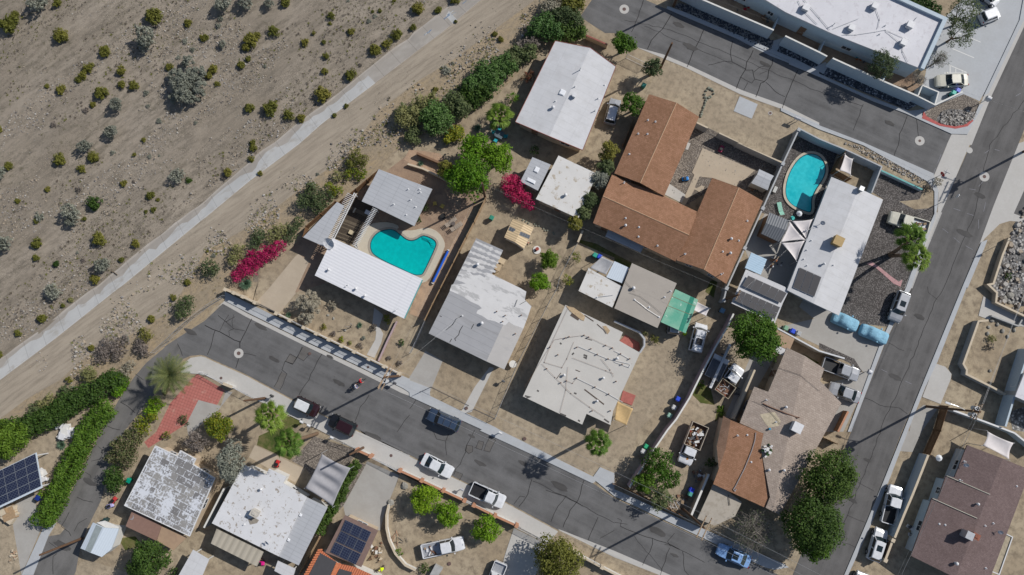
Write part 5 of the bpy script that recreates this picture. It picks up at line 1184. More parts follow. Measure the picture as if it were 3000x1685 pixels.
def bush(label,blobs,mat,h=1.4,name='bush',cat='shrub',group=None,n=900,s_=.2,wood=True,dense=.5,zmin=.05,stem=True):
    """blobs = string with radii list (tile pixels)"""
    B=[(pt(s,h*.5),r/SPX*.97) for s,r in blobs];c=mid([b[0] for b in B])
    zb=GZ(c);t_=thing(name,label,cat,(c.x,c.y,zb),group)
    mb=MB()
    for i,(p,r) in enumerate(B):
        clumped(mb,(p.x,p.y,zb+h*.5),(r,r,h*.55),max(150,int(n*(r/1.5)**2)),s_,max(7,int(10*r)),.45,seed=i+int(c.x*5+c.y) % 71,zmin=zb+zmin)
    sm=MB()
    for p,r in B:
        for i in range(5):
            a=1.2566*i;sm.cyl((p.x,p.y,zb-.05),(p.x+math.cos(a)*r*.5,p.y+math.sin(a)*r*.5,zb+h*.6),.035,.015,5)
    obj('branches',sm,M['bark'],t_);obj('foliage',mb,LM[mat],t_)
    return t_
def hedge(label,s,wd,h,mat,n_per=230,s_=.2,name='hedge',group=None,cat='hedge',jit=.25):
    P=pts(s,h*.6);t_=thing(name,label,cat,mid(P),group);mb=MB();sm=MB()
    for a,b in zip(P[:-1],P[1:]):
        L=(b-a).length;n=max(1,int(L/(wd*.3)))
        for i in range(n):
            p=a.lerp(b,(i+.5)/n);d=(b-a).normalized();nn=Vector((-d.y,d.x,0))
            for sd in (-.28,.28):
                q=p+nn*wd*sd+rv()*jit;blob(mb,(q.x,q.y,h*.55),(wd*.4,wd*.4,h*.5),int(n_per*wd/2),s_,.6,seed=i+int(p.x*3) % 51,zmin=.05)
            sm.cyl((p.x,p.y,-.05),(p.x+.1,p.y,h*.7),.05,.03,5)
    obj('branches',sm,M['bark'],t_);obj('foliage',mb,LM[mat],t_);return t_
def fanpalm(label,s,r,z,base=None,n=40,mat='palm',group=None,trunk=.22,droop=.55):
    c=pt(s,z);rr=1.12*r/SPX*(1-z/CAMH);b=pt(base) if base else Vector((c.x,c.y,0))
    t_=thing('fan_palm',label,'palm tree',(b.x,b.y,0),group)
    tb=MB();m_=8;c3=Vector((c.x,c.y,z));pr=Vector((b.x,b.y,-.05))
    for i in range(m_):
        f=(i+1)/m_;q=Vector((b.x,b.y,0)).lerp(c3,f);ff=f**1.3;q=Vector((b.x+(c.x-b.x)*ff,b.y+(c.y-b.y)*ff,z*f));tb.cyl(pr,q,trunk*(1.25-.3*(f-1/m_)),trunk*(1.2-.3*f),10);pr=q
    tb.cyl(c3-Vector((0,0,1.2)),c3-Vector((0,0,.1)),trunk*1.9,trunk*1.3,10)
    obj('trunk',tb,M['palmbark'],t_)
    fb=MB()
    for cnt,lr,el0,R0,ph in ((9,.52,-.2,.50,0),(8,.38,.2,.52,.4),(6,.22,.6,.46,.1),(4,.08,1.0,.36,.5)):
        for i in range(cnt):
            a=6.2832*i/cnt+ph+rnd.uniform(-.14,.14);el=el0+rnd.uniform(-.12,.12)
            d=Vector((math.cos(a)*math.cos(el),math.sin(a)*math.cos(el),math.sin(el)));e=c3+d*rr*lr/max(.5,math.cos(el))
            fb.cyl(c3,e,.035,.02,4)
            side=d.cross(Vector((0,0,1))).normalized();up=side.cross(d);R_=rr*R0*rnd.uniform(.75,1.2)
            for j in range(13):
                th=(j-6)/6*.95;w_=.04+rr*.016
                dd=(d*math.cos(th)+side*math.sin(th)+up*.12*(j % 2)).normalized();nn=dd.cross(up).normalized();k=(1-.3*abs(th)/.95)*rnd.uniform(.85,1.05)
                tip=e+dd*R_*k+Vector((0,0,-droop*R_*.5));m=e+dd*R_*k*.5+up*.02
                fb.add([e,m+nn*w_+up*.03,tip,m-nn*w_-up*.04],[(0,1,2,3)])
    obj('fronds',fb,LM[mat],t_)
    return t_
def datepalm(label,s,r,z,base,n=42,mat='date'):
    c=pt(s,z);rr=r/SPX*(1-z/CAMH)*1.05;b=pt(base);t_=thing('date_palm',label,'palm tree',(b.x,b.y,0))
    tb=MB();tb.cyl((b.x,b.y,-.05),(c.x,c.y,z),.34,.28,12);obj('trunk',tb,M['palmbark'],t_)
    fb=MB();c3=Vector((c.x,c.y,z))
    for i in range(n):
        a=i*2.39996;el=1.2-1.45*(i+.5)/n;L=rr*1.12*rnd.uniform(.85,1.05);d0=Vector((math.cos(a)*math.cos(el),math.sin(a)*math.cos(el),math.sin(el)))
        P=[c3];d=d0.copy()
        for k in range(9):
            P.append(P[-1]+d*L/9);d.z -= .13;d.normalize()
        for k in range(1,10):
            t=(P[k]-P[k-1]).normalized();sd=t.cross(Vector((0,0,1))).normalized()
            for q in (0,.5):
                o=P[k-1].lerp(P[k],q);ll=rr*.22*math.sin(math.pi*(k+q)/10.6)+.08
                for sg in (-1,1):
                    tip=o+(sd*sg*.75+t*.65).normalized()*ll+Vector((0,0,.04));fb.add([o-t*.06,o+t*.06,tip],[(0,1,2)])
            fb.cyl(P[k-1],P[k],.025,.02,3,False)
    obj('fronds',fb,LM[mat],t_);return t_
def rosette(label,s,r,h,mat,n=40,name='agave',cat='plant',group=None):
    c=pt(s,h*.3);rr=r/SPX;t_=None;mb=MB()
    for i in range(n):
        a=i*2.39996;el=1.35-1.2*(i/n);d=Vector((math.cos(a)*math.cos(el),math.sin(a)*math.cos(el),math.sin(el)));L=rr*rnd.uniform(.85,1.1) if el < .9 else h*.8
        sd=d.cross(Vector((0,0,1))).normalized()*(.05+rr*.045);o=Vector((c.x,c.y,.05));m=o+d*L*.5;t=o+d*L+Vector((0,0,-L*.1))
        mb.add([o-sd*.6,o+sd*.6,m+sd+Vector((0,0,.02)),t,m-sd+Vector((0,0,.02))],[(0,1,2,4),(4,2,3)])
    o=obj(name,mb,LM[mat],None,loc=(c.x,c.y,0));put(o,label,cat,group);return o
def bare(label,s,r,z,h,mat='dry',n=90,name='bare_tree',leaves=0,lm='dry',group=None,thickk=1.0):
    c=pt(s,z);rr=r/SPX;t_=thing(name,label,'tree',(c.x,c.y,GZ(c)),group);mb=MB();z0=GZ(c)
    mb.cyl((c.x,c.y,z0-.1),(c.x,c.y,z0+h*.35),.14*thickk,.1*thickk,7)
    tips=[]
    for i in range(n//3):
        a=i*2.39996;q=math.sqrt((i+.5)/(n/3));e=Vector((c.x+math.cos(a)*rr*q*.7,c.y+math.sin(a)*rr*q*.7,z0+h*(.95-.35*q)));o=Vector((c.x,c.y,z0+h*.3));m=o.lerp(e,.5)+rv()*.2
        mb.cyl(o,m,.05*thickk,.03*thickk,4);mb.cyl(m,e,.03*thickk,.018*thickk,4)
        for _ in range(3):
            t=e+Vector((rnd.uniform(-1,1),rnd.uniform(-1,1),rnd.uniform(-.5,.6)))*rr*.35;mb.cyl(e,t,.018*thickk,.008,3,False);tips.append(t)
            for _ in range(2):
                t2=t+rv()*rr*.18;mb.cyl(t,t2,.01,.006,3,False);tips.append(t2)
    obj('branches',mb,M['twig'] if mat == 'dry' else M['bark'],t_)
    if leaves:
        fb=MB()
        for _ in range(leaves): leaf(fb,rnd.choice(tips)+rv()*rr*.12,(rv()+Vector((0,0,.6))).normalized(),.16,.8)
        obj('foliage',fb,LM[lm],t_)
    return t_

# ---------- shrubs of the wash: each is an object of its own, meshes shared between look-alikes
def proto_mesh(kind,v):
    mb=MB();s=v*17+3
    if kind == 'c':
        for i in range(4+v % 3):
            a=i*2.1+v;d=rnd.uniform(.15,.45);r=rnd.uniform(.5,.7)
            clumped(mb,(math.cos(a)*d,math.sin(a)*d,.32),(r,r,.5),330,.15,9,.42,seed=s+i,zmin=.02)
    elif kind == 'g':
        for i in range(6):
            a=i*1.05+v;d=rnd.uniform(.25,.62);r=rnd.uniform(.3,.48)
            clumped(mb,(math.cos(a)*d,math.sin(a)*d,.45+rnd.uniform(-.1,.25)),(r,r,.42),230,.125,8,.40,seed=s+i,zmin=.02)
        for i in range(12):
            a=i*2.4;mb.cyl((0,0,0),(math.cos(a)*.7,math.sin(a)*.7,.75),.03,.01,4)
    elif kind == 's':
        for i in range(3):
            a=i*2.1+v;clumped(mb,(math.cos(a)*.35,math.sin(a)*.35,.25),(.5,.45,.35),150,.16,6,.5,seed=s+i,zmin=.02)
    return mb
PM={}
for k_,m_,nv in (('c','olive',6),('g','grey',4),('s','grey',3),('d','dry',3),('e','green',2),('p','pale',3)):
    kk={'d': 's','e': 'c','p': 'c'}.get(k_,k_)
    PM[k_]=[proto_mesh(kk,v).mesh('desert_shrub',LM[m_]) for v in range(nv)]
WASH="""@00 g440,50,125 c585,40,60 c120,265,112 c165,165,60 c1560,180,112 c1885,238,50 c630,375,100 c1065,525,78 g1500,440,150 c905,690,66 c840,760,60 c795,800,46 c1225,715,64 c1225,850,56 c1345,870,62 c1695,675,48 c475,865,34 c620,905,60 c1030,945,92 c935,1050,42 d860,1105,50 g1190,1060,90 s1460,930,46 s1590,1210,42 g1130,1330,85 d540,1250,50 c1440,1400,34 s1850,415,46 s1925,500,44 s1785,575,36 s1480,1060,30 s1955,1225,30 c0,1300,46 c2030,385,42
@10 g200,80,115 g430,45,115 g650,60,66 c815,35,72 c15,380,44 g190,460,50 c470,420,100 c530,365,55 c420,480,60 c695,330,74 c1265,170,54 c1250,237,26 c1090,335,30 c1000,430,48 c1190,425,32 c1465,325,50 c1675,120,24 c1750,115,30 s1640,215,40 s1700,165,36 c440,595,40 c370,655,52 c95,700,60 c45,760,55 c130,845,38 s600,665,34 c1215,565,46 c1200,720,46 c1705,515,78 c1825,450,64 c1920,360,74 d1550,655,30 c1460,760,72 c1190,960,95 c455,1090,68 c660,1095,94 c845,1165,76 c970,1185,54 c1415,1060,32 c1295,1155,32 s160,190,46 s140,260,46 c485,1430,46 s1430,10,28 c1890,10,28 d105,375,24
@20 c85,100,84 c290,110,50 c40,280,44 c450,15,64 c460,220,26
@01 c615,175,76 g880,40,85 c945,145,72 c825,255,56 c100,230,56 g20,330,105 c485,465,40 c185,580,34 d790,465,50 c1240,405,42 g1800,335,92 e1890,375,40 c1510,525,56 c1580,565,27 c1460,685,27 c1535,665,36 e960,605,92 g760,700,112 g740,790,80 c850,755,34 s400,740,70 c370,780,34 c390,1005,76 c370,1150,44 e570,1205,40 c1005,970,88 c1365,1005,56 g1060,1220,95 c1220,1165,36 c965,1360,60 g70,1010,118 s1130,95,40 c1345,115,28 s1495,135,34 s1590,125,22 d1335,385,26 s775,1090,24 d830,1170,34
@02 g560,60,95 p710,130,34 c635,190,30 c435,320,56 c190,470,42 c10,680,46
@11 c490,55,54 c470,160,42 c240,295,60 d190,350,40""".split()
VERGE="""@20 c850,345,36 c910,400,40 s370,710,76 s430,635,30 c260,900,40 @10 c1415,1060,3 @11 c555,300,32 s1125,310,26 s90,1120,38 c30,1080,20 @01 c1880,1390,42 @02 c1520,320,48 c1740,110,44 c920,610,42 s1260,520,55""".split()
LMK=[("the widest grey tree of the wash","@00 1900,900"),("the top left photo corner","@00 0,0"),("the blue painted lining bays","@20 400,180"),("the long three-lobed olive bush","@00 860,740"),("the lobed olive bush in mid wash","@10 470,420"),("the bush crowding the lining bend","@10 1190,960"),("the row of four bushes","@10 660,1095"),("the mixed grey and green bush","@01 960,605"),("the grey bush with forked shadow","@01 760,740"),("mid left photo edge","@01 0,900"),("the fallen stick by the lining","@01 1150,1290"),("the lone yellow green bush","@01 1005,970"),("the grey bush above the lining","@01 1800,335"),("the crimson bougainvillea row","@11 420,1250"),("the dead end of the street","@02 1800,500"),("the crimson round bush","@20 1180,770")]
LMK=[(a,pts2(b)[0]) for a,b in LMK]
SIZE=lambda r: 'tiny' if r < 32 else 'small' if r < 52 else 'medium' if r < 75 else 'large' if r < 100 else 'very large'
HUE={'c': 'olive','g': 'grey','s': 'grey','d': 'brown','e': 'dark green','p': 'pale olive'}
def octant(dx,dy):
    return ['right','lower right','below','lower left','left','upper left','above','upper right'][int(round(math.atan2(dy,dx)/(math.pi/4))) % 8]
items=[]
for src in (WASH,VERGE):
    ox=oy=0
    for tok in src:
        if tok[0] == '@': ox,oy=600*int(tok[1]),420*int(tok[2]);continue
        k_=tok[0];a,b,r=tok[1:].split(',');r=float(r)
        if r < 5: continue
        items.append([k_,ox+float(a)/3.405,oy+float(b)/3.405,r,src is VERGE])
keys={}
for it in items:
    it += [min(range(len(LMK)),key=lambda j: (LMK[j][1][0]-it[1])**2+(LMK[j][1][1]-it[2])**2)]
    L=LMK[it[5]][1];it += [octant(it[1]-L[0],it[2]-L[1]),math.hypot(it[1]-L[0],it[2]-L[1])]
    keys.setdefault((it[0] if it[0] != 's' else 'g',it[5],it[6]),[]).append(it)
ORD=['nearest','second nearest','third nearest','fourth nearest','fifth nearest','sixth nearest']
for key,L in keys.items():
    L.sort(key=lambda q: q[7])
    for i,it in enumerate(L):
        k_,x,y,r,vg=it[:5];P=GG(x,y);R_=r/SPX*.98
        o=bpy.data.objects.new('desert_shrub',rnd.choice(PM[k_]));COL.objects.link(o);o.location=(P.x,P.y,P.z-.03)
        hz={'c': 1.2,'g': 1.4,'s': .95,'d': .95,'e': 1.2,'p': 1.1}[k_]
        o.scale=(R_*rnd.uniform(.92,1.06),R_*rnd.uniform(.92,1.06),R_*hz);o.rotation_euler=(0,0,rnd.uniform(0,6.28))
        nm=LMK[it[5]][0];od=ORD[min(i,5)];where={'right': 'right of','left': 'left of','above': 'above','below': 'below'}.get(it[6],it[6]+' of')
        if len(nm.split()) > 5: nm=nm.replace('the ','',1)
        put(o,'%s %s shrub, %s %s %s' % (SIZE(r),HUE[k_],od if len(L) > 1 else 'growing',where,nm),'shrub','desert shrubs scattered over the wash' if not vg else 'desert shrubs on the verge')
def smoke(label,parts,group=None,mat='grey',h=1.0,name='smoke_tree',sz=.24):
    B=[(GG(*pts2(s)[0]),r/SPX) for s,r in parts];c=mid([b[0] for b in B]);z0=GZ(c);t_=thing(name,label,'tree',(c.x,c.y,z0),group);mb=MB();sm=MB()
    for i,(p,r) in enumerate(B):
        zz=z0+r*.75*h+rnd.uniform(0,.4)
        clumped(mb,(p.x,p.y,zz),(r,r,r*.8*h),int(430*r*r+250),sz,max(8,int(9*r)),.36,seed=i*3+int(c.x) % 31,zmin=z0+.05,inner=.3)
        sm.cyl((c.x,c.y,z0-.1),(p.x,p.y,zz),.09,.04,6)
        for j in range(5): e=Vector((p.x,p.y,zz))+rv()*r*.7;sm.cyl((p.x,p.y,zz-.3),e,.04,.015,4)
    obj('branches',sm,M['twig'],t_);obj('foliage',mb,LM[mat],t_);return t_
smoke('widest grey smoke tree in the middle of the wash, throwing a jagged shadow',[("@00 1850,860",120),("@00 1800,780",90),("@00 1960,800",100),("@00 1880,980",110),("@10 -20,900",90),("@00 1780,980",70),("@00 1900,640",70),("@10 0,760",70),("@00 1960,1000",70)])
# ---------- belt of shrubs behind the gardens
BELT='shrubs of the belt along the bank'
for lab,bl,m_,h in (
 ('silvery dry shrub at the upper end of the belt, near the top edge',[("@20 1440,60",110),("@20 1380,110",60)],'silver',1.8),
 ('olive shrub beside the silvery one at the street end',[("@20 1600,50",95),("@20 1680,20",75)],'olive',2.0),
 ('mixed olive green shrub behind the silvery one, by the upper street',[("@20 1560,180",100),("@20 1640,210",90),("@20 1460,170",80)],'feather',2.4),
 ('dense dark oleander left of the mixed olive green shrub',[("@20 1350,270",120),("@20 1250,300",80),("@20 1440,330",90)],'oleander',2.6),
 ('dark green shrub right under the mixed shrub beside the gabled roof',[("@20 1640,300",90),("@20 1560,330",90),("@20 1700,350",60)],'green',2.2),
 ('grey twiggy shrub next below the dense oleander',[("@20 1200,440",80),("@20 1120,470",60)],'dry',1.8),
 ('green shrub just below the grey twiggy one in the belt',[("@20 1180,520",90),("@20 1080,540",90),("@20 1000,600",80)],'feather',2.0),
 ('dark oleander halfway down the belt left of the crimson bush',[("@20 930,640",90),("@20 880,720",90),("@20 1000,690",70)],'oleander',2.4),
 ('large speckled oleander in the middle of the belt',[("@20 780,730",110),("@20 700,800",110),("@20 830,830",90),("@20 620,860",80)],'oleander',2.6),
 ('long dark shrub below the speckled oleander',[("@20 580,940",90),("@20 660,960",100),("@20 740,930",80)],'green',2.3),
 ('rounded green shrub at the foot of the belt',[("@20 480,1050",100),("@20 540,1090",80),("@20 420,1000",70)],'feather',2.4),
 ('white flowering oleander left of the cycads, belt foot',[("@20 250,1130",110),("@20 330,1180",110),("@20 260,1260",100),("@20 180,1160",80)],'oleander',2.8),
 ('pale green feathery shrub at the lower end of the belt',[("@20 60,1150",90),("@20 130,1060",90),("@10 2000,1180",90),("@20 230,980",50)],'pale',2.2),
 ('grassy green shrub by the pool house corner',[("@20 40,1350",80),("@10 2000,1130",80)],'feather',1.6),
 ('yellow green shrub between oleander and lime trees',[("@20 460,1330",80),("@20 400,1380",60)],'yellow',1.6)):
    bush(lab,[(q,r*1.22) for q,r in bl],m_,h*1.05,n=1150,s_=.26,group=BELT)
VS='bushes on the verge by the pool property'
for lab,bl,m_,h in (
 ('rounded olive bush at the end of the brown fence',[("@11 1510,140",95),("@11 1580,180",70),("@11 1450,200",60)],'olive',1.8),
 ('yellow green low bushes under the rounded olive bush',[("@11 1460,300",75),("@11 1560,310",70)],'yellow',1.2),
 ('small yellow topped bush left of the low yellow bushes',[("@11 1330,330",66)],'pale',1.3),
 ('wide grey green bush beside the brown wooden fence',[("@11 1080,520",110),("@11 1180,560",110),("@11 1000,590",90),("@11 1130,640",90),("@11 1060,440",60)],'feather',2.2),
 ('lime green bush joined to the wide grey green bush',[("@11 1310,480",75),("@11 1250,440",60)],'yellow',1.5),
 ('grey green bush above the crimson bougainvillea row',[("@11 540,930",90),("@11 500,1000",70)],'feather',1.6),
 ('yellow olive bush next to the crimson row',[("@11 690,930",90),("@11 760,860",80)],'pale',1.5),
 ('grey twiggy bush by the carport corner',[("@11 870,870",80),("@11 940,800",70),("@11 830,960",50)],'feather',1.3),
 ('double yellow olive bush left of the crimson row',[("@11 330,1070",85),("@11 290,1160",75)],'pale',1.6),
 ('dark green bush standing apart on the verge left of the crimson row',[("@11 60,1250",105)],'feather',1.8),
 ('large grey olive bush by the dead end of the street',[("@02 1830,200",105),("@02 1890,150",70),("@02 1800,280",60)],'feather',2.0),
 ('yellow olive bush between the dead end and the lane',[("@02 1465,480",78)],'olive',1.5),
 ('sprawling dry grey shrub above the lane bend',[("@02 1100,600",110),("@02 1030,680",90),("@02 1180,650",80),("@02 1240,540",60)],'dry',1.5),
 ('dry shrub right next to the lane bend',[("@02 1400,600",85),("@02 1450,640",60)],'dry',1.3),
 ('small blue grey shrub at the top of the lane hedge',[("@02 1280,800",70),("@02 1250,860",50)],'silver',1.1)):
    bush(lab,bl,m_,h,n=800,s_=.2,group=VS)
bush('long row of crimson bougainvillea along the verge',[("@11 750,1030",72),("@11 680,1080",85),("@11 600,1110",88),("@11 530,1160",100),("@11 460,1210",105),("@11 390,1260",90),("@11 330,1320",75),("@11 470,1100",50)],'crimson',1.7,name='bougainvillea',n=1100,s_=.17)
bush('magenta bougainvillea beside the small grey annexe',[("@21 1010,400",105),("@21 1080,430",95),("@21 1060,510",110),("@21 1150,560",85),("@21 1210,620",60),("@21 960,460",55)],'magenta',2.6,name='bougainvillea',n=1300,s_=.17)
rosette('spiky green desert spoon at the lower end of the crimson row',"@11 405,1400",78,1.2,'agave',120,name='desert_spoon')
# ---------- hedges of the west garden and the lane
hedge('tall clipped bright green hedge between the lane and the west garden',"@02 1090,1190 980,1300 880,1430 @03 830,130 740,290 650,470 580,640 480,820 420,930",2.5,2.0,'hedge',260,.24)
hedge('dark green shrub border running from the lane bend down to the left edge',"@02 1200,880 1080,1000 920,1040 780,1120 620,1210 480,1310 330,1370 150,1430 @03 -60,60",2.6,2.0,'green',240,.26,name='shrub_border',cat='shrub')
hedge('bright green shrub at the lane beside the border',"@02 1210,930 1160,1010 1210,1060",2.0,1.6,'bright',260,.24)
tree('broad bright green shrub tree at the left edge',"@03 90,90",190,1.6,3.2,'hedge',5200,.26,30,name='shrub_tree')
for lab,bl,m_,h in (('dry beige topped shrub inside the dark border',[("@02 890,860",85),("@02 920,900",60)],'pale',1.8),
 ('olive shrub above the dark border',[("@02 680,1040",80),("@02 640,1080",60)],'feather',1.6),('pale yellow shrub above the dark border',[("@02 520,1140",80),("@02 430,1190",80)],'pale',1.5),
 ('olive shrub lying on the dark border near the left edge',[("@02 370,1220",80),("@02 330,1260",50)],'feather',1.6),('tiny olive shrub above the dark border',[("@02 690,930",36)],'olive',.8)):
    bush(lab,bl,m_,h,n=800,s_=.22,group='shrubs along the dark border')
for lab,bl,m_,h in (('bright lime bush at the top of the red tiled terrace',[("@02 1560,1180",95),("@02 1500,1250",70)],'bright',1.8),
 ('speckled bush below the lime one beside the lane',[("@02 1420,1390",90),("@02 1530,1300",60)],'yellow',1.8),
 ('oleander with pink blossom next above the green bush',[("@03 1370,50",90),("@03 1290,110",110),("@03 1180,150",60)],'pinkish',2.4),
 ('second pink oleander beside the lane',[("@03 1200,220",110),("@03 1290,270",100),("@03 1120,280",60)],'pinkish',2.4),
 ('dark green bush in front of the patchwork roof',[("@03 1140,430",90),("@03 1160,540",95),("@03 1110,500",70),("@03 1200,470",60)],'green',2.4)):
    bush(lab,bl,m_,h,n=900,s_=.22,group='bushes between the lane and the red terrace')
hedge('narrow ivy hedge beside the slate driveway',"@13 1520,330 1430,470 1370,620 1310,740 1230,850 1170,960 1150,1020",1.05,1.7,'green',300,.18)
# ---------- trees
tree('larger lime green tree above the brown pool garden',"@21 590,330",225,3.4,6.0,'bright',6500,.25,34)
tree('lime green tree right of the larger one',"@21 880,150",145,3.4,5.6,'bright',3600,.25,24)
tree('lime green tree at the back of the three',"@21 650,60",150,3.2,5.2,'bright',3600,.25,24)
tree('dull olive small tree on the left flank of the lime trees',"@21 370,270",90,2.4,3.8,'olive',1700,.22,16)
tree('round dark green tree between the mauve wall and the solar carport',"@32 1400,500",245,5.0,8.4,'citrus',11000,.25,44)
tree('upper of the two big dark trees at the avenue',"@43 90,470",255,4.6,7.8,'green',10500,.25,42,base="@33 2000,700")
tree('lower and larger big dark tree at the avenue corner',"@33 1960,920",270,4.8,8.4,'green',12500,.25,46)
tree('dark tree overhanging the avenue below the largest one',"@43 -80,1090",190,3.6,6.5,'citrus',6000,.25,28)
bare('grey leafless branches between the two big dark trees',"@43 150,680",110,4.0,5.0,n=150)
bare('round tangle of bare branches under netting beside the beige patio roof',"@33 1390,1010",215,2.6,4.8,n=460,leaves=1500,lm='feather',thickk=1.3)
tree('upper crown of spreading mesquite behind the mauve wall',"@33 420,330",150,2.6,4.6,'citrus',2600,.22,22,base="@33 350,480")
tree('middle mesquite behind the mauve wall',"@33 540,480",110,2.4,4.2,'citrus',1500,.22,16)
tree('mesquite crown next to the end pillar of the mauve wall',"@33 300,520",115,2.4,4.2,'citrus',1600,.22,16)
tree('lowest mesquite crown near the street kerb',"@33 460,680",115,2.0,3.6,'feather',1500,.22,16)
tree('round orange tree in the shade below the tan shed',"@21 1390,1170",95,1.9,3.6,'citrus',2600,.2,22)
tree('round bushy citrus tree by the wire fence',"@21 1300,1385",100,1.9,3.4,'bright',2600,.2,22)
tree('left lime green citrus in the curved wall yard',"@23 150,680",145,2.0,3.7,'bright',3600,.22,26)
tree('middle citrus in the curved wall yard',"@23 380,820",125,2.0,3.5,'bright',3200,.22,24)
tree('right citrus beside the white pickup',"@23 765,990",125,2.0,3.6,'bright',3200,.22,24)
tree('wide olive toned pepper tree at the bottom edge by the gate',"@23 1470,1290",230,3.4,6.2,'olive',6800,.26,34)
tree('dark green tree at the bottom edge beside the brown patio roof',"@03 1480,1300",200,2.8,5.0,'green',5200,.26,30)
tree('round olive green tree by the red tiled terrace',"@12 145,1390",135,2.4,4.2,'yellow',3000,.22,24)
tree('small purple brown leafed tree right of the red terrace',"@03 1960,120",120,2.0,3.4,'dry',1300,.2,16)
tree('tall grey green tamarisk between patchwork and mottled roofs',"@13 260,320",120,4.5,7.5,'grey',3600,.22,26,ry=210)
tree('leafy green tree beside the upper street driveway',"@30 90,440",125,3.0,5.0,'citrus',2800,.24,22)
tree('small dusty tree leaning over the driveway gate',"@30 385,680",95,2.8,4.4,'feather',1900,.2,18)
tree('bright leafy tree beside the top corner of the brown roof',"@30 190,1050",120,2.8,4.8,'citrus',2300,.22,18)
for lab,s,r,m_ in (('olive tree at the top of the row along the brown roof',"@21 1985,90",105,'olive'),('second olive tree in the row along the brown roof',"@21 1960,240",90,'feather'),('grey green tree beside the worn white roof',"@21 1900,370",100,'grey'),('fourth tree of the row hanging over the white roof edge',"@21 1800,570",100,'feather'),('fifth tree of the row by the white roof corner',"@21 1740,700",80,'feather'),('lowest tree of the row at the lawn corner',"@21 1660,800",75,'olive')):
    tree(lab,s,r,2.8,4.4,m_,1900,.2,18,group='trees in a row along the brown roof',trunk=.12)
tree('feathery palo verde in the shaded patio of the apartment block',"@40 620,660",150,4.0,6.5,'feather',2800,.18,20)
tree('sprawling green palo verde over the parked cars, top right',"@40 1430,120",190,3.8,6.2,'feather',2300,.18,24,cr=.3,base="@40 1330,260")
tree('lower spreading palo verde at the parapet corner',"@40 1400,330",170,3.4,5.6,'feather',1700,.18,22,cr=.28,base="@40 1270,420")
bare('thin bare tree by the disabled parking bay',"@40 1200,590",95,2.6,4.2,n=120,leaves=260,lm='feather')
bare('dry bare shrub behind the bin enclosure',"@40 1000,800",95,1.8,3.0,n=110)
hedge('dark shrubs behind the apartment parapet',"@40 880,-20 1040,60 1180,120",1.6,1.6,'green',240,.22,name='shrub_border',cat='shrub')
smoke('silver grey smoke tree behind the garden wall of the pool property',[("@12 1085,110",75),("@12 1010,180",85),("@12 1100,220",85),("@12 1050,320",75),("@12 1130,160",60)],mat='silver',h=1.3,sz=.2)
bush('small tan dried bush beside the silver smoke tree',[("@12 1265,170",48),("@12 1290,205",32)],'silver',.9,n=700,s_=.15)
fanpalm('fan palm standing alone on the bare corner, shadow across the street',"@23 1885,130",138,8.2)
fanpalm('left fan palm in the garden beside the white topped car',"@12 640,1290",165,8.0,base="@12 700,1270",n=44)
fanpalm('right fan palm in the garden, trunk visible beside the driveway',"@13 820,130",155,10.0,base="@13 1120,35",n=44)
fanpalm('upper of the twin palms in the grey gravel garden',"@41 930,940",160,7.4,base="@41 700,1110",n=44)
fanpalm('lower of the twin palms in the grey gravel garden',"@41 990,1140",155,7.6,base="@41 712,1125",n=44)
fanpalm('short fan palm with yellow green fronds by the blue patio chairs',"@20 900,1150",150,2.6,n=34,droop=.3)
datepalm('date palm with long arching fronds at the lane corner',"@02 1700,880",205,4.6,"@02 1640,1060")
rosette('blue green spiky agave left of the patio chairs',"@20 680,1275",55,.9,'agave',40)
rosette('large spiky agave in the west garden beside the hedge',"@03 610,150",62,1.0,'agave',46)
rosette('grey green agave at the garden wall below the smoke tree',"@12 835,285",40,.6,'agave',36)
rosette('pale star shaped agave in the shaded bed behind the pool house',"@21 110,200",40,.6,'agave',30)
rosette('grey agave beside the curved garden path',"@12 1545,385",38,.6,'agave',34)
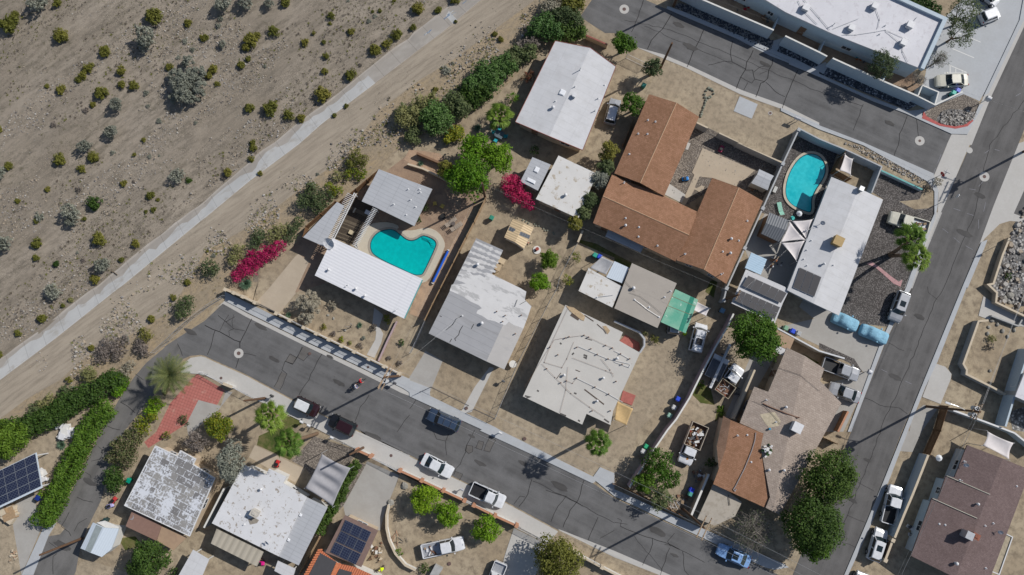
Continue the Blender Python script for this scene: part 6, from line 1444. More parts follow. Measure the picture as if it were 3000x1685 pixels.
for lab,s,r,m_,h in (('small crimson and green rounded bush beside the gabled roof',"@20 1180,770",76,'redbush',1.8),('lime green bush in the shade of the gabled roof',"@20 1030,980",66,'bright',1.6),('small dark green bush behind the grey annexe',"@21 1252,70",56,'green',1.4),('yellow flowering shrub beside the lawn corner fence',"@21 1660,1140",56,'yellow',1.7),('brighter yellow flowering shrub lower along the fence',"@21 1573,1360",60,'yellow',1.7),
  ('yellow green cactus clump at the corner of the ribbed roof',"@12 1820,325",52,'yellow',.8),('small green cactus in the right hand plot',"@12 1965,560",36,'green',.6),('dry round cactus upper left in the desert garden',"@12 1185,405",36,'olive',.5),('brownish ball cactus in the desert garden',"@12 1283,468",32,'dry',.5),('green starry cactus beside the garden wall',"@12 1360,530",34,'yellow',.5),('small tuft in the desert garden',"@12 1450,560",22,'pale',.4),('round grey ball cactus low in the desert garden',"@12 1553,590",34,'dry',.5),('tiny cactus below the agave by the curved path',"@12 1585,512",22,'grey',.4),('dry tuft near the curved path',"@12 1680,405",36,'dry',.5),('dry bush in the right hand plot',"@12 1835,712",24,'dry',.4),('second dry bush in the right hand plot',"@12 1942,762",28,'dry',.4),
  ('green spiky bush inside the curved wall, bottom',"@13 1925,1225",50,'citrus',.9),('dark bush at the curved wall end',"@23 150,1380",60,'green',1.0),('dry bush at the avenue corner by the sign post',"@41 1085,450",52,'dry',.8),('thin grey bush beside the sign post',"@41 1180,385",55,'silver',1.0),('dry grass clump in the walled stone yard',"@42 1720,520",50,'pale',.6),('dark shrub in the walled stone yard',"@42 1700,600",45,'dry',.6),('mustard shrub by the terrace wall',"@03 1660,50",50,'olive',.9),('dark low shrub on the red terrace',"@02 1840,1330",60,'pinkish',.7),('green shrub by the shingle house corner',"@33 960,320",60,'green',1.2),('trailing green plants along the foam roof house wall',"@32 400,530",50,'olive',.9),('small green plant at the canopy corner',"@32 700,470",26,'bright',.7),('reddish flowering plant by the foam roof wall',"@32 310,470",36,'pinkish',.9),('round shrub beside the lane shed',"@03 1740,1420",60,'green',1.3),('leafy shrub behind solar carport',"@03 420,640",45,'bright',.9),('shrub beside the pool house wall, partly under its roof',"@21 150,640",50,'green',1.0),('climbing plant low on the pool house wall',"@21 90,760",34,'green',.9),('aloe cluster beside the right edge wall',"@41 1890,1330",45,'green',.6),('dark green shrub by the slate driveway fence',"@13 1130,1000",30,'green',1.0),('green grassy clump behind the flatbed truck',"@32 860,980",50,'citrus',.5),('weedy green patch at the shingle house side',"@32 1060,1240",50,'citrus',.4)):
    bush(lab,[(s,r)],m_,h,n=900,s_=.16,name='bush')
# ---------- ground litter: stones and tufts nobody could count
def scatter(name,n,fn,mats,szr,flat_=.6,tuft=False,seed=3):
    rs=random.Random(seed);mb=MB();cnt=0
    for _ in range(n*6):
        if cnt >= n: break
        p=fn(rs)
        if p is None: continue
        cnt += 1;s=rs.uniform(*szr)*rs.choice((.6,.8,1,1,1.7));a=rs.uniform(0,6.28);mb.cur=rs.randrange(len(mats))
        if tuft:
            for j in range(5):
                aa=a+j*1.257;d=Vector((math.cos(aa),math.sin(aa),.8))*s;o=Vector(p);sd=Vector((-math.sin(aa),math.cos(aa),0))*s*.25
                mb.add([o-sd,o+sd,o+d],[(0,1,2)])
        else:
            k=5;v=[Vector(p)+Vector((math.cos(a+6.283*i/k)*s*rs.uniform(.6,1),math.sin(a+6.283*i/k)*s*rs.uniform(.6,1),-.03)) for i in range(k)]
            v += [q.lerp(Vector(p),.35)+Vector((0,0,.03+s*flat_)) for q in v]
            mb.add(v,[(i,(i+1) % k,k+(i+1) % k,k+i) for i in range(k)]+[tuple(range(k,2*k))])
    o=obj(name,mb,mats,None,loc=(0,0,0));put(o,kind='stuff');return o
def washpt(th,fq=.13):
    c38,s38=math.cos(R(38)),math.sin(R(38))
    def f(rs):
        x,y=rs.uniform(-86,5),rs.uniform(-12,74);P=Vector((x,y,0))
        if _side(P,BANK_FOOT) < .6: return None
        u=x*c38+y*s38;v=-x*s38+y*c38
        if noise.noise(Vector((u*fq*.4,v*fq*1.6,5)))+.35*noise.noise(Vector((u*.5,v*.9,2))) < th: return None
        z=-1.2+.22*noise.noise(Vector((u*0.06,v*0.28,3)))+.12*noise.noise(Vector((u*0.25,v*0.9,9)))
        return (x,y,z)
    return f
stm=[flat('grey stone',(.27,.255,.24),.9),flat('pale stone',(.41,.385,.35),.9),flat('dark stone',(.15,.135,.12),.9),flat('tan stone',(.36,.30,.23),.9)]
scatter('stones',15000,washpt(.16),stm,(.05,.12));scatter('dry_tufts',9000,washpt(.08,.09),[LM['dry'],LM['olive'],flat('dark dead scrub',(.10,.08,.06),.9)],(.07,.17),tuft=True,seed=9)
scatter('pebbles',2500,washpt(-.3),stm,(.04,.08),seed=21)
def vergept(rs):
    s=rs.random();a=G(1560,60).lerp(G(120,1130),s);n=Vector((a.y-0,0,0));d=(G(120,1130)-G(1560,60)).normalized();nn=Vector((-d.y,d.x,0))
    q=a+nn*rs.gauss(0,1.6)
    if noise.noise(q*.25) < -.05: return None
    return (q.x,q.y,.01)
scatter('verge_stones',2600,vergept,stm,(.06,.17),seed=5);scatter('verge_tufts',1500,vergept,[LM['dry'],LM['pale'],LM['olive']],(.08,.2),tuft=True,seed=6)
def inpoly(P):
    P=[(p.x,p.y) for p in P];x0,x1=min(p[0] for p in P),max(p[0] for p in P);y0,y1=min(p[1] for p in P),max(p[1] for p in P)
    def f(rs):
        x,y=rs.uniform(x0,x1),rs.uniform(y0,y1);c=False
        for i in range(len(P)):
            a,b=P[i],P[i-1]
            if (a[1] > y) != (b[1] > y) and x < (b[0]-a[0])*(y-a[1])/(b[1]-a[1])+a[0]: c=not c
        return (x,y,.03) if c else None
    return f
scatter('garden_stones',420,inpoly(pts("@41 1900,950 2100,500 2500,900 2400,1447 @42 2043,290 1760,150 1780,20")),stm,(.15,.42),seed=8)
scatter('corner_cobbles',900,inpoly(pts("@40 1220,1110 1440,1100 1570,1130 1530,1190 1430,1250 1330,1262 1200,1225")),stm[:3],(.1,.17),seed=12)
scatter('bed_stones',1500,inpoly(pts("@30 640,30 880,95 1580,410 1560,520 1040,270 600,70")),[flat('dark slate stone',(.07,.075,.09),.8),stm[0]],(.08,.14),seed=14)
scatter('yard_litter',500,inpoly(pts("@31 510,400 720,-60 850,-200 1100,-60 1660,190 1590,300 1480,560 1230,430 900,500 700,630")),stm,(.04,.08),seed=15)
scatter('strip_pebbles',500,inpoly(pts("@41 250,0 440,30 1060,370 1000,400 600,190")),stm,(.07,.15),seed=16)
# ================================================================ WALLS AND FENCES
M['cream']=flat('cream wall cap',(.52,.44,.33),.9,amt=.12);M['orangecap']=flat('terracotta cap',(.45,.23,.14),.9,amt=.15)
M['woodfence']=flat('brown board fence',(.20,.11,.055),.85,amt=.3,scale=5);M['tanfence']=flat('tan board fence',(.36,.25,.15),.85,amt=.25,scale=5)
M['capgrey']=flat('grey wall cap',(.38,.39,.40),.9,amt=.1);M['steel']=flat('dark steel rail',(.10,.10,.105),.5,.5,.4)
def wall(label,s,z,mat,wd=.18,cap=None,name='garden_wall',cat='wall',group=None,pil=None,pilz=.15,capw=.08):
    P=pts(s,z);t_=thing(name,label,cat,mid(P),group)
    mb=MB();mb.strip(P,wd,0,z-(.06 if cap else 0));obj('wall',mb,M[mat],t_)
    if cap: mb=MB();mb.strip(P,wd+capw,z-.058,z);obj('cap',mb,M[cap],t_)
    if pil:
        for a,b in zip(P[:-1],P[1:]):
            n=max(1,round((b-a).length/pil))
            for i in range(n+1):
                if i == n and b is not P[-1]: continue
                q=a.lerp(b,i/n);mb=MB();mb.box((q.x,q.y,0),(wd+.2,wd+.2,z+pilz),AX);mb.box((q.x,q.y,z+pilz),(wd+.28,wd+.28,.05),AX);obj('pillar',mb,M[cap or mat],t_)
    return t_
def boards(label,s,z,mat='woodfence',name='wooden_fence',group=None,post=2.4):
    P=pts(s,z);t_=thing(name,label,'fence',mid(P),group);mb=MB();k=0
    for a,b in zip(P[:-1],P[1:]):
        L=(b-a).length;d=(b-a)/L;n=max(1,int(L/.16));ang=math.degrees(math.atan2(d.y,d.x))
        for i in range(n):
            q=a.lerp(b,(i+.5)/n);mb.box((q.x,q.y,.03),(L/n*.93,.03,z-.03+rnd.uniform(-.03,.0)),ang)
    obj('boards',mb,M[mat],t_)
    rb=MB()
    for zz in (.4,z-.35): rb.strip([p+Vector((0,0,0)) for p in P],.09,zz,zz+.08)
    obj('rail',rb,M[mat],t_)
    for a,b in zip(P[:-1],P[1:]):
        n=max(1,round((b-a).length/post))
        for i in range(n+1):
            q=a.lerp(b,i/n);mb=MB();mb.box((q.x,q.y,0),(.12,.12,z+.03),AX);obj('post',mb,M[mat],t_)
    return t_
def rails(label,s,z,mat='metal',bars=.14,name='railing',cat='fence',group=None,post=2.4,z0=.1,rr=.022,br=.009,mesh=False):
    P=pts(s,z);t_=thing(name,label,cat,mid(P),group);rb=MB()
    for zz in (z0,z): rb.tube([Vector((p.x,p.y,zz)) for p in P],rr,5)
    obj('rail',rb,M[mat],t_)
    mb=MB()
    for a,b in zip(P[:-1],P[1:]):
        L=(b-a).length;n=max(1,int(L/bars))
        if mesh:
            d=(b-a)/L;H_=z-z0;st=.22;m=int((L+H_)/st)
            for i in range(m):
                for sg in (1,-1):
                    t0=i*st-H_ if sg > 0 else i*st;pa=[max(0,t0),min(L,t0+H_)] if sg > 0 else [min(L,t0),max(0,t0-H_)]
                    za=z0+(pa[0]-t0) if sg > 0 else z0+(t0-pa[0]);zb=z0+(pa[1]-t0) if sg > 0 else z0+(t0-pa[1])
                    if abs(za-zb) < .05: continue
                    mb.cyl(a+d*pa[0]+Vector((0,0,za-z)),a+d*pa[1]+Vector((0,0,zb-z)),.004,.004,3,False)
        else:
            for i in range(n):
                q=a.lerp(b,(i+.5)/n);mb.cyl((q.x,q.y,z0),(q.x,q.y,z),br,br,4,False)
    obj('wire_mesh' if mesh else 'bars',mb,M[mat],t_)
    for a,b in zip(P[:-1],P[1:]):
        n=max(1,round((b-a).length/post))
        for i in range(n+1):
            q=a.lerp(b,i/n);mb=MB();mb.cyl((q.x,q.y,0),(q.x,q.y,z+.04),.035,.035,6);obj('post',mb,M[mat],t_)
    return t_
wall('cream capped front wall of the pool property, left of its driveway gate',"@12 205,28 290,62 380,100 500,158",1.5,'tanstucco',.2,'cream',pil=2.2,pilz=.12)
wall('long low front wall with square pillars below the desert garden',"@12 728,270 1000,410 1500,650 1945,868",.9,'tanstucco',.2,'cream',pil=2.05,pilz=.8)
rails('white slatted railing on top of the long pillared wall',"@12 735,275 1000,410 1500,650 1940,866",1.55,'frame',.13,z0=.98,br=.012)
rails('sliding driveway gate of the pool property',"@12 505,160 725,268",1.5,'steel',.16,name='driveway_gate',cat='gate')
boards('long tan board fence between the pool property and the half coated house',"@21 755,545 640,780 560,930 430,1190 300,1445 @22 145,330",1.8,'tanfence')
boards('brown board fence behind pool house and pergola',"@11 1730,262 1500,455 1330,590",1.9,'woodfence')
boards('dark board fence behind the triangular carport',"@11 1300,575 1005,825 975,930",1.7,'woodfence')
wall('brown retaining wall under the lime trees',"@21 70,95 200,150 330,205",1.0,'brownwall',.3);wall('cream low wall beside the agave bed',"@21 -20,205 130,250 300,330 420,400",.7,'cream',.25)
wall('low reddish block edging between the desert garden plots',"@12 1915,345 1820,540 1730,742",.55,'pinkwall',.2)
rails('chain link fence along the dead end of the street',"@12 175,85 0,190 @02 1900,300 1780,405 1640,540 1500,660",1.4,'metal',.14,mesh=True,name='chain_link_fence')
rails('chain link fence beside the half coated house driveway',"@22 148,340 60,540 0,660",1.3,'metal',mesh=True,name='chain_link_fence')
rails('chain link fence down the right of the half coated house',"@21 1680,985 1500,1330 @22 1470,20 1380,180 1090,740 850,1320",1.3,'metal',mesh=True,name='chain_link_fence')
rails('dark front railing left of the garden path',"@22 205,1003 585,1190",1.4,'steel',.5,name='front_railing');rails('dark front railing right of the garden path',"@22 640,1225 850,1322",1.4,'steel',.5,name='front_railing')
rails('open dark gate leaning over the pavement, left end of the front railing',"@22 205,1003 100,1050",1.4,'steel',.5,name='gate',cat='gate')
rails('white slatted fence at the top of the red tiled terrace',"@12 -60,850 0,872 175,972",1.3,'frame',.12);rails('white slatted fence with cream end piece below the street bend',"@12 205,968 400,1075 600,1166",1.3,'frame',.12)
wall('short cream wall piece between the two white slatted fences',"@12 180,965 275,1003",1.35,'stucco',.3,'cream')
rails('thin slatted gate across the slate driveway',"@13 1235,80 1520,192",1.4,'metal',.14,name='driveway_gate',cat='gate')
wall('short terracotta capped wall beside the pole and sliding gate',"@13 1520,200 1655,262",1.4,'stucco',.25,'orangecap',pil=1.9)
rails('white sliding gate across the curved driveway',"@13 1660,278 1935,420",1.4,'frame',.12,name='driveway_gate',cat='gate',br=.02)
wall('terracotta capped wall above the citrus yard, left of its small gate',"@13 1945,405 @23 120,505 335,605 548,705",1.25,'stucco',.22,'orangecap',pil=3.05,pilz=.12)
wall('terracotta capped wall above the white pickup, right of the small gate',"@23 640,752 852,857 1068,955",1.25,'stucco',.22,'orangecap',pil=3.3,pilz=.12)
rails('small white gate between the two terracotta capped walls',"@23 558,718 632,752",1.2,'frame',.12,name='gate',cat='gate');rails('long white slatted gate beside the olive toned pepper tree',"@23 1070,978 1372,1132",1.4,'frame',.11,name='driveway_gate',cat='gate',br=.02)
wall('white capped wall running right from the pepper tree',"@23 1480,1140 1640,1222 1920,1372 2150,1490",1.1,'stucco',.2,'cream',pil=3.6,pilz=.08)
wall('curved cream garden wall around the citrus yard',"@13 1835,745 1812,850 1812,980 1838,1100 1900,1235 2000,1350 @23 60,1400",.9,'stucco',.22,'cream')
wall('mauve block wall between the sandy yard and the service yard',"@32 1190,270 1130,400 1010,600 880,850 750,1110 620,1320 @33 530,0 380,220 250,420 150,570",2.2,'pinkwall',.2,'stucco',capw=.02)
wall('pale wall beside the stacked ladders in the service yard',"@32 1402,830 1190,1322",2.0,'greywall',.18,'cream');wall('white capped wall between the junk yard and the beige patio roof',"@33 942,440 768,852",1.9,'tanstucco',.2,'stucco')
wall('grey wall with recycling bins, from lean-to towards the parked pickup',"@32 1590,395 2043,640 @42 255,716",1.8,'greywall',.18,'metal',capw=.02)
wall('long pale wall between the brown shingled house and the pool yard',"@30 1840,1295 @31 1680,205 1480,650 1120,1447 @32 1092,135",2.1,'greywall',.2,'capgrey',capw=.0,pil=6,pilz=.1)
wall('blue grey wall enclosing the pool yard and corner patio',"@30 1850,1285 @41 0,-45 280,70 625,232 525,492",2.2,'bluestucco',.18,'capgrey',capw=.0)
wall('courtyard wall of the brown shingled house, sunlit yard above it',"@30 1045,1325 1280,1440 @31 1240,0 1672,190",2.0,'greywall',.2,'cream',capw=.02)
wall('short wall piece at the courtyard gate',"@30 822,1222 932,1275",2.0,'greywall',.2,'cream',capw=.02);rails('courtyard gate with arched shadow',"@30 935,1280 1040,1328",1.7,'steel',.16,name='gate',cat='gate')
wall('low turquoise topped wall on the avenue corner',"@41 620,270 1030,460",.8,'bluestucco',.2,'tealtrim',capw=.02)
boards('reddish brown board fence inside the walled corner',"@41 262,85 160,262 322,350",2.0,'woodfence')
wall('orange brown retaining wall of the river stone garden',"@41 1900,945 1830,1120 1740,1400 @42 1690,-20 1775,60 1765,155 2043,288 2300,410",1.0,'tanstucco',.25,'cream',capw=.02)
wall('grey retaining wall of the small walled stone yard',"@42 1690,335 1592,345 1440,770 1475,830 1470,872 1740,1008 1860,1075",1.3,'greywall',.25,'cream',capw=.02);wall('low wall on the stone yard side of the steps path',"@42 1720,290 1990,392 2043,300",.6,'greywall',.2)
wall('cream capped long wall beside the two white parked cars',"@43 1088,250 1010,450 935,640 850,840 755,1075",2.2,'bluestucco',.22,'cream');wall('second part of the cream capped wall, bottom right',"@43 735,1100 660,1300",2.0,'brownwall',.22,'cream',pil=3,pilz=.1)
boards('tall brown board fence at the corner drive',"@42 1290,1195 1215,1440 @43 1110,245",2.0,'woodfence');wall('white capped wall beside the tall power pole',"@42 1340,1235 1650,1345 1950,1460 @43 2200,230",1.8,'bluestucco',.2,'frame',capw=.02)
wall('long blue grey wall towards the right edge house',"@42 2100,620 1990,960 1860,1395",2.3,'bluestucco',.25)
wall('white plastered wall between patchwork and mottled roofs',"@13 190,585 80,800 -10,975",1.9,'greywall',.2,'stucco',capw=.02);boards('orange brown board fence beside the tile roof house',"@13 1142,1065 1030,1270 935,1440",1.8,'tanfence')
wall('long white wall in front of the apartment patios',"@30 640,-130 880,-5 1590,300",2.9,'bluestucco',.2,'stucco',capw=.02);wall('white patio wall between the two apartment gates',"@30 1705,358 2043,520 @40 80,562",2.9,'bluestucco',.2,'stucco',capw=.02)
wall('white patio wall ending at the bin enclosure',"@40 135,580 620,800 985,958",2.7,'bluestucco',.2,'stucco',capw=.02);wall('square bin enclosure at the end of the apartment wall',"@40 985,960 1155,1045 1192,918 1030,850 985,960",2.0,'bluestucco',.16,'stucco',capw=.02,name='bin_enclosure')
wall('low white wall behind the two recycling bins, corner gravel side',"@40 1160,1045 1432,915",1.1,'bluestucco',.2,'stucco',capw=.02)
for i,s in enumerate(("@30 1585,298 1655,140","@40 8,510 60,400","@40 640,800 700,690")): wall(('left','middle','right')[i]+' partition wall between two apartment patios',s,1.9,'bluestucco',.14)
rails('slatted gate over the upper street driveway',"@30 130,540 340,640",1.5,'frame',.14,name='driveway_gate',cat='gate');boards('tan board fence along the left flank of the upper brown gable',"@30 190,1190 90,1430",1.6,'tanfence')
wall('short cream wall near the lawn corner',"@21 1728,870 1680,985",1.5,'tanstucco',.2,'cream');wall('curved dark capped wall around the red slab yard',"@32 0,345 250,455 300,520 300,590 255,660",1.4,'greywall',.16,'metal')
boards('weathered slat gate by the avenue pavement',"@43 50,75 190,140",1.6,'tanfence',post=1.2);wall('brown wall along the avenue pavement',"@42 290,1245 190,1447",1.4,'brownwall',.25,'orangecap',capw=.02)
wall('pinkish brick wall behind the upper shrubs',"@20 1760,350 1975,445",1.2,'tanstucco',.2,'trimred',capw=.02);boards('dark lattice fence at the foot of the mauve wall',"@33 -10,540 180,620 330,690 560,800 720,880",1.0,'woodfence')
# ================================================================ POLES AND WIRES
M['pole']=flat('creosoted pole',(.13,.075,.045),.9,amt=.3,scale=4);M['arm']=flat('timber crossarm',(.36,.26,.17),.9,amt=.2)
M['wire']=flat('aluminium cable',(.42,.42,.42),.5,.4,.3)
TOP={}
def pole(key,label,s,h,arms=(),trans=0,lamp=False):
    b=pt(s);t_=thing('utility_pole',label,'utility pole',(b.x,b.y,0));mb=MB();mb.cyl((b.x,b.y,-.05),(b.x,b.y,h),.19,.13,12);obj('pole',mb,M['pole'],t_)
    TOP[key]=Vector((b.x,b.y,h))
    for i,(dz,L,off) in enumerate(arms):
        for sd in ((-1,1) if off else (1,)):
            mb=MB();c=Vector((b.x,b.y,h-dz))+UX*off*sd*.5;rot=Matrix.Rotation(R(AX+90),3,'Z');mb.box(c,(L,.11,.13),rot=rot)
            for k in (-.47,-.3,.3,.47): q=c+UY*L*k;mb.cyl(q+Vector((0,0,.13)),q+Vector((0,0,.33)),.05,.035,6)
            o=obj('crossarm',mb,M['arm'],t_)
    for k in range(trans):
        mb=MB();q=Vector((b.x,b.y,h-1.9))+UY*(.45 if k % 2 else -.45)+UX*(.25*(k//2));mb.cyl(q,q+Vector((0,0,.95)),.27,.27,12);mb.cyl(q+Vector((0,0,.95)),q+Vector((0,0,1.1)),.08,.05,6);obj('transformer',mb,flat('transformer grey',(.48,.49,.5),.5),t_)
    if lamp:
        mb=MB();q=Vector((b.x,b.y,h-3));mb.tube([q,q+Vector((-1.2,.5,.5)),q+Vector((-2.3,.9,.5))],.05,6);o=obj('lamp_arm',mb,M['metal'],t_)
        mb=MB();mb.box(q+Vector((-2.5,.95,.42)),(.7,.25,.14),160);obj('lamp_head',mb,M['metal'],t_)
    return t_
pole('A','thick power pole with two crossarms and transformers beside the two cyclists',"@12 1950,890",12.4,((.25,3.4,.0),(1.1,3.4,.5)),3)
pole('B','power pole with pale double crossarms above the blue sedan',"@33 680,785",12.6,((.3,3.0,.7),),0)
pole('C','tall leaning looking power pole with transformers beyond the avenue',"@42 1070,1195",12.4,((.3,2.2,0),(1.2,2.0,.4)),4,True)
pole('D','power pole at the right edge casting a crossarm shadow over the avenue',"@41 2035,85",11.6,((.2,3.2,.6),(1.3,3.2,.6)),2,True)
pole('E','bare brown pole leaning over the upper street kerb',"@30 455,690",9.0);pole('F','bare pole standing on the lane at the small pale shed',"@03 822,1080",9.3)
pole('G','thin bare pole beside the terracotta capped wall end',"@13 1582,175",8.2);pole('H','short brown pole in the garden below the white slatted fence',"@12 600,1112",8.0)
pole('I','pole rising through the lime tree at the fence corner',"@21 755,545",9.0);pole('J','pole at the walls corner, its shadow falling across the green canopy',"@32 1075,135",8.2,((.3,1.4,0),))
pole('K','pole at the far end of the apartment wall on the upper street',"@30 590,62",8.6)
def wires(label,a,b,offs,sag,group='overhead wires'):
    for i,(u,v) in enumerate(offs):
        A=a+UY*u+Vector((0,0,v));B=b+UY*u+Vector((0,0,v));P=[]
        for k in range(17):
            t=k/16;p=A.lerp(B,t);p.z -= sag*4*t*(1-t);P.append(p)
        mb=MB();mb.tube(P,.013 if len(offs) > 1 else .007,3);o=obj('overhead_wire',mb,M['wire'],None,loc=tuple(A));put(o,label if len(offs) == 1 else ('upper ','middle ','lower ')[i]+label,'wire',group)
A_,B_,C_,D_=TOP['A'],TOP['B'],TOP['C'],TOP['D']
wires('wire spanning along the street between the transformer pole and the pale crossarm pole',A_,B_,((1.5,0),(0,-.9),(-1.5,0)),.9)
far=B_+UX*55+Vector((0,0,.3));wires('wire running right from the pale crossarm pole over the blue sedan',B_,far,((1.3,0),(.2,-.9),(-1.3,0)),.9)
f2=C_+Vector((-24,-46,0));wires('wire crossing the mauve roof from the leaning looking pole',C_,f2,((1.1,0),(0,0),(-1.1,-.8)),.8)
f3=C_+Vector((16,34,0));wires('wire going up right from the leaning looking pole',C_,f3,((1.0,0),(-1.0,0)),.7)
wires('thin wire from the canopy shadow pole to the pool pole over two roofs',TOP['J'],TOP['I'],((0,-.2),),.7);wires('thin service wire from the transformer pole to the half coated roof',A_-Vector((0,0,2)),pt("@22 500,300",3.6),((0,0),),.5)
wires('thin service wire from the canopy shadow pole over the solar carport',TOP['J'],pt("@41 10,760",4.3),((0,0),),.4);wires('thin wire across the upper end of the avenue',D_-Vector((0,0,1)),pt("@40 -1500,-200",9),((0,0),),1.2)
wires('thin wire from the canopy shadow pole down to the shingle house',TOP['J'],pt("@32 1800,1300",4.4),((0,0),),.4);wires('thin wire from the lime tree pole to the transformer pole',TOP['I'],A_-Vector((0,0,1.2)),((0,0),),.8)
# ================================================================ VEHICLES
P_=dict(white=paint('white car paint',(.66,.67,.69)),cream=paint('cream car paint',(.58,.56,.47)),black=paint('black car paint',(.012,.012,.014)),maroon=paint('dark maroon paint',(.025,.008,.01)),navy=paint('dark blue paint',(.035,.055,.095)),blue=paint('light blue paint',(.22,.38,.66)),silver=paint('silver paint',(.40,.41,.43),.3,.3),grey=paint('grey green paint',(.20,.215,.20),.3,.3),tan=paint('tan paint',(.28,.20,.12)))
M['cglass']=_m('car glass',.05,.7)[0];M['cglass'].node_tree.nodes["Principled BSDF"].inputs[0].default_value=(.012,.02,.024,1)
M['tyre']=flat('tyre',(.018,.018,.018),.9);M['rim']=flat('alloy rim',(.38,.38,.39),.35,.5,.6);M['headl']=flat('headlight lens',(.6,.62,.63),.1,.6);M['taill']=flat('red tail light',(.35,.02,.02),.2)
def car(label,s,kind,col,W=1.85,H=None,roofcol=None,group=None,sunroof=False,rack=False,bed=None,z=.7):
    F,B=pts(s,z);c=(F+B)/2;L=(F-B).length;ang=math.degrees(math.atan2(F.y-B.y,F.x-B.x));w=W/2;pm=P_[col]
    t_=thing({'pickup': 'pickup_truck','suv': 'suv','sedan': 'sedan','van': 'van'}[kind],label,{'pickup': 'pickup truck','suv': 'suv','sedan': 'car','van': 'van'}[kind],(c.x,c.y,.03),group,ang)
    H=H or dict(sedan=1.46,suv=1.74,pickup=1.86,van=2.1)[kind];hi=kind != 'sedan';zs=1.08 if hi else .92;g=.32 if hi else .24
    if kind == 'sedan': ST=[(-.5,.80,.62,.80),(-.485,.9,.5,.92),(-.44,.97,.5,zs),(-.3,1,.5,zs+.02),(.0,1,.5,zs),(.2,1,.5,zs-.02),(.38,.98,.5,.82),(.46,.9,.5,.72),(.49,.8,.5,.64),(.5,.7,.6,.56)]
    elif kind == 'pickup': ST=[(-.055,.99,.5,zs+.04),(.0,1,.5,zs+.04),(.2,1,.5,zs+.02),(.3,1,.5,zs),(.44,.96,.5,zs-.08),(.485,.88,.5,zs-.16),(.5,.8,.5,zs-.3)]
    else: ST=[(-.5,.86,.6,zs-.05),(-.49,.93,.5,zs),(-.45,.98,.5,zs+.03),(-.2,1,.5,zs+.03),(.1,1,.5,zs),(.25,1,.5,zs-.02),(.4,.97,.5,zs-.1),(.47,.9,.5,zs-.22),(.495,.8,.5,zs-.36),(.5,.72,.55,zs-.46)]
    mb=MB();vs=[];m=9
    for x,k,zm,zt in ST:
        y=w*k;vs += [(x*L,-y*.92,g),(x*L,-y,zm),(x*L,-y*.985,zt-.12),(x*L,-y*.9,zt-.01),(x*L,0,zt+.035),(x*L,y*.9,zt-.01),(x*L,y*.985,zt-.12),(x*L,y,zm),(x*L,y*.92,g)]
    n=len(ST);fs=[(i*m+j,(i+1)*m+j,(i+1)*m+j+1,i*m+j+1) for i in range(n-1) for j in range(m-1)]+[tuple(range(m))[::-1],tuple((n-1)*m+j for j in range(m))]+[(i*m,i*m+m-1,(i+1)*m+m-1,(i+1)*m) for i in range(n-1)]
    fs=[f[::-1] for f in fs];fs=fs[:(n-1)*(m-1)]+[f for f in fs[(n-1)*(m-1):]]
    mb.add(vs,fs)
    # cabin
    x0,x1,x2,x3=dict(sedan=(.2,.075,-.2,-.36),pickup=(.27,.19,-.03,-.065),suv=(.24,.13,-.40,-.475),van=(.33,.24,-.47,-.495))[kind]
    zb=zs-.01;bw,rw=w*.9,w*.74
    def lid(xf,xr,y,zz,bow): return [(xf*L,-y,zz),(xf*L+bow,0,zz),(xf*L,y,zz),(xr*L,y,zz),(xr*L-bow*.6,0,zz),(xr*L,-y,zz)]
    bot=lid(x0,x3,bw,zb,.12);top=lid(x1,x2,rw,H-.05,.08);tp2=[(p[0]*.985,p[1]*.93,H) for p in top]
    k=6;mb.add(bot+top+tp2,[(i,(i+1) % k,k+(i+1) % k,k+i) for i in range(k)]+[(k+i,k+(i+1) % k,2*k+(i+1) % k,2*k+i) for i in range(k)])
    body=lobj('body',mb,pm,t_,smooth=False)
    bv=body.modifiers.new('edge','BEVEL');bv.width=.05;bv.segments=2;bv.limit_method='ANGLE';bv.angle_limit=R(25)
    rb=MB();rb.add([(p[0],p[1],H-.004) for p in tp2]+[(p[0]*.96,p[1]*.9,H+.025) for p in tp2],[(i,(i+1) % k,k+(i+1) % k,k+i) for i in range(k)]+[tuple(range(k,2*k))])
    lobj('roof',rb,P_[roofcol] if roofcol else pm,t_)
    V=lambda q: Vector(q)
    def pane(nm,quad,ins=.1):
        q=[V(a) for a in quad];cc=sum(q,Vector())/len(q);nn=(q[1]-q[0]).cross(q[2]-q[0]).normalized()
        if nn.dot(cc-Vector((cc.x*.6,0,.8))) < 0: nn=-nn;q=q[::-1]
        q=[a.lerp(cc,ins)+nn*.014 for a in q];pb=MB();pb.add(q,[tuple(range(len(q)))]);return lobj(nm,pb,M['cglass'],t_)
    pane('windshield',[bot[0],bot[1],bot[2],top[2],top[1],top[0]],.07)
    if kind != 'van': pane('rear_window',[bot[3],bot[4],bot[5],top[5],top[4],top[3]],.1)
    for sg,(b0,b1,u0,u1) in ((1,(bot[2],bot[3],top[2],top[3])),(-1,(bot[0],bot[5],top[0],top[5]))):
        b0,b1,u0,u1=V(b0),V(b1),V(u0),V(u1);ns=1 if kind == 'pickup' and L < 5 else 2
        for j in range(ns): pane('side_window',[b0.lerp(b1,j/ns),b0.lerp(b1,(j+1)/ns),u0.lerp(u1,(j+1)/ns),u0.lerp(u1,j/ns)],.12)
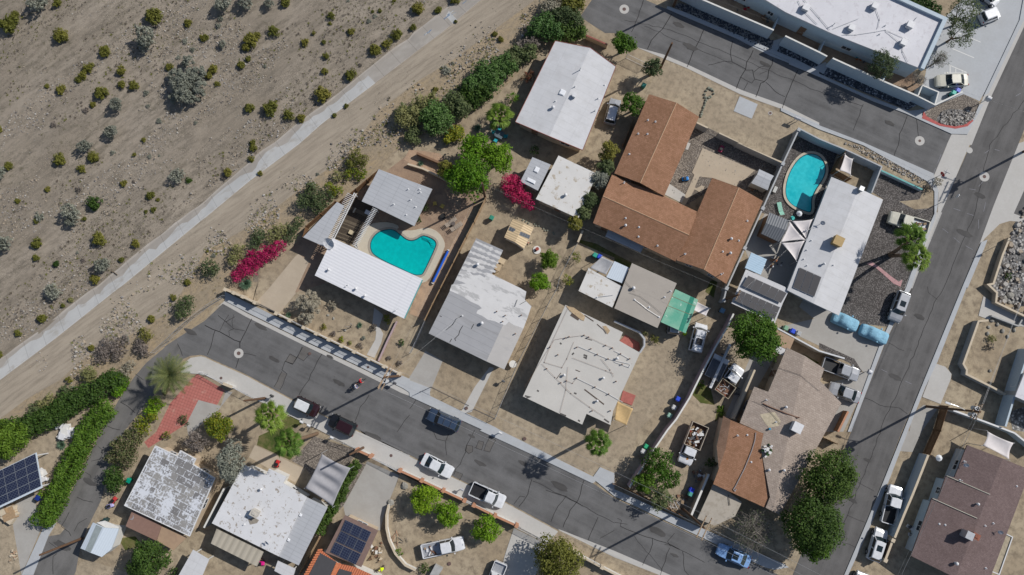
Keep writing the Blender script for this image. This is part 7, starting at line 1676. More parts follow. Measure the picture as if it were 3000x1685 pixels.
    if kind == 'pickup':
        zt=zs+.03;xr,xf=-.5*L,-.065*L
        fb=MB();fb.box(((xr+xf)/2,0,.5),(xf-xr-.02,W*.8,.22));fb.cur=0
        lobj('bed_floor',fb,M['black'] if bed == 'dark' else (P_['silver'] if bed else M['black']),t_)
        wbm=MB();o_=w*.985
        wbm.strip([(xf-.01,-o_+.05),(xr+.12,-o_+.05),(xr+.03,-o_+.14),(xr+.03,o_-.14),(xr+.12,o_-.05),(xf-.01,o_-.05)],.1,g+.1,zt);wbm.box((xf+.0,0,.6),(.06,W*.9,zt-.62))
        lobj('bed',wbm,pm,t_)
        if bed == 'tools':
            for i in range(9):
                ib=MB();ib.box((rnd.uniform(xr+.4,xf-.4),rnd.uniform(-.55,.55),.73),(rnd.uniform(.15,.7),rnd.uniform(.1,.3),rnd.uniform(.08,.3)),rnd.uniform(0,180));lobj('tool',ib,[M['rust'],M['vent'],M['wood']][i % 3],t_)
    rw_=.38 if hi else .33
    for sx in (.31,-.31):
        for sg in (1,-1):
            tb=MB();y=sg*(w-.1);tb.cyl((sx*L,y-.1*sg,rw_),(sx*L,y+.115*sg,rw_),rw_,rw_,20);o=lobj('wheel',tb,M['tyre'],t_)
            r2=MB();r2.cyl((sx*L,y+.1*sg,rw_),(sx*L,y+.125*sg,rw_),rw_*.62,rw_*.55,14);q=bpy.data.objects.new('rim',r2.mesh('rim',M['rim']));q.parent=o;COL.objects.link(q)
    for sg in (1,-1):
        hb=MB();hb.box((ST[-2][0]*L-.06,sg*w*.66,ST[-2][3]-.17),(.16,.36,.12),-sg*14);lobj('headlight',hb,M['headl'],t_)
        hb=MB();hb.box((-.5*L+.03,sg*w*.76,.78),(.09,.24,.16));lobj('tail_light',hb,M['taill'],t_)
        hb=MB();hb.box((x0*L-.12,sg*(w+.1),zs+.02),(.13,.2,.13));lobj('mirror',hb,pm,t_)
    if sunroof: sb=MB();sb.box(((x1+x2)/2*L+.25,0,H+.026),(.8,rw*1.1,.012));lobj('sunroof',sb,M['cglass'],t_)
    if rack:
        for sg in (1,-1): sb=MB();sb.tube([(x1*L-.15,sg*rw*.86,H+.08),(x2*L+.15,sg*rw*.86,H+.08)],.022,5);lobj('roof_rail',sb,M['steel'],t_)
        for q in (.3,.7): sb=MB();xx=(x1+(x2-x1)*q)*L;sb.tube([(xx,-rw*.86,H+.1),(xx,rw*.86,H+.1)],.025,5);lobj('crossbar',sb,M['steel'],t_)
    return t_
car('small dark red suv with a plain white roof parked at the kerb bend',"@12 1130,1250 905,1145",'suv','maroon',1.9,1.7,'white')
car('shiny dark maroon suv parked behind the white topped one',"@12 1250,1320 @13 1500,10",'suv','black',1.95,1.72,'maroon')
car('dark blue boxy suv parked below the front railing',"@22 185,1262 500,1395",'suv','navy',1.9,1.75,rack=True)
car('white sedan parked on the lower kerb right of the dark cars',"@23 425,435 130,280",'sedan','white',1.88)
car('white crew cab pickup with empty black bed on the street',"@23 945,725 615,575",'pickup','white',2.0,bed='dark')
car('white pickup with tools in its bed inside the curved wall yard',"@23 545,1120 125,1210",'pickup','white',1.95,bed='tools')
car('white pickup cut by the bottom edge near the pepper tree',"@23 820,1560 915,1320",'pickup','white',1.9,bed='silver')
car('light blue sedan with sunroof in the tree shade, bottom right',"@33 1030,1180 1350,1320",'sedan','blue',1.85,sunroof=True)
car('white crew cab pickup under the cream capped wall, avenue kerb',"@43 765,555 675,930",'pickup','white',2.0,bed='dark');car('white suv with sunroof behind the pickup on the avenue kerb',"@43 625,985 530,1300",'suv','white',1.9,1.62,sunroof=True)
car('grey suv cut by the bottom edge beside the avenue',"@43 440,1420 350,1680",'suv','silver',1.9);car('cream sedan parked in front of the striped parking bay',"@40 1165,808 1480,800",'sedan','cream',1.9)
car('white car half hidden under the palo verde, cut by the top edge',"@40 1790,30 1650,-80",'sedan','white',1.85);car('white car beside the palo verde, second from the top',"@40 1790,120 1610,190",'suv','white',1.85,1.6)
car('old cream pickup with planks in its bed by the twin palms',"@41 695,735 1080,850",'pickup','cream',1.95,1.75,bed='tools');car('grey green suv parked on the gravel kerb of the avenue',"@42 740,345 845,55",'suv','silver',1.9,1.66,sunroof=True,roofcol='silver')
car('silver pickup with black bed nosed towards the avenue',"@42 390,890 30,760",'pickup','silver',1.95,bed='dark');car('silver sedan parked next below the silver pickup',"@42 100,1000 400,1110",'sedan','silver',1.85)
car('silver hatchback half hidden under the green canopy',"@32 600,330 585,475",'suv','silver',1.75,1.5);car('pale hatchback in the driveway left of the upper brown gable',"@30 15,990 @20 1990,1240",'suv','silver',1.8,1.55,roofcol='white')
car('white van with roof rack and dark tank in the sandy yard',"@32 870,370 800,650",'van','white',1.95,1.95,rack=True)
t_=bpy.data.objects['van'];
mb=MB();mb.box((-.6,0,2.02),(.9,.8,.12));lobj('roof_box',mb,M['black'],t_)
# covered cars
_c=flat('light blue car cover',(.24,.46,.60),.75,amt=.2,scale=1.2);bump(_c.node_tree,_c.node_tree.nodes['Principled BSDF'],noise_(_c.node_tree,coords(_c.node_tree,20,(.35,1,1)),5,4,.6,1.5),1.0,.12)
def covered(label,s,W,seed):
    F,B=pts(s,.7);c=(F+B)/2;L=(F-B).length;ang=math.degrees(math.atan2(F.y-B.y,F.x-B.x));t_=thing('covered_car',label,'car',(c.x,c.y,.03),'cars under blue covers',ang)
    prof=[(-.5,.55,.1),(-.49,.82,.78),(-.46,.9,.9),(-.38,.97,.98),(-.3,.98,1.02),(-.2,.96,1.42),(-.1,.95,1.5),(.02,.95,1.46),(.1,.96,1.3),(.18,.98,1.06),(.26,1,.98),(.36,.98,.92),(.44,.92,.82),(.48,.82,.68),(.5,.6,.1)]
    mb=MB();vs=[];m=15;P=[]
    for i in range(len(prof)-1):
        for q in (0,.5): P.append([prof[i][j]+(prof[i+1][j]-prof[i][j])*q for j in range(3)])
    P.append(list(prof[-1]))
    for x,k,zt in P:
        for j in range(m):
            t=math.pi*j/(m-1);y=-math.cos(t);zz=math.sin(t)**.42 if 0 < j < m-1 else 0
            wr=1+.035*noise.noise(Vector((x*14+seed,j*1.3,seed)))
            nar=1 if zt < 1.1 else 1-.22*max(0,zz-.7)/.3
            vs.append((x*L,W/2*k*wr*(abs(y)**.55*(1 if y > 0 else -1))*nar,.12+(zt-.12)*zz*(1+.03*noise.noise(Vector((x*20,j*.9,seed+4))))))
    n=len(P);mb.add(vs,[(i*m+j,i*m+j+1,(i+1)*m+j+1,(i+1)*m+j) for i in range(n-1) for j in range(m-1)]);lobj('cover',mb,flat('light blue car cover',(.24,.46,.60),.75,amt=.15,scale=2),t_,smooth=True)
    for sg in (1,-1):
        mb=MB();mb.ball((.13*L,sg*(W/2+.06),1.0),(.14,.14,.11),8,6);lobj('mirror',mb,flat('light blue car cover',(.24,.46,.60),.75),t_)
        for sx in (.31,-.31): mb=MB();mb.cyl((sx*L,sg*(W/2-.3),.3),(sx*L,sg*(W/2-.12),.3),.3,.3,14);lobj('wheel',mb,M['tyre'],t_)
covered('car under a pale blue cover, left one beneath the white roof corner',"@42 392,402 140,290",1.85,1);covered('car under a pale blue cover, right one nearest the avenue kerb',"@42 690,530 416,418",1.85,5)
# work vehicles
def basket(t_,x0,x1,w,z0,z1,mat,th=.07):
    mb=MB();mb.strip([(x0,-w),(x1,-w),(x1,w),(x0,w)],th,z0,z1,closed=True);lobj('side_boards',mb,mat,t_)
    mb=MB();mb.box(((x0+x1)/2,0,z0),(x1-x0-th,2*w-th,.08));lobj('bed_floor',mb,M['rust'],t_)
t_=car('old white flatbed truck in the service yard with scrap in its open bed',"@32 1245,795 1060,1060",'pickup','white',2.0,1.9)
for ch in list(t_.children):
    if ch.name.split('.')[0] in ('bed','bed_floor'): bpy.data.objects.remove(ch)
basket(t_,-2.45,-.55,1.1,.8,1.6,flat('beige truck boards',(.36,.31,.23),.8))
for i in range(22):
    mb=MB();p=Vector((rnd.uniform(-2.2,-.9),rnd.uniform(-.7,.7),rnd.uniform(.95,1.4)));q=rv()*rnd.uniform(.2,.6);q.z *= .3;mb.cyl(p-q,p+q,.03,.03,5);lobj('scrap_pipe',mb,[M['vent'],M['steel'],M['rust']][i % 3],t_)
t_=car('derelict white truck loaded with junk, rust on its hood',"@33 690,335 810,30",'pickup','white',2.1,1.75)
for ch in list(t_.children):
    if ch.name.split('.')[0] in ('bed','bed_floor'): bpy.data.objects.remove(ch)
LL=2.3;basket(t_,-3.6,-.3,1.15,.8,1.75,flat('pale truck rails',(.46,.40,.32),.8))
for i in range(46):
    mb=MB();p=Vector((rnd.uniform(-3.3,-.6),rnd.uniform(-.85,.85),rnd.uniform(.95,1.55)));mb.box(p,(rnd.uniform(.15,.8),rnd.uniform(.06,.35),rnd.uniform(.05,.3)),rnd.uniform(0,180));lobj('junk',mb,[M['vent'],M['rust'],M['wood'],M['steel'],M['white']][i % 5],t_)
mb=MB();mb.box((1.35,.1,1.105),(.45,.3,.012),20);mb.box((1.1,-.35,1.11),(.35,.25,.012),60);lobj('rust_patch',mb,flat('orange rust',(.42,.18,.04),.9),t_)
c=pt("@32 1010,830",.8);t_=thing('utility_trailer','flat grey utility trailer parked against the mauve wall','trailer',(c.x,c.y,0),None,63)
mb=MB();mb.box((0,0,.7),(2.6,2.2,.12));lobj('deck',mb,flat('dark deck plate',(.16,.17,.19),.6,amt=.3),t_)
mb=MB();mb.strip([(-1.3,-1.1),(1.3,-1.1),(1.3,1.1),(-1.3,1.1)],.06,.82,1.05,closed=True);lobj('side_rail',mb,M['metal'],t_)
mb=MB();mb.tube([(-1.3,0,.6),(-2.4,0,.5)],.06);lobj('drawbar',mb,M['steel'],t_)
for sg in (1,-1): mb=MB();mb.cyl((0,sg*1.15,.35),(0,sg*1.32,.35),.35,.35,16);lobj('wheel',mb,M['tyre'],t_)
A0,B0=pts("@32 1160,575 960,1010",1.9);t_=thing('extension_beam','long white metal beam lying across the trailer','beam',(A0+B0)/2-Vector((0,0,.45)))
mb=MB();mb.strip([A0,B0],.34,1.55,1.75);obj('beam',mb,M['vent'],t_)
mb=MB();d=(B0-A0).normalized();mb.strip([A0+d*.3,B0-d*.3],.14,1.755,1.82);obj('inner_track',mb,M['metal'],t_)
for q in (.25,.8): p=A0.lerp(B0,q);mb=MB();mb.box((p.x,p.y,.8),(.9,.12,.745),AX);obj('support',mb,M['steel'],t_)
t_=thing('equipment_rack','white metal shelf rack behind the trailer','rack',mid(pts("@32 1000,660 1145,740 1120,780 990,710",0)))
mb=MB();mb.prism(pts("@32 1000,665 1148,738 1128,780 985,705",1.4),1.32,1.4,True,True);obj('shelf',mb,M['vent'],t_)
for p in pts("@32 1000,665 1148,738 1128,780 985,705",1.4): mb=MB();mb.box((p.x,p.y,0),(.06,.06,1.31));obj('leg',mb,M['metal'],t_)
# ================================================================ PEOPLE
def bike(label,s,ang):
    c=pt(s);t_=thing('bicycle',label,'bicycle',(c.x,c.y,.02),'bicycles on the street',ang)
    mb=MB();mb.tube([(-.5,0,.34),(-.15,0,.3),(.35,0,.82),(-.2,0,.85),(-.15,0,.3)],.02,6);mb.tube([(.35,0,.82),(.52,0,.34)],.02,6);mb.tube([(-.2,0,.85),(-.5,0,.34)],.015,5);mb.tube([(-.2,0,.85),(-.22,0,.95)],.015);lobj('frame',mb,M['steel'],t_)
    mb=MB();mb.box((-.22,0,.95),(.26,.14,.05));lobj('saddle',mb,M['black'],t_)
    mb=MB();mb.tube([(.32,0,.8),(.36,0,1.02)],.018);mb.tube([(.3,-.3,1.03),(.37,-.1,1.04),(.37,.1,1.04),(.3,.3,1.03)],.015);lobj('handlebar',mb,M['metal'],t_)
    for x in (-.5,.52):
        mb=MB();P=[Vector((x+math.cos(a*.3927)*.33,0,.34+math.sin(a*.3927)*.33)) for a in range(17)];mb.tube(P,.02,5)
        for a in range(8): mb.cyl((x,0,.34),P[a*2],.004,.004,3,False)
        lobj('wheel',mb,M['tyre'],t_)
    return t_
def skin(name,verts,edges,rad,mat,parent,sub=1):
    me=bpy.data.meshes.new(name);me.from_pydata(verts,edges,[]);me.materials.append(mat);o=bpy.data.objects.new(name,me);COL.objects.link(o)
    if parent: o.parent=parent
    sk=o.modifiers.new('skin','SKIN');me.skin_vertices.new() if not me.skin_vertices else None
    for i,r in enumerate(rad): me.skin_vertices[0].data[i].radius=r if hasattr(r,'__len__') else (r,r)
    me.skin_vertices[0].data[0].use_root=True
    o.modifiers.new('sub','SUBSURF').levels=sub;o.modifiers['sub'].render_levels=sub;sk.use_smooth_shade=True;return o
M['skin']=flat('skin',(.42,.24,.16),.6,amt=.08)
def person(label,s,ang,pose,shirt,trous,hair,z0=0.0):
    """pose: 'ride' sitting on a bicycle, 'bend' stooping"""
    c=pt(s)
    if pose == 'ride': hip,ch,nk,hd=(-.2,0,1.0),(.0,0,1.32),(.1,0,1.5),(.16,0,1.68);hands=[(.3,.3,1.06),(.3,-.3,1.06)];elb=[(.14,.3,1.2),(.14,-.3,1.2)];kn=[(.16,.14,.86),(.2,-.14,.66)];an=[(.0,.14,.48),(-.12,-.14,.24)];toe=[(.16,.14,.42),(.04,-.14,.19)]
    elif pose == 'bend': hip,ch,nk,hd=(-.12,0,.95),(.16,0,1.22),(.32,0,1.32),(.47,0,1.38);hands=[(.45,.3,.72),(.5,-.22,.68)];elb=[(.28,.32,.98),(.3,-.3,.96)];kn=[(.0,.14,.5),(-.02,-.14,.5)];an=[(-.08,.15,.09),(-.1,-.15,.09)];toe=[(.12,.16,.04),(.1,-.16,.04)]
    V=[hip,ch,nk,hd];E=[(0,1),(1,2),(2,3)];Rr=[(.15,.12),(.17,.12),.055,(.095,.11)]
    V.append((hd[0]+.01,0,hd[2]+.11));E.append((3,4));Rr.append((.085,.09));V.append((hd[0]+.1,0,hd[2]+.0));E.append((3,5));Rr.append(.022)
    for k,sg in enumerate((1,-1)):
        b=len(V);V += [(ch[0]+.03,sg*.19,ch[2]+.07),elb[k],hands[k]];E += [(1,b),(b,b+1),(b+1,b+2)];Rr += [.06,.042,.032]
        hx,hy,hz=hands[k]
        for f in range(4): i=len(V);V += [(hx+.06,hy+(f-1.5)*.022,hz-.01),(hx+.09+.01*(f in (1,2)),hy+(f-1.5)*.024,hz-.045)];E += [(b+2,i),(i,i+1)];Rr += [.012,.009]
        i=len(V);V.append((hx+.035,hy-sg*.055,hz-.01));E.append((b+2,i));Rr.append(.012)
        b=len(V);V += [(hip[0]+.02,sg*.1,hip[2]-.06),kn[k],an[k],toe[k]];E += [(0,b),(b,b+1),(b+1,b+2),(b+2,b+3)];Rr += [.095,.06,.042,.035]
    root=skin('person',V,E,Rr,M['skin'],None,1);root.location=(c.x,c.y,z0+.02);root.rotation_euler=(0,0,R(ang));put(root,label,'person')
    sh=skin('shirt',[hip,ch,(nk[0]-.02,0,nk[2]-.05),(ch[0]+.03,.19,ch[2]+.07),elb[0],(ch[0]+.03,-.19,ch[2]+.07),elb[1]],[(0,1),(1,2),(1,3),(3,4),(1,5),(5,6)],[(.175,.145),(.2,.15),.08,.085,.06,.085,.06],flat('shirt '+label,shirt,.85),root)
    tr=skin('trousers',[(hip[0],0,hip[2]-.02),(hip[0]+.02,.1,hip[2]-.07),kn[0],an[0],(hip[0]+.02,-.1,hip[2]-.07),kn[1],an[1]],[(0,1),(1,2),(2,3),(0,4),(4,5),(5,6)],[(.16,.13),.115,.075,.055,.115,.075,.055],flat('trousers '+label,trous,.85),root)
    hb=MB();hb.ball((hd[0]-.015,0,hd[2]+.06),(.118,.108,.115),12,8);lobj('hat' if hair[1] else 'hair',hb,flat('head '+label,hair[0],.8),root)
    for k in range(2): fb=MB();fb.box((toe[k][0]-.05,toe[k][1],toe[k][2]-.05),(.27,.1,.09));lobj('shoe',fb,M['black'],root)
    for sg in (1,-1): eb=MB();eb.ball((hd[0]+.088,sg*.032,hd[2]+.03),.012,6,4);lobj('eye',eb,M['black'],root)
    return root
b1=28
bike('bicycle ridden by the person in the red shirt',"@12 1560,945",b1);person('person in a bright red shirt riding a bicycle near the transformer pole',"@12 1570,942",b1,'ride',(.68,.01,.03),(.03,.03,.05),((.55,.05,.05),True))
bike('bicycle ridden by the person in white and blue',"@12 1515,1000",b1);person('person in a white top and blue shorts cycling beside the red one',"@12 1522,997",b1,'ride',(.7,.7,.72),(.05,.08,.3),((.5,.4,.35),False))
person('worker in a neon yellow shirt stooping beside the curved wall',"@13 1790,1362",200,'bend',(.55,.72,.0),(.12,.10,.08),((.7,.72,.1),True))
# ================================================================ SMALL THINGS
def bin_(label,s,col,ang=AX,z=.95,group='wheelie bins'):
    c=pt(s,z);t_=thing('wheelie_bin',label,'bin',(c.x,c.y,0),group,ang);mm=flat('bin '+str(col),col,.5,amt=.1)
    mb=MB();mb.add([(x*.22,y*.24,.08) for x,y in ((-1,-1),(1,-1),(1,1),(-1,1))]+[(x*.29,y*.31,.98) for x,y in ((-1,-1),(1,-1),(1,1),(-1,1))],[(3,2,1,0),(0,1,5,4),(1,2,6,5),(2,3,7,6),(3,0,4,7)]);lobj('body',mb,mm,t_)
    mb=MB();mb.add([(-.31,-.33,.98),(.31,-.33,.98),(.31,.33,.98),(-.31,.33,.98),(-.24,-.26,1.07),(.24,-.26,1.05),(.24,.26,1.05),(-.24,.26,1.07)],[(3,2,1,0),(4,5,6,7),(0,1,5,4),(1,2,6,5),(2,3,7,6),(3,0,4,7)]);lobj('lid',mb,mm,t_)
    mb=MB();mb.tube([(-.36,-.22,.95),(-.36,.22,.95)],.02);lobj('handle',mb,mm,t_)
    for sg in (1,-1): mb=MB();mb.cyl((-.24,sg*.2,.1),(-.24,sg*.27,.1),.1,.1,10);lobj('wheel',mb,M['tyre'],t_)
BLUE,GRN,GRY,LGR=(.02,.07,.55),(.02,.20,.13),(.34,.35,.36),(.18,.33,.22)
bin_('blue bin at the mauve wall in the sandy yard',"@32 637,1120",BLUE,60);bin_('grey white bin below the blue bin at the mauve wall',"@32 597,1205",(.5,.5,.5),60);bin_('pale green lidded bin, third down the mauve wall',"@32 552,1285",(.25,.42,.34),60)
bin_('bright green bin in the shade further down the mauve wall',"@33 320,165",(.03,.35,.17),60);bin_('white topped bin next to the bright green one',"@33 288,212",(.5,.5,.5),60)
bin_('pale green bin on the driveway wall',"@32 1712,412",LGR);bin_('blue bin on the driveway wall',"@32 1782,443",BLUE);bin_('grey bin on the driveway wall',"@32 1840,465",GRY)
bin_('green recycling bin near the cream sedan',"@40 1345,925",(.05,.40,.32));bin_('blue recycling bin near the cream sedan',"@40 1387,900",(.10,.14,.60))
bin_('green bin beside the dark brown wall by the patchwork roof',"@03 1280,505",(.0,.25,.16));bin_('dark blue bin behind the solar carport at the west garden',"@03 372,680",(.01,.03,.18));bin_('bright blue bin standing in the junk yard',"@33 772,600",(.03,.06,.60));bin_('teal bin below the blue one in the junk yard',"@33 762,640",(.08,.30,.25))
bin_('blue bin at the lawn corner',"@21 1895,1130",BLUE);bin_('green bin at the lawn corner',"@21 1850,1115",(.03,.30,.22));bin_('dark green bin in the shaded driveway, upper middle',"@30 295,850",(.02,.18,.15))
bin_('pale blue bin in the dark corner beside the mauve wall top',"@32 1080,238",(.15,.28,.42));bin_('black bin next to the white chair by the little shed',"@03 1045,905",(.02,.05,.05))
def boxy(name,label,cat,s,d,z0,mat,ang=AX,z=None,group=None,parts=None):
    c=pt(s,z0+d[2]*.5);t_=thing(name,label,cat,(c.x,c.y,z0),group,ang)
    return t_
def chair(label,s,col,ang,group='patio chairs',name='patio_chair'):
    c=pt(s,.4);t_=thing(name,label,'chair',(c.x,c.y,.02),group,ang);mm=flat('chair '+str(col),col,.7,amt=.1)
    mb=MB();mb.box((0,0,.4),(.5,.5,.05));lobj('seat',mb,mm,t_);mb=MB();mb.add([(-.25,-.25,.45),(-.25,.25,.45),(-.38,.25,.9),(-.38,-.25,.9),(-.21,-.25,.45),(-.21,.25,.45),(-.34,.25,.9),(-.34,-.25,.9)],[(0,3,2,1),(4,5,6,7),(0,1,5,4),(2,3,7,6),(0,4,7,3),(1,2,6,5)]);lobj('backrest',mb,mm,t_)
    for x in (-.22,.22):
        for y in (-.22,.22): mb=MB();mb.box((x,y,0),(.05,.05,.395));lobj('leg',mb,mm,t_)
def lounger(label,s,col,ang,group='sun loungers'):
    c=pt(s,.35);t_=thing('sun_lounger',label,'sun lounger',(c.x,c.y,.02),group,ang);mm=flat('lounger '+str(col),col,.7,amt=.15)
    mb=MB()
    for i in range(9): mb.box((-.3+i*.145,0,.3),(.115,.62,.04))
    lobj('seat',mb,mm,t_);mb=MB()
    for i in range(5): mb.box((-.47-i*.12,0,.34+i*.07),(.10,.62,.04))
    lobj('backrest',mb,mm,t_)
    for x in (-.35,.8):
        for y in (-.28,.28): mb=MB();mb.box((x,y,0),(.06,.06,.295));lobj('leg',mb,mm,t_)
def table(label,s,r,h,col,name='table',round_=True,ang=AX,legs=True,d=None,group=None):
    c=pt(s,h);t_=thing(name,label,'table',(c.x,c.y,.02),group,ang);mm=flat('table '+str(col),col,.6,amt=.1);mb=MB()
    if round_: mb.cyl((0,0,h-.05),(0,0,h),r,r,24)
    else: mb.box((0,0,h-.05),(d[0],d[1],.05))
    lobj('tabletop',mb,mm,t_)
    for x in (-1,1):
        for y in (-1,1): mb=MB();q=(r*.55,r*.55) if round_ else (d[0]*.44,d[1]*.44);mb.box((x*q[0],y*q[1],0),(.05,.05,h-.052));lobj('leg',mb,mm,t_)
YL=(.50,.38,.10);WD=(.36,.30,.24)
chair('yellow patio chair nearer the pool house',"@21 252,600",YL,100);chair('yellow patio chair further from the pool house',"@21 328,625",YL,60)
lounger('wooden lounger upper of the pair by the pool steps',"@21 415,785",WD,40);lounger('wooden lounger lower of the pair by the pool steps',"@21 470,830",WD,35);table('small dark round table between the wooden loungers',"@21 435,800",.3,.45,(.12,.1,.09));table('black round fire bowl in the brown pool garden',"@21 332,728",.42,.35,(.02,.02,.02),name='fire_bowl')
def cylobj(name,label,cat,s,r,h,mat,z0=0.02,r2=None,group=None,parts=()):
    c=pt(s,z0+h);mb=MB();mb.cyl((c.x,c.y,z0),(c.x,c.y,z0+h),r,r2 if r2 is not None else r,20);o=obj(name,mb,mat,None,loc=(c.x,c.y,z0));put(o,label,cat,group);return o
# pool cover roller
A0,B0=pts("@21 388,1065 228,1395",.5);t_=thing('cover_roller','long blue pool cover rolled on its reel beside the pool','pool cover',(A0+B0)/2-Vector((0,0,.5)))
mb=MB();d=(B0-A0).normalized();mb.cyl(A0+d*.2,B0-d*.2,.17,.17,14);obj('rolled_cover',mb,flat('royal blue cover',(.01,.10,.55),.5),t_)
mb=MB();mb.cyl(A0-d*.1,B0+d*.1,.04,.04,8);obj('axle',mb,M['vent'],t_)
for p in (A0,B0): mb=MB();mb.box((p.x,p.y,.1),(.35,.08,.4),AX);obj('stand',mb,M['vent'],t_)
# umbrella & garden pieces
cylobj('garden_table','round white disc table beside the half coated house','table',"@22 1030,772",.52,.05,M['stucco'],.75);c=pt("@22 1030,772",.8)
o=bpy.data.objects['garden_table'];mb=MB();mb.cyl((0,0,-.74),(0,0,-.002),.06,.06,8);lobj('pedestal',mb,M['stucco'],o)
c=pt("@21 1270,1062",.3);t_=thing('fire_pit','round white slab with a red grill in the sandy back yard','fire pit',(c.x,c.y,.02));mb=MB();mb.cyl((0,0,0),(0,0,.12),.58,.58,24);lobj('slab',mb,M['stucco'],t_);mb=MB();mb.cyl((0.05,.1,.12),(0.05,.1,.5),.2,.26,12);lobj('grill',mb,flat('red clay',(.3,.06,.04),.6),t_);mb=MB();mb.box((-.15,-.1,.12),(.3,.25,.2),30);lobj('ash_box',mb,M['black'],t_)
def parasol(label,s,r,z,col):
    c=pt(s,z);t_=thing('parasol',label,'parasol',(c.x,c.y,0));mb=MB();n=8
    rim=[(r*math.cos(6.283*i/n),r*math.sin(6.283*i/n),z-.3) for i in range(n)];mb.add([(0,0,z)]+rim+[(0,0,z-.03)]+[(p[0]*.98,p[1]*.98,p[2]-.03) for p in rim],[(0,1+i,1+(i+1) % n) for i in range(n)]+[(n+1,n+2+(i+1) % n,n+2+i) for i in range(n)]);lobj('canopy',mb,flat('parasol cloth '+str(col),col,.6),t_);mb=MB();mb.cyl((0,0,0),(0,0,z-.04),.03,.03,8);lobj('pole',mb,M['metal'],t_)
parasol('small silvery white parasol at the pool edge beside the sails',"@31 1853,697",.42,2.0,(.62,.64,.66));parasol('small white parasol on the dark terrace above the mauve roof',"@43 1208,282",.46,2.2,(.66,.68,.70))
lounger('pale green float lounger beside the round pool',"@31 1655,650",(.30,.60,.48),100);table('turquoise round table beside the gazebo',"@31 1778,745",.3,.6,(.05,.45,.42));table('low white side table on the pool path',"@31 1605,460",.3,.4,(.45,.45,.43),round_=False,d=(.45,.9))
table('glass topped dark patio table under the short palm',"@20 893,1338",.6,.72,(.10,.13,.15),round_=False,d=(1.3,1.1))
for lab,s,a in (('turquoise patio chair left of the glass table',"@20 845,1320",0),('turquoise patio chair with a cushion below the glass table',"@20 860,1400",60),('turquoise patio chair right of the glass table',"@20 955,1360",170),('turquoise patio chair above the glass table',"@20 900,1285",250)): chair(lab,s,(.02,.30,.36),a)
# play and yard things
def toycar(label,s,col,ang):
    c=pt(s,.3);t_=thing('toy_car',label,'toy',(c.x,c.y,.03),None,ang);mb=MB();mb.box((0,0,.12),(1.0,.55,.3));o=lobj('body',mb,flat('toy '+str(col),col,.4),t_);b=o.modifiers.new('b','BEVEL');b.width=.1;b.segments=3
    mb=MB();mb.box((-.1,0,.42),(.4,.4,.2));lobj('seat',mb,M['black'],t_)
    for x in (-.33,.33):
        for y in (-.3,.3): mb=MB();mb.cyl((x,y-.04,.14),(x,y+.04,.14),.14,.14,10);lobj('wheel',mb,M['black'],t_)
toycar('blue ride-on toy in the gravel courtyard',"@31 707,355",(.02,.22,.60),10);toycar('red and yellow play kitchen toy by the courtyard wall',"@31 1065,55",(.35,.03,.10),60);toycar('red ride-on toy on the lower terrace',"@13 722,335",(.5,.03,.03),70);toycar('white and pink toy left in the sand by the hedge',"@03 1100,755",(.45,.42,.7),20);toycar('red toy pile beside the dark green bush',"@03 1135,700",(.5,.05,.05),50);toycar('pink float on the post of the beige patio cover',"@13 560,1330",(.7,.02,.25),0)
# boulders
def boulder(label,s,r,group='boulders'):
    c=pt(s,r*.3);rs=random.Random(int(c.x*31+c.y));mb=MB();n,m=9,6;k=Vector((rs.uniform(.8,1.2),rs.uniform(.8,1.2),.6));mb.ball((0,0,0),1,n,m)
    mb.v=[tuple(Vector((p[0]*k.x,p[1]*k.y,p[2]*k.z))*r*(1+.22*noise.noise(Vector(p)*1.7+Vector((rs.random()*9,0,0))))+c) for p in mb.v];o=obj('boulder',mb,flat('boulder stone',(.30,.285,.25),.95,amt=.3,scale=4),None,loc=(c.x,c.y,0));put(o,label,'boulder',group)
for lab,s,r in (('large pale boulder at the end of the curved wall',"@13 1855,722",.42),('boulder at the right of the curved driveway gate',"@13 1995,555",.45),('dark rock in the desert garden right of the smoke tree',"@12 1283,315",.2),('rock under the small tan dried bush',"@12 1228,285",.2),('flat rock beside the cholla stem in the desert garden',"@12 1400,435",.25),
  ('grey stone, leftmost in the walled stone yard',"@42 1680,468",.3),('stone near the top of the walled stone yard',"@42 1725,340",.28),('stone right of the topmost one in the walled stone yard',"@42 1778,378",.28),('stone left of centre in the walled stone yard',"@42 1690,405",.24),('stone beside the tree in the walled stone yard',"@42 1830,440",.3),('stone at the right wall of the walled stone yard',"@42 1880,498",.26),('round stone in the shaded corner of the walled stone yard',"@42 1945,432",.3),('lowest stone group in the walled stone yard',"@42 1705,840",.26),('big rock in the river stone garden',"@42 1905,85",.5),('round rock with a hollow in the river stone garden',"@42 1848,120",.42),('grey rock above the stone garden wall',"@42 1900,158",.26)): boulder(lab,s,r)
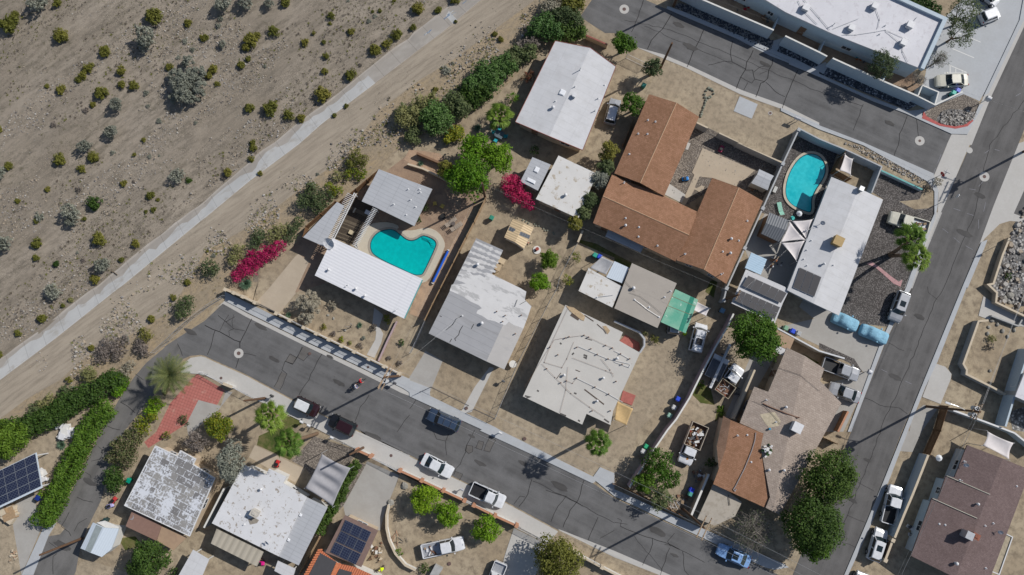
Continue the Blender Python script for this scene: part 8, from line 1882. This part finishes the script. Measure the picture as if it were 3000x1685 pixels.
# row of stones in the sunlit yard
RS="@30 940,880 915,905 900,940 905,970 985,905 990,935 960,965 940,975 965,890 915,1000 905,1025 900,1050 890,1070 882,1095 872,1115 868,1140 862,1160".split();
for i,q in enumerate(RS[1:]):
    c=pt("@30 "+q,.1);mb=MB();mb.ball((c.x,c.y,.1),(rnd.uniform(.16,.27),rnd.uniform(.16,.25),.17),8,5,.15);o=obj('edging_stone',mb,flat('lichen stone',(.24,.25,.2),.95,amt=.35,scale=6),None,loc=(c.x,c.y,0))
    put(o,'grey green stone of the ring and tail shaped row in the sunlit yard','stone','stones of the garden row')
RS="1130,765 1160,780 1185,795 1245,805 1260,822 1290,825 1335,850 1350,870 1375,870 1430,890 1440,905".split()
for q in RS:
    c=pt("@21 "+q,.1);mb=MB();mb.ball((c.x,c.y,.08),(.16,.14,.13),8,5,.15);o=obj('edging_stone',mb,flat('lichen stone',(.24,.25,.2),.95),None,loc=(c.x,c.y,0));put(o,'stone of the curved edging behind the tan roofed shed','stone','stones behind the tan shed')
# boxes, hampers, mail boxes, misc
def mailbox(label,s,col=(.5,.5,.52),h=1.1,d=(.3,.5,.28)):
    c=pt(s,h);t_=thing('mailbox',label,'mailbox',(c.x,c.y,.1),None,AX+90);mb=MB();mb.box((0,0,0),(.09,.09,h-.1));lobj('post',mb,M['metal'],t_);mb=MB();mb.box((0,0,h-.1),d);mb.cyl((0,-d[1]/2,h-.1+d[2]),(0,d[1]/2,h-.1+d[2]),d[0]/2,d[0]/2,10);lobj('box',mb,flat('mailbox '+str(col),col,.5),t_)
mailbox('left of the two mailboxes on the upper street kerb',"@30 1810,1182");mailbox('right of the two mailboxes on the upper street kerb',"@30 1838,1192");mailbox('white mailbox on the kerb below the pale foam roof house',"@23 905,28",(.6,.6,.6));mailbox('white mailbox at the avenue beside the silver pickup',"@42 495,850",(.6,.6,.62),1.2,(.6,.45,.3));mailbox('large white cabinet on a post at the gravel corner',"@40 1672,992",(.6,.6,.6),1.6,(.6,.6,.5));mailbox('dark mailboxes by the transformer pole',"@12 1895,962",(.08,.08,.09));mailbox('mailbox casting a square shadow on the pavement beside the black bed pickup',"@23 525,592",(.4,.4,.42));mailbox('dark mailbox near the garden pole on the pavement',"@12 672,1090",(.05,.05,.05));mailbox('white mailbox behind the maroon suv',"@13 1272,75",(.62,.62,.62));mailbox('mailbox pair under the left fan palm',"@12 970,1350",(.62,.62,.62));mailbox('second white mailbox beside the pair under the left fan palm',"@12 1040,1385",(.62,.62,.62));mailbox('post box casting a dark square shadow beside the metal gate path',"@22 935,942",(.1,.1,.1),.9)
def signpost(label,s,h,kind):
    c=pt(s);t_=thing('street_sign',label,'sign',(c.x,c.y,0));mb=MB();mb.cyl((c.x,c.y,0),(c.x,c.y,h),.04,.035,8);obj('post',mb,M['metal'],t_)
    if kind == 'stop':
        mb=MB();nn=Vector((.88,.47,0));sd=Vector((-.47,.88,0));q=Vector((c.x,c.y,h-1.2))+nn*.06;mb.add([q+sd*.4*math.cos(R(22.5+45*i))+Vector((0,0,.4*math.sin(R(22.5+45*i)))) for i in range(8)]+[q-nn*.02+sd*.4*math.cos(R(22.5+45*i))+Vector((0,0,.4*math.sin(R(22.5+45*i)))) for i in range(8)],[tuple(range(8)),tuple(range(15,7,-1))]+[(i,8+i,8+(i+1) % 8,(i+1) % 8) for i in range(8)]);obj('sign_plate',mb,flat('stop sign red',(.45,.03,.03),.5),t_)
        for a in (AX,AX+90): mb=MB();mb.box((c.x,c.y,h-.1 if a == AX else h-.32),(.9,.03,.2),a);obj('name_plate',mb,M['vent'],t_)
    elif kind == 'lamp':
        mb=MB();mb.tube([(c.x,c.y,h),(c.x+.4,c.y+.2,h+.2),(c.x+1.0,c.y+.4,h+.2)],.04);obj('arm',mb,M['metal'],t_);mb=MB();mb.box((c.x+1.2,c.y+.47,h+.1),(.75,.3,.16),20);obj('lamp_head',mb,M['metal'],t_)
    else: mb=MB();mb.box((c.x,c.y,h-.7),(.45,.04,.6),63);obj('sign_plate',mb,M['vent'],t_)
signpost('red stop sign with crossed street name plates at the avenue corner',"@41 1120,358",4.0,'stop');signpost('slim sign post on the avenue kerb left side',"@41 1215,590",4.6,'plate');signpost('street lamp on the orange brown retaining wall',"@41 1935,935",6.0,'lamp')
# logs, debris, planks
def heap(name,label,cat,s,n,spread,mats,size,h=.5,thin=False,group=None):
    c=pt(s,.2);t_=thing(name,label,cat,(c.x,c.y,.02),group)
    for i in range(n):
        mb=MB();p=Vector((rnd.gauss(0,spread),rnd.gauss(0,spread),rnd.uniform(0,h)))
        if thin: q=Vector((rnd.uniform(-1,1),rnd.uniform(-1,1),rnd.uniform(-.1,.2)))*size;mb.cyl(p-q+Vector((0,0,.1)),p+q+Vector((0,0,.1)),.035,.03,5)
        else: mb.box(p,(rnd.uniform(.3,1)*size,rnd.uniform(.2,.8)*size,rnd.uniform(.1,.5)*size),rnd.uniform(0,180))
        lobj('piece',mb,mats[i % len(mats)],t_)
heap('rubbish_pile','white plastic and a green mat heaped on the brown shingled wing','pile',"@33 1520,200",16,.42,[M['vent'],M['stucco'],flat('dark green mat',(.03,.07,.02),.9)],.5);bpy.data.objects['rubbish_pile'].location.z=3.57
c=pt("@33 1520,200",3.7);bpy.data.objects['rubbish_pile'].location=(c.x,c.y,3.57)
heap('scrap_heap','round heap of buckets, hoses and boards in the junk yard','pile',"@33 845,435",18,.45,[M['vent'],M['rust'],M['wood'],M['steel']],.5,.7)
heap('branch_pile','heap of branches and sticks at the street end of the junk yard','pile',"@33 600,740",24,.5,[M['wood'],M['twig'],M['vent']],.6,.4,True);heap('junk_row','shaded junk below the teal bin','pile',"@33 700,690",12,.4,[M['rust'],M['steel'],M['wood']],.5,.4)
heap('plank_pile','pile of white boards in the west garden beside the hedge','pile',"@03 650,30",14,.55,[M['vent'],M['stucco']],1.5,.3);heap('debris_heap','debris heap beside the solar garage and driveway','pile',"@13 1700,1230",22,.55,[M['wood'],M['cream'],M['rust'],M['stucco']],.5,.4)
heap('clay_pots','row of red clay pieces along the tan shed wall','pots',"@21 1180,990",14,.28,[flat('clay',(.35,.13,.09),.9),M['tanstucco']],.3,.2);heap('debris_heap','sticks and tools in the citrus yard near the curved wall','pile',"@13 1930,1080",16,.5,[M['steel'],M['wood'],M['orangecap']],.4,.1,True)
heap('patio_clutter','clutter and red bucket under the apartment patio shade, left','pile',"@30 1300,40",14,.7,[flat('red fabric',(.3,.02,.03),.9),M['vent'],M['steel']],.5,.3);heap('patio_clutter','dark furniture in the apartment patio beside the door','pile',"@30 1500,120",12,.5,[M['rust'],M['steel'],M['brownwall']],.6,.5);heap('patio_clutter','clutter with orange and teal items in the right apartment patio','pile',"@40 420,560",16,.7,[flat('orange fabric',(.4,.12,.03),.9),M['steel'],flat('teal fabric',(.05,.25,.28),.9)],.5,.4)
heap('patio_clutter','furniture on the dark patio below the pointed sail','pile',"@31 1590,1190",16,.45,[M['vent'],M['wood'],M['steel'],flat('orange fabric',(.4,.12,.03),.9)],.5,.4);heap('patio_clutter','stacked furniture beside the small courtyard shed','pile',"@31 1375,450",12,.35,[M['rust'],M['steel'],M['pinkwall']],.4,.4);heap('ladder_stack','stack of block frames along the pale wall, service yard','pile',"@32 1240,1060",16,.4,[M['steel'],M['greywall']],.5,.3)
heap('white_cushions','white covered boxes beside the solar carport, left edge','pile',"@03 435,440",9,.4,[M['vent'],M['stucco']],1.0,.5);heap('patio_clutter','garden furniture in the shade below the mauve roof, left side','pile',"@43 920,1000",14,.6,[M['vent'],M['steel'],M['greywall']],.6,.4)
heap('lumber','stack of pale boards south of the solar carport','pile',"@03 90,800",8,.35,[M['cream'],M['tanfence']],2.4,.15);heap('deck_clutter','dark furniture in the walled corner beyond the pool','pile',"@41 470,230",12,.7,[M['steel'],M['wood'],flat('navy fabric',(.02,.04,.15),.9)],.6,.4);heap('stone_blocks','tumbled pink blocks in the far west lot','pile',"@03 145,1250",14,.4,[M['pinkdirt'],M['cream']],.4,.3)
# work bench, slabs
table('wooden workbench with tan top beside the half coated roof',"@21 915,1170",1,.8,(.50,.40,.27),round_=False,d=(1.1,.75));table('second workbench with clutter behind the half coated roof',"@21 880,1235",1,.75,(.42,.33,.22),round_=False,d=(.9,.9))
for s,lab in (("@32 110,480 250,560 255,650 50,545",'red slab beside the pale foam roof, upper'),("@32 85,1035 213,1085 175,1185 60,1140",'red slab beside the tan canopy tent')):
    mb=MB();mb.prism(pts(s,.1),0,.1);o=obj('concrete_slab',mb,flat('red painted slab',(.36,.12,.10),.85,amt=.2),None);put(o,lab,'slab')
mb=MB();mb.prism(pts("@23 255,1345 330,1385 290,1447 200,1447",.9),.02,.9);o=obj('utility_box',mb,M['greywall'],None);put(o,'grey concrete box inside the curved wall at the bottom edge','box')
c=pt("@21 818,742",.6);bin_('green compost bin in the sandy back yard, lime tree shade',"@21 818,742",(.03,.22,.15));table('white stove like box on the deck',"@11 1625,690",1,.8,(.6,.6,.62),round_=False,d=(.8,.6));table('small wooden frame table on the dark deck',"@11 1460,888",1,.5,(.5,.42,.28),round_=False,d=(.7,.6));table('narrow bench on the dark deck',"@11 1492,668",1,.45,(.5,.45,.36),round_=False,d=(.2,.75))
mb=MB();P=[Vector((p.x,p.y,.03)) for p in ptg("@01 1120,1275 1150,1293 1178,1315")];P=[Vector((p.x,p.y,GZ(p)+.2)) for p in P];mb.tube(P,.06,6);o=obj('fallen_stick',mb,M['bark'],None);put(o,'dark fallen stick lying by the edge of the lining','branch')
t_=thing('dead_cactus','pale cholla cactus stem beside the agave in the desert garden','cactus',mid(pts("@12 1460,405",0)));mb=MB();c=pt("@12 1460,405");mb.tube([c,c+Vector((.1,.1,.7)),c+Vector((.35,.3,1.2)),c+Vector((.2,.5,1.6))],.06,6);obj('stem',mb,M['twig'],t_);mb=MB();mb.tube([c+Vector((.1,.1,.7)),c+Vector((-.3,0,1.1)),c+Vector((-.5,.1,1.5))],.05,6);obj('branch',mb,M['twig'],t_)
